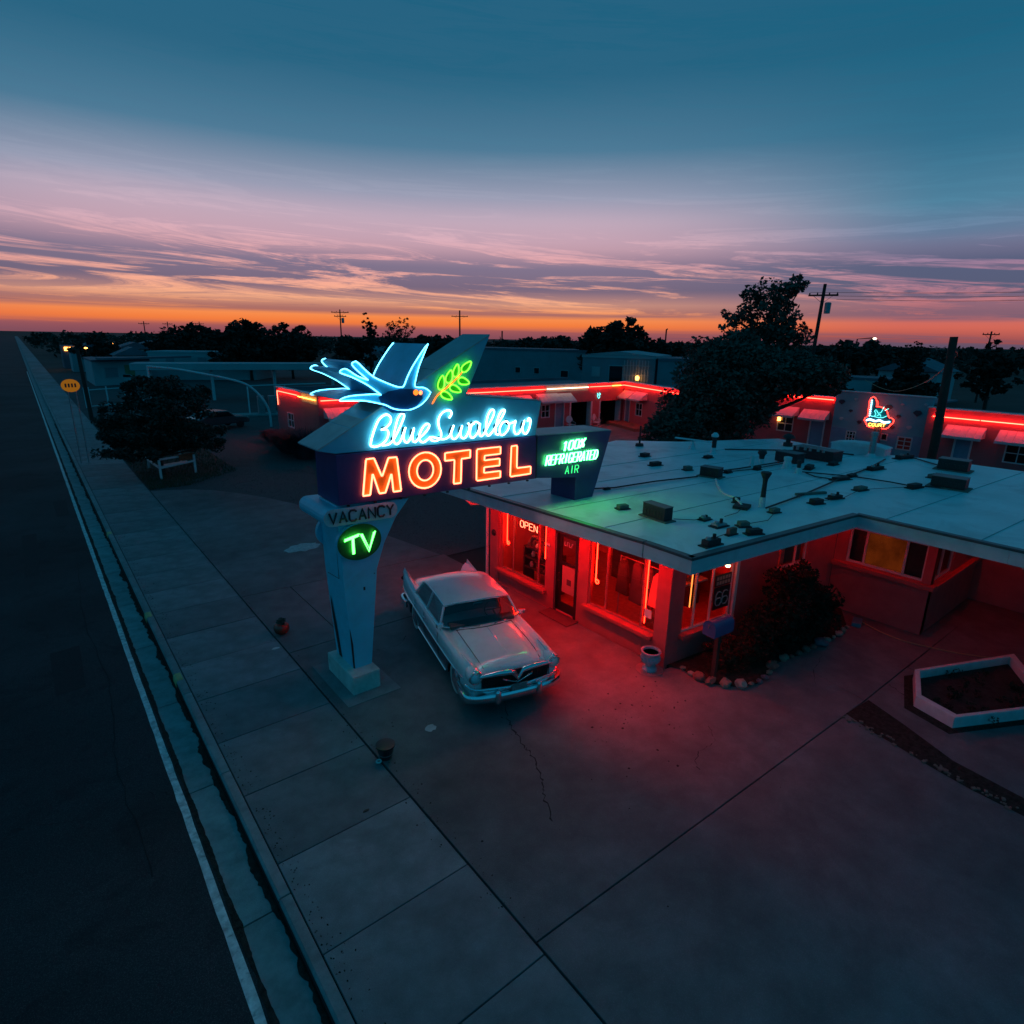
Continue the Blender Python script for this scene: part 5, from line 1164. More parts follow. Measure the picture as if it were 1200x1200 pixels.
rcable([(18.32, 8.45), (18.9, 7.2), (18.9, 6.2), (18.95, 5.6), (19.4, 5.1)], .020, 'black cable crossing towards the right hand vent box')
rcable([(18.25, 8.3), (18.0, 7.9), (17.9, 7.3)], .020, 'short black cable by the thin capped pipe')
rcable([(20.52, 12.5), (22.0, 11.2), (22.9, 9.9), (23.1, 8.9)], .026, 'black cable along the back of the roof to the skylight')
rcable([(24.0, 7.4), (23.4, 6.6), (22.9, 6.1)], .022, 'black cable between the skylight and the far right vent box')
rcable([(10.75, 7.6), (11.1, 7.3), (11.35, 7.2)], .008, 'thin wire from the louvred vent box to the mushroom support')
rcable([(11.8, 7.0), (12.4, 7.05), (12.9, 7.2)], .008, 'thin wire leading to the curved conduit pad')
rcable([(10.0, 6.15), (10.4, 6.3), (10.85, 6.27)], .008, 'thin wire from the corner bracket to the red brick')
rcable([(11.7, 6.4), (12.4, 6.3), (13.2, 6.55)], .008, 'thin wire from the tan block to the funnel vent')
rcable([(14.9, 6.4), (15.9, 6.2), (17.2, 6.3), (18.7, 5.7)], .008, 'thin wire linking the blocks along the side eave')
# ---- planter bed in the corner, with its stones, mailbox and urn
bedp = [(10.25, 7.05), (10.42, 6.75), (10.35, 6.35), (10.45, 5.98), (10.75, 5.62), (11.2, 5.42), (11.7, 5.45), (12.3, 5.62), (13.0, 5.5), (13.9, 5.42), (14.8, 5.35), (15.5, 5.4), (16.55, 6.0), (16.55, 6.4), (10.25, 7.06)]
bd3 = MB(); bd3.prism(bedp[:-1], 'z', -.1, .035); struct(bd3.build('planting_bed', dirtm))
random.seed(11)
ctr = Vector((12.8, 6.2))
pth = smoothpath([(x, y, 0) for x, y in bedp[1:12]], 6)
i = 0; rk = None; colr = ['reddish', 'tan', 'brick red', 'slate blue', 'cream']
dist_ = 0; last = None; seq = []
for p in pth:
    if last is None or (p-last).length > random.uniform(.18, .26): seq.append(p); last = p
for p in seq:
    r = random.choice([.055, .07, .09, .11, .14]); ci = random.choice([0, 0, 1, 2, 3, 4, 1]); mb = MB()
    bm = bmesh.new(); bmesh.ops.create_icosphere(bm, subdivisions=2, radius=1)
    vs = []
    sd = Vector((random.random()*50, 0, 0)); s3 = (random.uniform(.8, 1.4)*r, random.uniform(.8, 1.2)*r, random.uniform(.6, .85)*r)
    for v in bm.verts:
        k = 1 + .35*mnoise.noise(v.co*1.6+sd); vs.append((p.x+v.co.x*s3[0]*k, p.y+v.co.y*s3[1]*k, .03+r*.35+v.co.z*s3[2]*k))
    mb.add(vs, [tuple(v.index for v in f.verts) for f in bm.faces]); bm.free()
    o = mb.build('edging_stone', rockm[ci], loc=(p.x, p.y, .03), smooth=35)
    tag(o, 'rounded edging stone along the rim of the planting bed by the mailbox', 'stone', 'rounded stones edging the planting bed')
# ================================================================ the motel court behind
def facade(F, L_, h, ops, parent, m, cap=True, th=.25):
    o = wall(MB(), F, L_, -.2, h, th, ops).build('wall', m, parent, recalc=False)
    if cap:
        c_ = MB(); fbox(c_, F, -.06, L_+.06, -th-.05, .06, h, h+.07); c_.build('coping', whitepaint, parent)
    return o
def awning(F, u, w, z, parent, m=awningm, drop=.55, out=.75):
    mb = MB(); n = 5
    for i in range(n):
        a = u+w*i/n+.006; b = u+w*(i+1)/n-.006
        mb.add([F.pt(a, .01, z), F.pt(b, .01, z), F.pt(b, out, z-drop), F.pt(a, out, z-drop), F.pt(a, .01, z-.03), F.pt(b, .01, z-.03), F.pt(b, out, z-drop-.03), F.pt(a, out, z-drop-.03)],
               [(0,1,2,3),(7,6,5,4),(0,4,5,1),(1,5,6,2),(2,6,7,3),(3,7,4,0)])
    aw = mb.build('awning', m, parent)
    for q in (u+.004, u+w-.004): MB().add([F.pt(q, .01, z-.04), F.pt(q, out-.03, z-drop-.03), F.pt(q, .01, z-drop-.03)], [(0, 1, 2)]).build('awning_side', m, aw, recalc=False)
    v = MB(); fbox(v, F, u, u+w, out, out+.02, z-drop-.14, z-drop+.0); v.build('awning_valance', m, aw)
def doorway(F, u0, u1, z1, parent, m=garageblue, frame=whitepaint):
    f = MB(); fbox(f, F, u0, u0+.09, -.12, .03, 0, z1); fbox(f, F, u1-.09, u1, -.12, .03, 0, z1); fbox(f, F, u0+.09, u1-.09, -.12, .03, z1-.09, z1)
    fo = f.build('door_frame', frame, parent); d_ = MB(); fbox(d_, F, u0+.09, u1-.09, -.1, -.05, 0, z1-.09); do = d_.build('door', m, fo)
    return fo
def winbox(F, u0, u1, z0, z1, parent, gl=darkglass, nx_=2, nz_=2):
    f = MB(); w = .06
    fbox(f, F, u0, u0+w, -.1, .02, z0, z1); fbox(f, F, u1-w, u1, -.1, .02, z0, z1); fbox(f, F, u0+w, u1-w, -.1, .02, z0, z0+w); fbox(f, F, u0+w, u1-w, -.1, .02, z1-w, z1)
    for i in range(1, nx_): c_ = u0+(u1-u0)*i/nx_; fbox(f, F, c_-.02, c_+.02, -.09, .0, z0+w, z1-w)
    for i in range(1, nz_): c_ = z0+(z1-z0)*i/nz_; fbox(f, F, u0+w, u1-w, -.088, -.004, c_-.02, c_+.02)
    fo = f.build('window', whitepaint, parent); p = MB(); p.quad(F.pt(u0+w*.5, -.06, z0+w*.5), F.pt(u1-w*.5, -.06, z0+w*.5), F.pt(u1-w*.5, -.06, z1-w*.5), F.pt(u0+w*.5, -.06, z1-w*.5)); p.build('pane', gl, fo, recalc=False)
def neonrun(F, u0, u1, z, m, parent, o=.12, seg=2.4, r=.028, z2=None):
    n = max(1, round((u1-u0)/seg))
    for i in range(n):
        a = u0+(u1-u0)*i/n+.03; b = u0+(u1-u0)*(i+1)/n-.03
        za = z + ((z2-z)*(a-u0)/(u1-u0) if z2 else 0); zb_ = z + ((z2-z)*(b-u0)/(u1-u0) if z2 else 0)
        MB().tube([F.pt(a, o, za), F.pt(b, o, zb_)], r, 6).build('neon_tube', m, parent)
# --- left wing, long side facing the court
lw = thing('court_wing', 'long pink motel wing with red neon along its parapet and open garages', 'building', (27, 36, 0))
F1 = WF((13.606, 35.5), (1, 0)); F1.n = Vector((0, -1, 0))
F1e = WF((13.6, 43.1), (0, -1)); F1e.n = Vector((-1, 0, 0))
U = lambda x: x-13.6
gops = [(U(34.6), U(37.1), -.2, 2.05), (U(38.1), U(40.7), -.2, 2.0), (U(24.0), U(26.5), -.2, 2.05), (U(20.5), U(23.0), -.2, 2.05)]
ww = [(U(16.4), U(17.4)), (U(28.2), U(29.2)), (U(31.5), U(32.4))]
dd = [(U(14.4), U(15.3)), (U(18.6), U(19.5)), (U(27.0), U(27.9)), (U(32.95), U(34.0))]
ops = gops + [(a, b, 1.0, 2.05) for a, b in ww] + [(a, b, -.2, 2.15) for a, b in dd]
facade(F1, 27.6, 3.5, ops, lw, courtpink)
# pale panel behind the unlit-white run of tubes
pn = MB(); fbox(pn, F1, U(31.9), U(36.6), .0, .012, 2.98, 3.49); pn.build('parapet_panel', courtcream, lw)
facade(F1e, 7.58, 3.5, [(2.0, 3.2, 1.0, 2.0)], lw, courtpink)
pn = MB(); fbox(pn, F1e, 5.0, 7.5, .0, .012, 2.95, 3.49); pn.build('parapet_panel', courtcream, lw)
winbox(F1e, 2.0, 3.2, 1.0, 2.0, lw)
for a, b in ww: winbox(F1, a, b, 1.0, 2.05, lw)
for a, b in dd: doorway(F1, a, b, 2.15, lw)
for u, w, z in ((U(13.9), 2.2, 2.75), (U(16.15), 1.9, 2.75), (U(18.4), 1.4, 2.75), (U(26.7), 1.5, 2.8), (U(28.4), 1.9, 2.85), (U(30.9), 2.2, 2.9), (U(33.0), 1.65, 2.85)): awning(F1, u, w, z, lw)
rf_ = MB(); rf_.boxb(13.85, 41.4, 35.75, 42.8, 3.15, 3.25); rf_.boxb(13.61, 41.4, 42.82, 43.08, -.2, 3.49); rf_.build('roof', farroof, lw)
for a, b, *_ in gops[:2] + gops[2:]:
    g_in = MB(); x0, x1 = a+13.6, b+13.6
    g_in.add([(x0-.1, 35.76, 0), (x1+.1, 35.76, 0), (x1+.1, 41.5, 0), (x0-.1, 41.5, 0), (x0-.1, 35.76, 2.3), (x1+.1, 35.76, 2.3), (x1+.1, 41.5, 2.3), (x0-.1, 41.5, 2.3)], [(0,1,2,3),(4,7,6,5),(1,5,6,2),(2,6,7,3),(3,7,4,0)])
    g_in.build('garage_bay', blackm, lw, recalc=False)
    for q in (a, b): m_ = MB(); fbox(m_, F1, q-.02, q+.14, -.5, .02, -.2, 2.05); m_.build('garage_jamb', whitepaint, lw)
neonrun(F1, U(13.7), U(16.3), 3.22, nRed, lw); neonrun(F1, U(16.4), U(31.8), 3.24, nRed, lw); neonrun(F1, U(31.9), U(36.6), 3.25, nWhite, lw); neonrun(F1, U(36.7), U(39.4), 3.26, nRed, lw); neonrun(F1, U(39.45), U(40.6), 3.27, nGold, lw); neonrun(F1, U(40.62), U(41.2), 3.27, nRed, lw)
neonrun(F1e, .6, 4.5, 3.30, nRed, lw); neonrun(F1e, 4.6, 7.5, 3.25, nGold, lw)
MB().tube([F1e.pt(.54, .09, 3.3), F1e.pt(.54, .09, 2.35)], .02, 6).build('neon_tube', nOr, lw)
em_ = MB(); 
for st in ([(37.72, 2.72), (37.72, 2.42), (37.95, 2.72), (37.95, 2.42)], [(37.98, 2.72), (38.1, 2.6), (37.95, 2.5)], [(37.75, 2.4), (37.9, 2.25), (38.05, 2.4)]): em_.tube([(x, 35.42, z) for x, z in st], .022, 5)
em_.build('neon_emblem', nTeal, lw)
# --- corner units, nearer
cw = thing('court_corner_unit', 'red neon lit corner unit of the motel court with awnings over a blue door', 'building', (41, 31, 0))
F2 = WF((41.1, 35.45), (-.35, -.94)); F2.n = Vector((-.94, .35, 0)).normalized()
facade(F2, 8.6, 3.55, [(.35, 1.25, -.2, 2.1), (2.2, 3.3, .9, 2.0)], cw, courtpink)
doorway(F2, .35, 1.25, 2.1, cw); winbox(F2, 2.2, 3.3, .9, 2.0, cw)
awning(F2, .1, 1.8, 2.85, cw); awning(F2, 2.1, 1.9, 2.9, cw)
neonrun(F2, .05, 8.5, 3.28, nRed, cw)
rf_ = MB(); P0, P1 = F2.pt(0, -.3, 0), F2.pt(8.6, -.3, 0); rf_.prism([(P0.x, P0.y), (P1.x, P1.y), (46, P1.y), (46, P0.y)], 'z', 3.1, 3.2); rf_.build('roof', farroof, cw)
st_ = MB(); a, b = F2.pt(.2, .0, 0), F2.pt(5.2, .0, 0); c_, d_ = F2.pt(5.2, 1.7, 0), F2.pt(.2, 1.7, 0); st_.prism([(p.x, p.y) for p in (a, b, c_, d_)], 'z', -.1, .22); st_.build('porch_slab', brickred, cw, bev=.02)
# --- back wing
bw = thing('court_back_wing', 'pink back wing of the motel court with awnings beside the teal garage front', 'building', (43, 22, 0))
F3 = WF((42.4, 27.4), (0, -1)); F3.n = Vector((-1, 0, 0))
V = lambda y: 27.4-y
facade(F3, 9.35, 3.55, [(V(19.55), V(18.5), -.2, 2.05), (V(21.9), V(20.7), .9, 2.05)], bw, courtpink)
doorway(F3, V(19.55), V(18.5), 2.05, bw); winbox(F3, V(21.9), V(20.7), .9, 2.05, bw)
awning(F3, V(20.1), 1.8, 2.65, bw); awning(F3, V(22.2), 1.8, 2.7, bw, out=.9)
neonrun(F3, .2, 9.3, 3.42, nRed, bw)
rf_ = MB(); rf_.boxb(42.66, 48, 18.1, 27.4, 3.1, 3.2); rf_.build('roof', farroof, bw)
lt = MB().box(F3.pt(V(21.75), .08, 1.75), (.16, .16, .26)); lt.build('wall_lantern', lampor, bw)
gb_ = thing('garage_block', 'teal stucco garage front with scattered dark and pale tile motifs', 'building', (42.4, 15, 0))
F4 = WF((42.3, 18.02), (0, -1)); F4.n = Vector((-1, 0, 0)); Wq = lambda y: 18.02-y
facade(F4, 5.6, 4.02, [(Wq(17.02), Wq(16.4), .80, 1.52), (Wq(14.92), Wq(14.5), 1.15, 1.62), (Wq(13.95), Wq(13.1), .72, 1.55)], gb_, courtblue)
lo = MB()
for a, b in ((0.02, Wq(17.05)), (Wq(16.37), Wq(14.95)), (Wq(14.47), Wq(13.98)), (Wq(13.07), 5.58)): fbox(lo, F4, a, b, .0, .03, -.2, 1.66)
lo.build('garage_door_panel', garageblue, gb_, bev=.01)
winbox(F4, Wq(17.02), Wq(16.4), .8, 1.52, gb_, nx_=3, nz_=3); winbox(F4, Wq(14.92), Wq(14.5), 1.15, 1.62, gb_, nx_=1, nz_=1)
winbox(F4, Wq(13.95), Wq(13.1), .72, 1.55, gb_, pm('red_lit_curtain', (.4, .03, .02), .7, var=.2), nx_=2, nz_=3)
dia = [(17.6, 3.35, .28, 0), (16.95, 2.82, .18, 0), (15.45, 3.6, .15, 0), (14.75, 3.25, .32, 0), (14.1, 2.75, .2, 0), (13.1, 3.05, .34, 0), (16.3, 2.15, .22, 0), (14.35, 2.05, .2, 0),
       (16.75, 3.6, .16, 1), (15.0, 2.4, .15, 1), (14.0, 3.5, .14, 1), (13.4, 2.15, .24, 1), (17.45, 2.25, .2, 1), (12.75, 3.6, .15, 1)]
for y, z, s_, k in dia:
    MB().prism([(y+s_*.75, z+.05*s_), (y+s_*.35, z+s_*.5), (y-s_*.35, z+s_*.5), (y-s_*.75, z+.05*s_), (y, z-s_*.6)], 'x', 42.24, 42.298).build('tile_motif', shelllt if k else shelldk, gb_)
MB().boxb(42.56, 47, 12.45, 18.0, 3.6, 3.7).build('roof', farroof, gb_)
ew = thing('court_end_wing', 'pink end wing of the court with red neon behind the leaning dark pole', 'building', (42.5, 8, 0))
F5 = WF((41.6, 12.38), (0, -1)); F5.n = Vector((-1, 0, 0))
facade(F5, 26, 3.5, [(1.6, 2.5, -.2, 2.1), (4, 5.2, .9, 2.0)], ew, courtpink)
awning(F5, 1.1, 1.9, 2.65, ew); awning(F5, 3.6, 1.9, 2.65, ew); doorway(F5, 1.6, 2.5, 2.1, ew); winbox(F5, 4, 5.2, .9, 2.0, ew)
neonrun(F5, .3, 26, 3.05, nRed, ew)
MB().boxb(41.9, 47, -13.6, 12.38, 3.1, 3.2).build('roof', farroof, ew)
# --- small neon sign on its post in the court
cs = thing('court_sign', 'small neon sign with red outline and turquoise dome on a post in the court', 'neon sign', (41.9, 13.3, 0))
CX = 41.9
oc = COURT['out']
MB().prism(oc, 'x', CX+.02, CX+.16).build('sign_board', pm('court_sign_board', (.06, .10, .14), .5, var=.2), cs)
_cy = sum(p[0] for p in oc)/len(oc); _cz = sum(p[1] for p in oc)/len(oc)
MB().tube([(CX+.06, _cy+(y-_cy)*1.07, _cz+(z-_cz)*1.06) for y, z in oc], .026, 6, True).build('outline_tube', nCourt, cs)
MB().tube([(CX+.25, _cy+(y-_cy)*.9, _cz+(z-_cz)*.9) for y, z in oc], .016, 6, True).build('outline_tube', nCourt, cs)  # unseen second tube, added behind the board to throw red on the wall
dm_ = COURT['domep']
MB().prism(dm_, 'x', CX+.005, CX+.018).build('dome_panel', pm('dome_turquoise', (.05, .42, .45), .5, var=.1), cs)
dt = MB()
for k_ in ('dome', 'z1', 'z2', 'z3', 'r1', 'r2'): dt.tube([(CX-.03, y, z) for y, z in COURT[k_]], .015, 5)
dt.build('dome_tube', nTeal, cs)
wt = MB()
for dz in (0, -.05): wt.tube(smoothpath([(CX-.03, y, z+dz) for y, z in COURT['white']], 3), .02, 5)
wt.build('script_tube', nCy, cs)
pt = MB()
for i in range(9):
    t = i/8; a_, b_ = COURT['pil'][0], COURT['pil'][-1]; y = a_[0]+(b_[0]-a_[0])*t; z = a_[1]+(b_[1]-a_[1])*t; pt.tube([(CX-.03, y-.05, z+.03), (CX-.03, y+.04, z+.02), (CX-.03, y-.02, z-.03)], .013, 5)
pt.build('pillar_tube', nCy, cs)
ct_ = MB()
for st in strokes_fit('COURT', (CX-.035, *COURT['txt'][0]), (CX-.035, *COURT['txt'][1]), (0, 0, 1), .17): ct_.tube(st, .013, 5)
ct_.build('lettering_tube', nGold, cs)
MB().boxb(CX+.03, CX+.2, COURT['post'][1][0], COURT['post'][0][0], -.1, COURT['out'][20][1]+.02).build('post', courtpink, cs)
# chairs outside the garages
def chair(x, y, a, lab):
    t = thing('metal_chair', lab, 'chair', (x, y, 0), a, 'old metal lawn chairs outside the garages')
    MB().box((0, 0, .42), (.52, .5, .04)).build('seat', whitepaint, t, True, bev=.015)
    MB().prism([(.30*math.cos(q*.4488), .80+.30*math.sin(q*.4488)) for q in range(14)], 'y', .24, .28).build('backrest', whitepaint, t, True, bev=.01)
    for s_ in (-1, 1): MB().tube([(s_*.27, .24, .9), (s_*.29, .1, .62), (s_*.29, -.26, .62), (s_*.28, -.26, .02), (s_*.28, .28, .02)], .018, 6).build('arm_frame', whitepaint, t, True)
chair(36.9, 34.6, .3, 'round backed pale metal chair outside the right hand garage')
chair(34.0, 34.7, -.2, 'pale metal chair outside the left hand garage, partly behind the sign')
mc = thing('parked_motorcycle', 'dark motorcycle parked inside the open right hand garage', 'motorcycle', (39.0, 36.5, 0))
for y in (36.2, 37.5): MB().tube([(39.0, y+.3*math.cos(q*.4488), .31+.3*math.sin(q*.4488)) for q in range(14)], .05, 6, True).build('wheel', tyrem, mc)
MB().tube([(39, 36.2, .35), (39, 36.45, .95), (39, 36.7, .85), (39, 37.1, .75), (39, 37.5, .6)], [.04, .05, .13, .1, .08], 8).build('frame', metalg, mc, smooth=50)
MB().tube([(38.65, 36.35, 1.05), (39, 36.45, 1.0), (39.35, 36.35, 1.05)], .02, 6).build('handlebar', chrome, mc); MB().lathe([(0, 0), (.09, .02), (.08, .1), (0, .12)], (39, 36.25, .88), 10).build('headlight', lampglass, mc)
# ================================================================ plants and trees
def leaves(mb, c, r, n, s, rng, flat=.0, shell=.55):
    cx, cy, cz = c
    for _ in range(n):
        while True:
            x, y, z = rng.uniform(-1, 1), rng.uniform(-1, 1), rng.uniform(-1, 1); q = x*x+y*y+z*z
            if q <= 1 and q > shell*shell*rng.random(): break
        p = Vector((cx+x*r[0], cy+y*r[1], cz+z*r[2]))
        a = Vector((rng.gauss(0, 1), rng.gauss(0, 1), rng.gauss(0, .6))).normalized(); b = a.orthogonal(); b.rotate(Matrix.Rotation(rng.uniform(0, 6.28), 3, a)); k = s*rng.uniform(.4, 1.5)
        a = a*k; b = b*k*.42; o = len(mb.v)
        mb.v += [tuple(p-a), tuple(p+b), tuple(p+a), tuple(p-b)]; mb.f.append((o, o+1, o+2, o+3)); mb.mi.append(0)
def crown_clumps(mb, ell, nclump, cr, nl, s, rng, stalk=None, shell=.75):
    (cx, cy, cz), (rx, ry, rz) = ell
    for _ in range(nclump):
        while True:
            x, y, z = rng.uniform(-1, 1), rng.uniform(-1, 1), rng.uniform(-1, 1); q = math.sqrt(x*x+y*y+z*z)
            if q <= 1 and q > shell*rng.random(): break
        r = cr*rng.uniform(.55, 1.3); c = (cx+x*rx, cy+y*ry, cz+z*rz)
        leaves(mb, c, (r, r, r*.75), int(nl*rng.uniform(.6, 1.3)), s, rng)
        if stalk is not None and rng.random() < .35: stalk.append(c)
def tree(name, label, cat, base, trunk_h, tr, ells, nclump, cr, nl, s, m, seed, group=None, lean=(0, 0), shell=.75, bk=bark):
    rng = random.Random(seed); t = thing(name, label, cat, base, 0, group); b = Vector(base); mb = MB(); tips = []
    for e, k in zip(ells, nclump): crown_clumps(mb, e, k, cr, nl, s, rng, tips, shell)
    mb.build('crown', m, t, recalc=False)
    tb = MB(); top = b + Vector((lean[0], lean[1], trunk_h))
    mid = b.lerp(top, .5) + Vector((rng.uniform(-.1, .1), rng.uniform(-.1, .1), 0))
    tb.tube(smoothpath([b - Vector((0, 0, .15)), b.lerp(mid, .2), mid, top], 3), [tr*1.35, tr*1.3, tr*1.2, tr*1.1] + [tr*(1-.3*i/6) for i in range(1, 7)], 8)
    rng.shuffle(tips)
    for c in tips[:22]:
        c = Vector(c); st = b.lerp(top, rng.uniform(.6, 1.0)); md = st.lerp(c, .55) + Vector((0, 0, -.1*(c-st).length*.5))
        tb.tube(smoothpath([st, md, c], 3), [tr*.45, tr*.4, tr*.34, tr*.28, tr*.2, tr*.14, tr*.06], 5)
    tb.build('trunk', bk, t, smooth=60)
    return t
# the small dark tree on the grass bed
tree('small_tree', 'low round dark tree growing over a white bench beside the sidewalk', 'tree', (4.9, 34.6, 0), 1.5, .13,
     [((5.1, 35.0, 2.9), (2.6, 2.4, 1.8)), ((4.0, 33.9, 1.75), (1.9, 1.5, .75)), ((6.4, 34.6, 1.8), (1.7, 1.5, .8)), ((5.6, 35.2, 4.2), (1.9, 1.6, .8))], [150, 40, 36, 30], .40, 100, .085, leafmid, 5, shell=.8)
# court trees: a broad dense one and a taller airy one behind it
tree('broad_tree', 'broad dense dark tree standing between office roof and red court wing', 'tree', (32.6, 20.0, 0), 2.6, .38,
     [((31.9, 20.2, 4.1), (3.3, 3.0, 2.5)), ((33.8, 18.4, 5.2), (3.2, 2.6, 1.3)), ((32.8, 20.2, 6.0), (3.0, 2.6, 1.4)), ((30.0, 20.6, 2.6), (1.7, 1.7, 1.5)), ((34.9, 16.5, 5.3), (2.2, 1.9, .8))], [190, 120, 110, 80, 60], .72, 120, .12, leafm, 9, shell=.9)
tree('airy_tree', 'tall airy tree leaning to the right above the broad dark tree', 'tree', (35.2, 20.6, 0), 8.4, .24,
     [((35.5, 20.0, 9.3), (1.9, 1.7, 1.0)), ((35.8, 19.1, 8.3), (1.7, 1.4, .9)), ((35.4, 21.5, 8.2), (1.7, 1.4, .9)), ((35.8, 18.3, 7.6), (1.5, 1.1, .7)), ((35.5, 20.4, 6.9), (2.8, 2.4, .9)), ((35.6, 19.0, 10.1), (1.2, 1.2, .6))], [46, 34, 34, 36, 60, 18], .40, 34, .12, leafm, 12, lean=(.5, -.9), shell=.3)
tree('round_bush', 'dense dark bush at the back corner of the roof in front of the court', 'bush', (28.3, 20.4, 0), .7, .10, [((28.3, 20.4, 1.9), (1.7, 1.6, 1.6))], [80], .55, 110, .11, leafm, 14)
# bush in the corner planter
tree('corner_bush', 'big dark loose bush in the planting bed between the side window and the wing', 'bush', (13.3, 5.95, 0), .6, .06,
     [((13.3, 5.85, 1.0), (1.35, .62, .85)), ((12.3, 5.95, .62), (.9, .5, .5)), ((14.4, 5.75, .7), (.85, .45, .55)), ((13.2, 6.0, 1.75), (.6, .4, .5))], [80, 34, 30, 20], .24, 70, .05, leafblk, 21)
tree('twiggy_shrub', 'low reddish twiggy shrub under the mailbox in the planting bed', 'bush', (11.4, 6.1, 0), .3, .03, [((11.5, 6.15, .35), (.85, .4, .32)), ((11.1, 6.4, .3), (.5, .3, .25))], [34, 14], .16, 45, .035, leafred, 22)
# pampas like bushes left of the sign
def grassclump(x, y, h, r, n, lab, m, seed, grp):
    rng = random.Random(seed); t = thing('shrub', lab, 'bush', (x, y, 0), 0, grp); mb = MB()
    for _ in range(n):
        a = rng.uniform(0, 6.28); q = r*math.sqrt(rng.random())*.5; l = h*rng.uniform(.5, 1.1); o = rng.uniform(.2, 1.0)*r; w = rng.uniform(.012, .03)
        b = Vector((x+q*math.cos(a), y+q*math.sin(a), 0)); d_ = Vector((math.cos(a), math.sin(a), 0)); sd = Vector((-d_.y, d_.x, 0))*w
        p1 = b+d_*o*.4+Vector((0, 0, l*.65)); p2 = b+d_*o+Vector((0, 0, l*rng.uniform(.75, 1)))
        i = len(mb.v); mb.v += [tuple(v) for v in (b-sd, b+sd, p1+sd, p1-sd, p2)]; mb.f += [(i, i+1, i+2, i+3), (i+3, i+2, i+4)]; mb.mi += [0, 0]
    mb.build('foliage', m, t, recalc=False)
leafgrey = pm('leaf_grey_purple', (.06, .055, .075), .85, var=.5, scale=1.5, spec=.1)
gG = 'arching grey shrubs along the gravel left of the sign'
for x, y, h, r, lab, sd in ((12.6, 35.0, 1.7, 1.5, 'nearest arching grey shrub behind the sign column', 31), (12.4, 37.2, 1.4, 1.3, 'second arching grey shrub behind the sign column', 32), (12.9, 39.3, 1.0, 1.0, 'third arching grey shrub, next to the foot of the curved pipe arch', 33), (14.6, 33.6, 1.3, 1.1, 'low grey shrub against the court wing, half hidden by the sign', 34), (12.7, 41.6, .8, .8, 'farthest arching grey shrub by the end of the court wing', 35)):
    grassclump(x, y, h, r, 2600, lab, leafgrey, sd, gG)
# trees on the skyline
gS = 'trees standing along the skyline'
def skytree(lab, x, y, zt, w, n, seed, name='skyline_tree', dens=1., airy=False, zb=1.2):
    h = zt-zb; rng = random.Random(seed); el_ = []; cnt = []
    for i in range(5):
        el_.append(((x+rng.uniform(-.32, .32)*w, y+rng.uniform(-.25, .25)*w, zb+h*rng.uniform(.35, .68)), (w*rng.uniform(.22, .34), w*.3, h*rng.uniform(.22, .34)))); cnt.append(int(n/5))
    el_.append(((x, y, zb+h*.5), (w*.42, w*.4, h*.46))); cnt.append(int(n*.5))
    return tree(name, lab, 'tree', (x, y, -.2), zb+h*.55, .12+.012*h, el_, cnt if not airy else [c*4 for c in cnt], w*.075 if not airy else w*.05, int(46*dens) if not airy else 16, .026*w+.08 if not airy else .14, leaffar, seed, gS, shell=.3 if airy else .7, bk=polem)
skytree('wide dark tree on the skyline at the left of the photo', 26.0, 127.4, 8.8, 12.5, 150, 41)
skytree('dark tree left of centre behind the long grey canopy, nearest the utility pole', 35.3, 102.1, 9.0, 10, 150, 42)
skytree('dark tree left of centre behind the long grey canopy, largest of the row', 28.4, 101.1, 9.3, 10, 170, 43)
skytree('low dark tree right of the first utility pole', 45.6, 100.1, 7.2, 7.5, 90, 44)
skytree('ragged tall tree behind the bird of the sign', 50.4, 92.2, 10.8, 6.5, 80, 45, airy=True)
skytree('narrow tall tree just left of the ragged tree behind the bird', 47.0, 97.3, 11.3, 2.8, 60, 46)
skytree('broad dark tree behind the pale trellised building', 58.6, 51.8, 9.9, 9.2, 190, 47)
skytree('low rounded tree left of the broad dark tree', 64.4, 62.8, 7.7, 5.0, 70, 48)
skytree('low tree above the blue grey building', 84.0, 94.0, 7.9, 15, 120, 49)
skytree('low tree behind the tip of the sign', 75.1, 118.2, 7.6, 13, 110, 50)
skytree('low tree right of the broad dark tree on the skyline', 112.8, 82.9, 7.2, 13, 100, 51)
skytree('low tree right of the airy tree on the skyline', 101.6, 42.1, 7.6, 14, 110, 52)
skytree('small pointed tree near the right edge of the skyline', 85.7, 27.9, 8.0, 3.6, 60, 53, airy=True)
skytree('tree at the far right edge behind the leaning pole', 78, 18.2, 8.0, 5, 70, 54)
skytree('small tree at the far left of the skyline', 19.6, 118.4, 6.3, 5, 60, 55)
skytree('low tree at the far left edge of the skyline', 10.5, 130, 6.2, 8, 70, 56)
skytree('low tree over the tiled house roofs', 72.5, 33.0, 6.0, 7, 80, 57, zb=.5)
skytree('dark tree beside the small far house', 66, 22, 5.2, 6, 70, 58, zb=.3)
skytree('low hedge tree in front of the small far house', 62.5, 27.0, 3.2, 5.5, 60, 59, zb=.2)
# far wood all along the horizon
rng = random.Random(77); mb = MB()
for i in range(900):
    a = R(rng.uniform(-38, 100)); D = rng.uniform(170, 520); x, y = D*math.sin(a), D*math.cos(a)
    if -16 < x < 7: continue
    h = rng.uniform(4.0, 7.4); w = rng.uniform(4, 11)
    leaves(mb, (x, y, h*.5), (w*.6, w*.6, h*.5), 60, .5+D*.0012, rng, shell=.2)
tag(mb.build('far_wood', leaffar, recalc=False), kind='stuff')
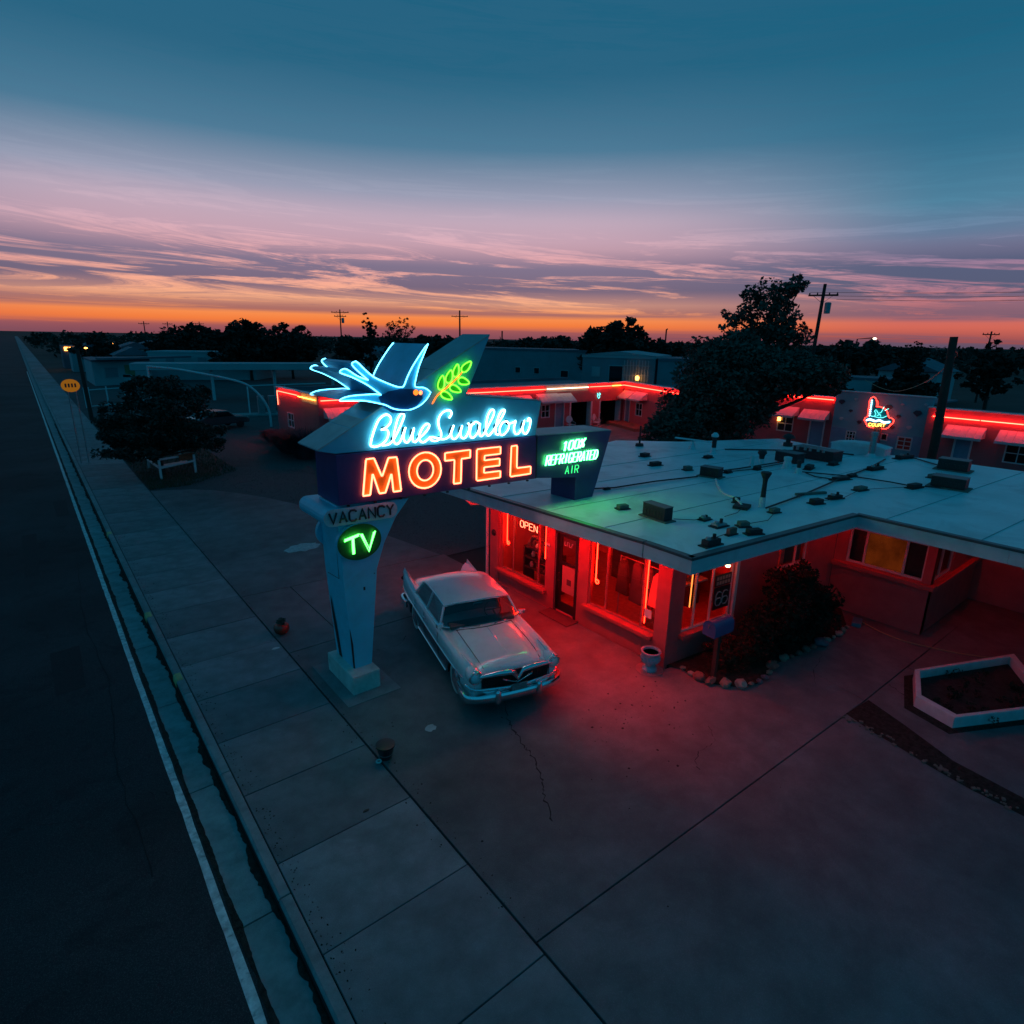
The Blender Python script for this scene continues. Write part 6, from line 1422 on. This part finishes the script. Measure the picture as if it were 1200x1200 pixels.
# ================================================================ small things by the sign and the door
def pot(name, lab, x, y, m, prof, plant=None, soil=True):
    t = thing(name, lab, 'flower pot', (x, y, 0)); MB().lathe(prof, (x, y, 0), 20).build('pot', m, t, smooth=40)
    rr = prof[-1][0]-.02; zz = prof[-1][1]
    MB().lathe([(rr*.98, zz-.05), (0, zz-.045)], (x, y, 0), 16).build('soil', dirtm, t)
    if plant:
        mb = MB(); leaves(mb, (x, y, zz+.06), (rr*.9, rr*.9, .10), plant, .035, random.Random(3)); mb.build('plant', leafm, t, recalc=False)
    return t
pot('flower_pot', 'glossy red round pot with a small plant on the driveway by the sidewalk', 3.95, 13.72, potred, [(.0, 0), (.09, 0), (.16, .06), (.185, .14), (.17, .22), (.14, .25)], 160)
bp2 = pot('flower_pot', 'black tapered pot with a banded rim standing empty on the sidewalk joint', 3.86, 8.12, potblk, [(.0, 0), (.10, 0), (.105, .02), (.15, .22), (.165, .24), (.165, .27), (.14, .275)], None)
MB().lathe([(.118, .08), (.128, .105)], (3.86, 8.12, 0), 20).build('band', metalg, bp2)
tag(MB().tube([(3.70+.04*math.cos(q*.6283), 8.07+.04*math.sin(q*.6283), .03) for q in range(10)], .016, 6, True).build('white_ring', paper, loc=(3.70, 8.07, 0)), 'small white ring lying beside the black pot', 'ring')
un = thing('garden_urn', 'pale blue glazed garden urn on a foot beside the corner pillar', 'urn', (9.83, 7.2, 0))
MB().lathe([(0, 0), (.16, 0), (.165, .04), (.12, .07), (.10, .11), (.125, .15), (.19, .22), (.205, .30), (.19, .36), (.205, .42), (.225, .45), (.22, .47), (.18, .47), (.17, .42)], (9.83, 7.2, 0), 26).build('bowl', urnm, un, smooth=45)
MB().lathe([(.17, .42), (0, .42)], (9.83, 7.2, 0), 20).build('soil', dirtm, un)
rl = MB()
for q in range(14):
    a = q*6.283/14; rl.box((9.83+.205*math.cos(a), 7.2+.205*math.sin(a), .30), (.03, .04, .10), a)
rl.build('relief', urnm, un, bev=.012)
MB().lathe([(.30, 0), (.30, .012), (0, .013)], (9.83, 7.2, 0), 20).build('saucer', metalg, un)
mbx = thing('mailbox', 'blue rounded metal mailbox on a dark post in front of the side window', 'mailbox', (10.75, 6.12, 0), 0)
prof = [(-.15, 1.18), (.15, 1.18), (.15, 1.36)] + [(.15*math.cos(q*math.pi/10), 1.36+.15*math.sin(q*math.pi/10)) for q in range(1, 10)] + [(-.15, 1.36)]
ang = R(-4); cA, sA = math.cos(ang), math.sin(ang)
MB2 = MB(); pts = prof
def mbp(u, w, z): return (10.2+u*cA-w*sA, 6.08+u*sA+w*cA, z)
k = len(pts); vs = [mbp(0, p[0], p[1]) for p in pts] + [mbp(.62, p[0], p[1]) for p in pts]
MB2.add(vs, [tuple(range(k))[::-1], tuple(range(k, 2*k))] + [(i, (i+1) % k, k+(i+1) % k, k+i) for i in range(k)]); MB2.build('box', mailblue, mbx, smooth=35, bev=.006)
dr_ = MB(); vs = [mbp(-.015, p[0]*1.05, 1.18+(p[1]-1.18)*1.03-.005) for p in pts] + [mbp(.012, p[0]*1.05, 1.18+(p[1]-1.18)*1.03-.005) for p in pts]
dr_.add(vs, [tuple(range(k))[::-1], tuple(range(k, 2*k))] + [(i, (i+1) % k, k+(i+1) % k, k+i) for i in range(k)]); dr_.build('door', mailblue, mbx, smooth=35)
MB().tube([mbp(-.03, 0, 1.42), mbp(-.03, 0, 1.36)], .012, 6).build('latch', metalg, mbx)
MB().box(mbp(.33, 0, .58), (.09, .09, 1.2), ang).build('post', darkw, mbx); MB().box(mbp(.32, 0, 1.165), (.5, .18, .025), ang).build('shelf', darkw, mbx)
# white edged dark bed at the right, hose and scraps on the right hand pavement
wb_ = thing('raised_bed', 'white timber edged dark bed on the pavement at the right', 'planter', (14, 2.8, 0))
QP = [(13.0, 3.05), (14.15, 3.45), (16.8, 2.3), (14.9, 1.2), (12.78, 2.32)]
cx_, cy_ = sum(p[0] for p in QP)/5, sum(p[1] for p in QP)/5
ins = [(x+(cx_-x)*.10, y+(cy_-y)*.10) for x, y in QP]
for i in range(5):
    j = (i+1) % 5; MB().prism([QP[i], QP[j], ins[j], ins[i]], 'z', -.02, .24).build('edging_board', planterw, wb_, bev=.008)
MB().prism(ins, 'z', -.02, .05).build('soil', pm('dark_soil', (.02, .019, .018), .95, var=.6, scale=8, bump=.8, bscale=25), wb_)
rg = random.Random(5); wd = MB()
for _ in range(26):
    x = rg.uniform(13.1, 15.6); y = rg.uniform(1.7, 3.0); h = rg.uniform(.06, .2); leaves(wd, (x, y, .05+h*.5), (.09, .09, h*.5), 26, .03, rg)
tag(wd.build('weeds', leafblk, recalc=False), kind='stuff')
du = [(x+(x-cx_)*.16, y+(y-cy_)*.16) for x, y in QP]
mb = MB(); mb.prism(du, 'z', -.05, .006); struct(mb.build('dark_border', dirtm))  # flat dark sheet reaching out past the bed edging
hs = MB().tube(smoothpath([(16.3, 5.55, .02), (16.0, 4.9, .02), (15.9, 4.3, .02), (16.1, 3.6, .02), (16.4, 3.0, .02), (17, 2.2, .02)], 5), .014, 6); tag(hs.build('garden_hose', pm('hose_tan', (.35, .25, .14), .6, var=.1), loc=(16, 4.5, 0)), 'thin tan hose lying on the pavement by the right hand wing wall', 'hose')
bx = MB().box((15.95, 5.35, .06), (.42, .22, .12), .3); tag(bx.build('blue_tray', pm('tray_blue', (.05, .18, .24), .5, var=.1), loc=(15.95, 5.35, 0), bev=.02), 'small blue tray on the ground by the inner wall corner', 'tray')
# ================================================================ bench, fence and filling station at the left
bn = thing('park_bench', 'white framed bench with a rust brown backboard under the small dark tree', 'bench', (5.4, 34, 0))
WP = whitepaint
for x, y in ((4.6, 33.4), (6.3, 34.1), (4.55, 36.6), (6.2, 37.2)): MB().boxb(x-.05, x+.05, y-.05, y+.05, 0, .95).build('post', WP, bn)
MB().tube([(4.6, 33.4, .55), (6.3, 34.1, .62)], .055, 6).build('rail', WP, bn); MB().tube([(4.6, 33.4, .55), (4.45, 36.7, .55)], .055, 6).build('rail', WP, bn); MB().tube([(4.5, 36.3, .9), (4.35, 38.8, .9)], .06, 6).build('rail', WP, bn)
MB().box((5.45, 34.05, .92), (1.7, .04, .10), R(22)).build('rail', WP, bn); MB().box((5.95, 34.15, .86), (.75, .05, .30), R(22)).build('backboard', pm('rust_board', (.24, .07, .03), .8, var=.3, scale=6), bn)
for i in range(4): MB().box((5.4, 34.5+i*.14, .45), (1.6, .11, .03), R(22)).build('slat', WP, bn)
fe = thing('rail_fence', 'low fence of thin white posts and rails at the far end of the sidewalk', 'fence', (5, 72, 0))
fx = [(4.35, 69.6), (4.9, 72.4), (5.6, 71.6), (6.3, 71.3), (7.4, 70.6)]
for x, y in ((4.35, 69.6), (4.7, 69.8), (6.2, 70.6), (7.8, 71.4), (9.4, 72.2), (11, 73)): MB().boxb(x-.06, x+.06, y-.06, y+.06, 0, 1.9).build('post', WP, fe)
for z in (.12, 1.65): MB().tube([(4.35, 69.6, z), (11, 73, z)], .05, 5).build('rail', WP, fe)
ys_ = thing('yellow_sign', 'round topped yellow roadside sign on thin posts at the far left', 'sign', (2.75, 40, 0))
MB().prism([(1.95+.42*math.cos(q*.3927), 4.22-.03+.34*math.sin(q*.3927)*1.0) for q in range(16)], 'y', 40.0, 40.05).build('sign_face', amberglow, ys_)
for x in (1.8, 2.15): MB().tube([(x, 40.06, -.1), (x, 40.06, 4.1)], .03, 6).build('post', metalg, ys_)
ms = MB()
for i in range(4): ms.boxb(1.7+i*.14, 1.78+i*.14, 39.985, 39.998, 4.1, 4.3)
ms.build('sign_marking', clothdk, ys_)
pl0 = thing('roadside_pole', 'dark post leaning slightly beside the yellow roadside sign', 'pole', (3.9, 60, 0)); MB().tube([(3.95, 60, -.2), (3.8, 60, 5.6)], [.16, .13], 8).build('post', polem, pl0)
gc = thing('station_canopy', 'long flat grey canopy of the disused filling station across the gravel', 'canopy', (18, 69, 0))
MB().prism([(8.6, 72.2), (31, 65.6), (32, 69.0), (9.6, 75.6)], 'z', 3.25, 3.95).build('canopy_slab', farwall2, gc, bev=.05)
for x, y in ((10.5, 73.2), (16, 71.6), (22, 69.8), (28, 68.0)): MB().boxb(x-.13, x+.13, y-.13, y+.13, 0, 3.25).build('column', WP, gc)
ar = thing('pipe_arch', 'curved pale pipe arch rising from the gravel beside the filling station', 'arch', (14.9, 48.6, 0))
MB().tube(smoothpath([(14.75, 48.6, 0), (14.7, 48.7, 1.3), (14.2, 48.9, 2.4), (13.3, 49.2, 3.3), (11.8, 49.6, 3.8), (10.5, 49.9, 4.1), (9.0, 51.2, 4.4), (7.2, 51.5, 4.6)], 5), .09, 8).build('pipe', whitepaint, ar, smooth=60)
MB().tube([(7.25, 51.5, -.1), (7.25, 51.5, 4.6)], .07, 8).build('leg', whitepaint, ar)
pi_ = thing('pump_island', 'concrete island with old fuel pumps beside the pipe arch', 'fuel pumps', (15.5, 58, 0))
MB().prism([(12.5, 56.2), (18.8, 55.2), (19.2, 56.6), (12.8, 57.8)], 'z', -.03, .15).build('island', kerbm, pi_, bev=.03)
for x, y in ((16.4, 56.4), (17.3, 56.2)):
    MB().boxb(x-.28, x+.28, y-.2, y+.2, .15, 1.7).build('pump', metalg, pi_, bev=.03); MB().tube([(x+.3, y, 1.2), (x+.5, y, .6), (x+.32, y, .4)], .03, 5).build('hose', cable, pi_)
for x, y in ((15.4, 56.5), (18.5, 56)): MB().tube([(x, y, 0), (x, y, 2.6)], .06, 6).build('post', WP, pi_)
MB().tube([(15.4, 56.5, 2.6), (22, 55.2, 2.7)], .05, 6).build('rail', WP, pi_)
def smallcar(lab, x, y, a, m):
    t = thing('parked_car', lab, 'car', (x, y, 0), a); w = .86
    b_ = [(-2.1, .35), (-2.15, .62), (-1.95, .82), (-.95, .92), (-.35, 1.38), (.95, 1.42), (1.7, .98), (2.1, .92), (2.15, .4)]
    MB().prism(b_, 'y', -w, w).build('body', m, t, True, bev=.08)
    g = MB()
    for s_ in (-1, 1): g.prism([(-.78, .95), (-.32, 1.30), (.9, 1.34), (1.4, 1.0)], 'y', s_*(w-.01), s_*(w+.012))
    g.quad((-.97, -w+.12, .94), (-.97, w-.12, .94), (-.38, w-.14, 1.37), (-.38, -w+.14, 1.37)); g.build('window', carglass, t, True)
    for wx in (-1.3, 1.3):
        for s_ in (-1, 1): MB().lathe([(.30, -.1), (.31, 0), (.2, .02), (0, .02)], (wx, s_*(w-.02), .31), 14, Matrix.Rotation(R(-90*s_), 3, 'X')).build('wheel', tyrem, t, True)
    for s_ in (-.6, .6): MB().lathe([(.09, 0), (.07, .03), (0, .035)], (-2.13, s_, .66), 10, Matrix.Rotation(R(-90), 3, 'Y')).build('headlight', lampglass, t, True)
smallcar('dark car with a pale windscreen parked behind the small dark tree', 11.2, 49.8, R(200), pm('car_dark_paint', (.04, .05, .055), .25, var=.1, coat=.6))
smallcar('pale van like car parked beyond the fence at the far left', 11.5, 100, R(170), pm('car_pale_paint', (.35, .4, .42), .35, var=.1, coat=.4))
smallcar('dark car under the end of the filling station canopy', 20.5, 60.5, R(80), pm('car_dark_paint2', (.03, .035, .04), .25, var=.1, coat=.6))
# ================================================================ buildings beyond
def block(name, lab, pts, h, wm, rm_, wins=(), loc=None, parap=.25):
    cx = sum(p[0] for p in pts)/len(pts); cy = sum(p[1] for p in pts)/len(pts)
    t = thing(name, lab, 'building', (cx, cy, 0))
    MB().prism(pts, 'z', -.3, h).build('wall', wm, t)
    MB().prism([(x+(x-cx)*.02, y+(y-cy)*.02) for x, y in pts], 'z', h, h+parap).build('roof', rm_, t)
    for i, u, z0, w, hh, m in wins:
        a = Vector(pts[i]); b = Vector(pts[(i+1) % len(pts)]); d_ = (b-a).normalized(); n_v = Vector((d_.y, -d_.x)); 
        if (a+n_v-Vector((cx, cy))).length < (a-n_v-Vector((cx, cy))).length: n_v = -n_v
        p = a+(b-a)*u; F = WF(p, d_); F.n = Vector((n_v.x, n_v.y, 0))
        f = MB(); fbox(f, F, -w/2-.08, w/2+.08, .0, .05, z0-.08, z0+hh+.08); fo = f.build('window_frame', farwall2, t)
        g = MB(); fbox(g, F, -w/2, w/2, .05, .07, z0, z0+hh); g.build('pane', m, fo)
    return t
block('warehouse', 'long low blue grey warehouse behind the court wing', [(48.2, 73.6), (56.5, 55.5), (64, 59), (56, 77)], 5.5, farwall, farroof, [(0, .52, 2.6, .7, .7, darkglass), (0, .66, 2.6, .7, .7, darkglass), (0, .86, 2.3, 1.0, .8, darkglass)])
ph_ = block('trellis_house', 'pale boxy building with trellis and porch lamp above the red court wing', [(44.0, 43.6), (47.2, 37.1), (54, 40.5), (50.8, 47)], 5.35, farwall, farwall2, [(0, .2, 3.6, .7, .8, farwall2), (0, .48, 3.1, 1.3, 1.5, darkglass)])
MB().add([(44.0-.1, 43.6, 5.62), (47.2, 37.0, 5.62), (45.5, 40.3, 6.0), (54, 40.5, 5.62), (50.8, 47, 5.62), (52.3, 43.7, 6.0)], [(0, 1, 2), (1, 3, 5, 2), (3, 4, 5), (4, 0, 2, 5)]).build('pitched_roof', farwall2, ph_)
tl_ = MB()
for i in range(9): p = Vector((44.0, 43.6)).lerp(Vector((47.2, 37.1)), .62+.04*i); tl_.boxb(p.x-.33, p.x-.28, p.y-.03, p.y+.03, 2.2, 5.2)
for z in (2.9, 3.8, 4.7):
    a = Vector((44, 43.6)).lerp(Vector((47.2, 37.1)), .60); b = Vector((44, 43.6)).lerp(Vector((47.2, 37.1)), .96); tl_.tube([(a.x-.3, a.y, z), (b.x-.3, b.y, z)], .04, 4)
tl_.build('trellis', farwall2, ph_)
p = Vector((44, 43.6)).lerp(Vector((47.2, 37.1)), .80); MB().lathe([(0, -.2), (.16, -.15), (.2, .1), (.1, .22), (0, .24)], (p.x-.5, p.y-.2, 3.55), 10).build('porch_lamp', lampor, ph_, smooth=60)
block('low_store', 'plain blue grey building to the right of the trellised house', [(47.4, 36.9), (51.4, 34.9), (56, 40), (52, 42)], 5.2, farwall, farroof, [])
block('flat_shed', 'dark opening shed with a pale roof edge behind the sign tip', [(50.2, 70.5), (52.6, 66.5), (55, 68), (52.6, 72)], 4.2, blackm, farwall2, [])
block('white_store', 'long pale wall of a store behind the filling station canopy', [(15.5, 108), (29, 101), (33, 106), (19, 113)], 4.0, farwall2, farwall2, [(0, .2, 2.2, 1.2, 1.2, farwall), (0, .5, 2.2, 1.2, 1.2, farwall)])
dk_ = block('tile_roof_store', 'low store with a dark overhanging roof at the far left', [(7.5, 98), (14.5, 100.5), (14.5, 110), (7.5, 110)], 3.1, farwall2, farroof, [(0, .3, 1.0, 1.6, 1.3, farwall), (0, .62, 1.1, 1.3, 1.5, tarpgreen)])
MB().prism([(8.5, 95.5), (20.5, 103), (20, 105), (8, 98)], 'z', 3.4, 3.65).build('awning_roof', farroof, dk_)
block('long_house', 'small pale house with dark doorways beyond the teal garage front', [(69.5, 28.8), (71.2, 22.5), (76, 24), (74.3, 30.3)], 3.4, farwall2, farroof, [(0, .42, 1.2, .6, 2.0, blackm), (0, .84, 1.0, .9, 2.2, blackm)])
for lab, x, y, z, w in (('small far house with a pale gable near the right edge', 95, 30.5, 5.4, 7), ('far pale roof beyond the trees left of the ragged tree', 62, 118, 5.0, 9), ('far blue roof right of centre among trees', 104, 46, 5.2, 8)):
    t = thing('far_house', lab, 'house', (x, y, 0)); MB().boxb(x-w/2, x+w/2, y-w/2, y+w/2, -.2, z-1.6).build('wall', farwall2, t)
    MB().prism([(y-w/2-.4, z-1.6), (y+w/2+.4, z-1.6), (y, z)], 'x', x-w/2-.4, x+w/2+.4).build('roof', farroof, t); MB().boxb(x-w/2-.06, x-w/2, y-.5, y+.5, 1, 2.4).build('window', darkglass, t)
for lab, x, y, z, w in (('low pale house at the far left of the skyline', 10.6, 139.6, 4.9, 6), ('second low house right of the lit shop on the left skyline', 19, 149, 5.0, 7), ('low grey house behind the far left store', 15, 121, 4.6, 5), ('far pale roof left of the first dark skyline tree', 25, 165, 5.2, 8)):
    t = thing('far_house', lab, 'house', (x, y, 0)); MB().boxb(x-w/2, x+w/2, y-w/2, y+w/2, -.2, z-1.3).build('wall', farwall2, t)
    MB().prism([(x-w/2-.4, z-1.3), (x+w/2+.4, z-1.3), (x, z)], 'y', y-w/2-.4, y+w/2+.4).build('roof', farroof, t); MB().boxb(x-.8, x+.2, y-w/2-.06, y-w/2-.01, 1.2, 2.4).build('window', darkglass, t)
for lab, x, y, z in (('small warm light left of the far skyline trees', 14.5, 140, 4.6), ('second small warm light low on the left skyline', 22.5, 158, 4.4), ('tiny warm light above the far left store', 8.6, 118, 4.3)):
    t = thing('street_lamp', lab, 'street lamp', (x, y, 0)); MB().tube([(x, y, -.2), (x, y, z)], .06, 5).build('post', polem, t); MB().lathe([(0, 0), (.22, .05), (.2, .2), (0, .25)], (x, y, z), 8).build('lamp_head', lampor, t)
th_ = thing('lit_shop', 'far shop with a warm lit front on the left skyline', 'shop', (9.5, 150, 0)); MB().boxb(7, 15, 150, 156, -.2, 4.2).build('wall', farroof, th_); MB().boxb(7.4, 10, 149.9, 149.98, 3.2, 3.9).build('lit_sign', lampor, th_)
# ================================================================ poles and wires
def upole(lab, x, y, h, arms, lean=(0, 0), r=.14, tr=True, ang=0., zb=-.3):
    t = thing('utility_pole', lab, 'utility pole', (x, y, 0)); top = Vector((x+lean[0], y+lean[1], h))
    MB().tube([(x, y, zb), top], [r*1.15, r*.8], 8).build('post', polem, t)
    c_, s_ = math.cos(ang), math.sin(ang)
    for z, w in arms:
        p = Vector((x, y, 0)).lerp(Vector((top.x, top.y, 0)), z/h); MB().box((p.x, p.y, z), (w, .11, .13), ang).build('cross_arm', polem, t)
        ins_ = MB()
        for q in (-.46, -.2, .2, .46): ins_.lathe([(.05, 0), (.06, .08), (.03, .16), (0, .17)], (p.x+c_*q*w, p.y+s_*q*w, z+.06), 6)
        ins_.build('insulator', blackm, t)
        br = MB(); 
        for q in (-.32, .32): br.tube([(p.x+c_*q*w, p.y+s_*q*w, z-.06), (p.x, p.y, z-.65)], .02, 4)
        br.build('brace', metalg, t)
    if tr: MB().lathe([(0, -.5), (.24, -.48), (.26, .35), (.2, .42), (0, .44)], (top.x+c_*.45, top.y+s_*.45, h-1.9), 12).build('transformer', metalg, t)
    return t
upole('utility pole with a transformer standing left of the bird on the skyline', 47.6, 110.2, 11.6, [(11.1, 3.2), (10.4, 2.2)], ang=R(-38))
upole('utility pole with one wide cross arm behind the sign tip', 72.5, 107.9, 12.4, [(11.2, 3.4)], tr=False, ang=R(-38), r=.19)
upole('utility pole with transformer leaning right of the airy tree', 54.2, 25.8, 11.9, [(11.0, 2.3)], lean=(.1, -.25), ang=R(-70), r=.17)
pp = thing('bare_pole', 'short bare pole beside the dark warehouse roof', 'pole', (58.2, 75.1, 0)); MB().tube([(58.2, 75.1, -.2), (58.2, 75.1, 8.1)], .11, 8).build('post', polem, pp)
pp = thing('bare_pole', 'thin distant pole with a lamp arm right of the broad dark tree', 'pole', (103.2, 79, 0)); MB().tube([(103.2, 79, -.2), (103.2, 79, 9.3), (104, 79.4, 9.4)], .16, 6).build('post', polem, pp)
for lab, x, y, h in (('farthest small utility pole, first on the left skyline', 26, 180, 9.6), ('second small utility pole on the left skyline', 33, 190, 9.8), ('third small utility pole on the left skyline', 43, 200, 10.2), ('fourth small utility pole on the left skyline', 48, 185, 9.5)):
    upole(lab, x, y, h, [(h-.6, 2.4)], tr=False)
upole('small utility pole at the far right of the skyline', 100, 24.5, 9.0, [(8.6, 1.8)], tr=False, ang=R(-70), r=.12)
bp3 = thing('leaning_pole', 'thick dark wooden pole rising behind the right end of the roof', 'pole', (27.2, 7.65, 0)); MB().tube([(27.2, 7.65, -.3), (27.2, 7.65, 3.5), (27.15, 7.75, 7.35)], [.17, .16, .13], 12).build('post', polem, bp3, smooth=60)
sl_ = thing('street_lamp', 'thin street lamp with a small lit head on the right skyline', 'street lamp', (105.5, 43.2, 0)); MB().tube([(105.5, 43.2, -.2), (105.5, 43.2, 7.9), (106.2, 41.2, 8.1)], .10, 6).build('post', polem, sl_); MB().lathe([(0, -.15), (.22, -.1), (.28, .05), (0, .15)], (106.2, 40.9, 8.0), 10).build('lamp_head', streetglow, sl_)
def wire(lab, pts, r=.02, m=cable):
    o = MB().tube(smoothpath(pts, 5), r, 4).build('overhead_wire', m, loc=pts[0]); return tag(o, lab, 'wire', 'overhead wires on the right of the sky')
for i, (q, lab) in enumerate(((-.46, 'uppermost'), (.0, 'middle'), (.46, 'lowest'))):
    x0, y0 = 54.3+q*.8, 25.55-q*2.1; wire('%s overhead wire running right from the leaning utility pole' % lab, [(x0, y0, 11.25-.3*i), (52, 12+q, 10.5-.25*i), (50, 2+q, 10.7-.25*i), (47, -10, 11.6-.3*i)], .018)
wire('slack pale service wire looping in front of the far house', [(54.9, 21.3, 4.2), (53, 19.3, 3.75), (50, 17, 3.8), (42, 13, 4.9), (30, 8.4, 6.5), (27.2, 7.7, 6.9)], .022, pm('wire_tan', (.35, .26, .16), .6, var=.1))
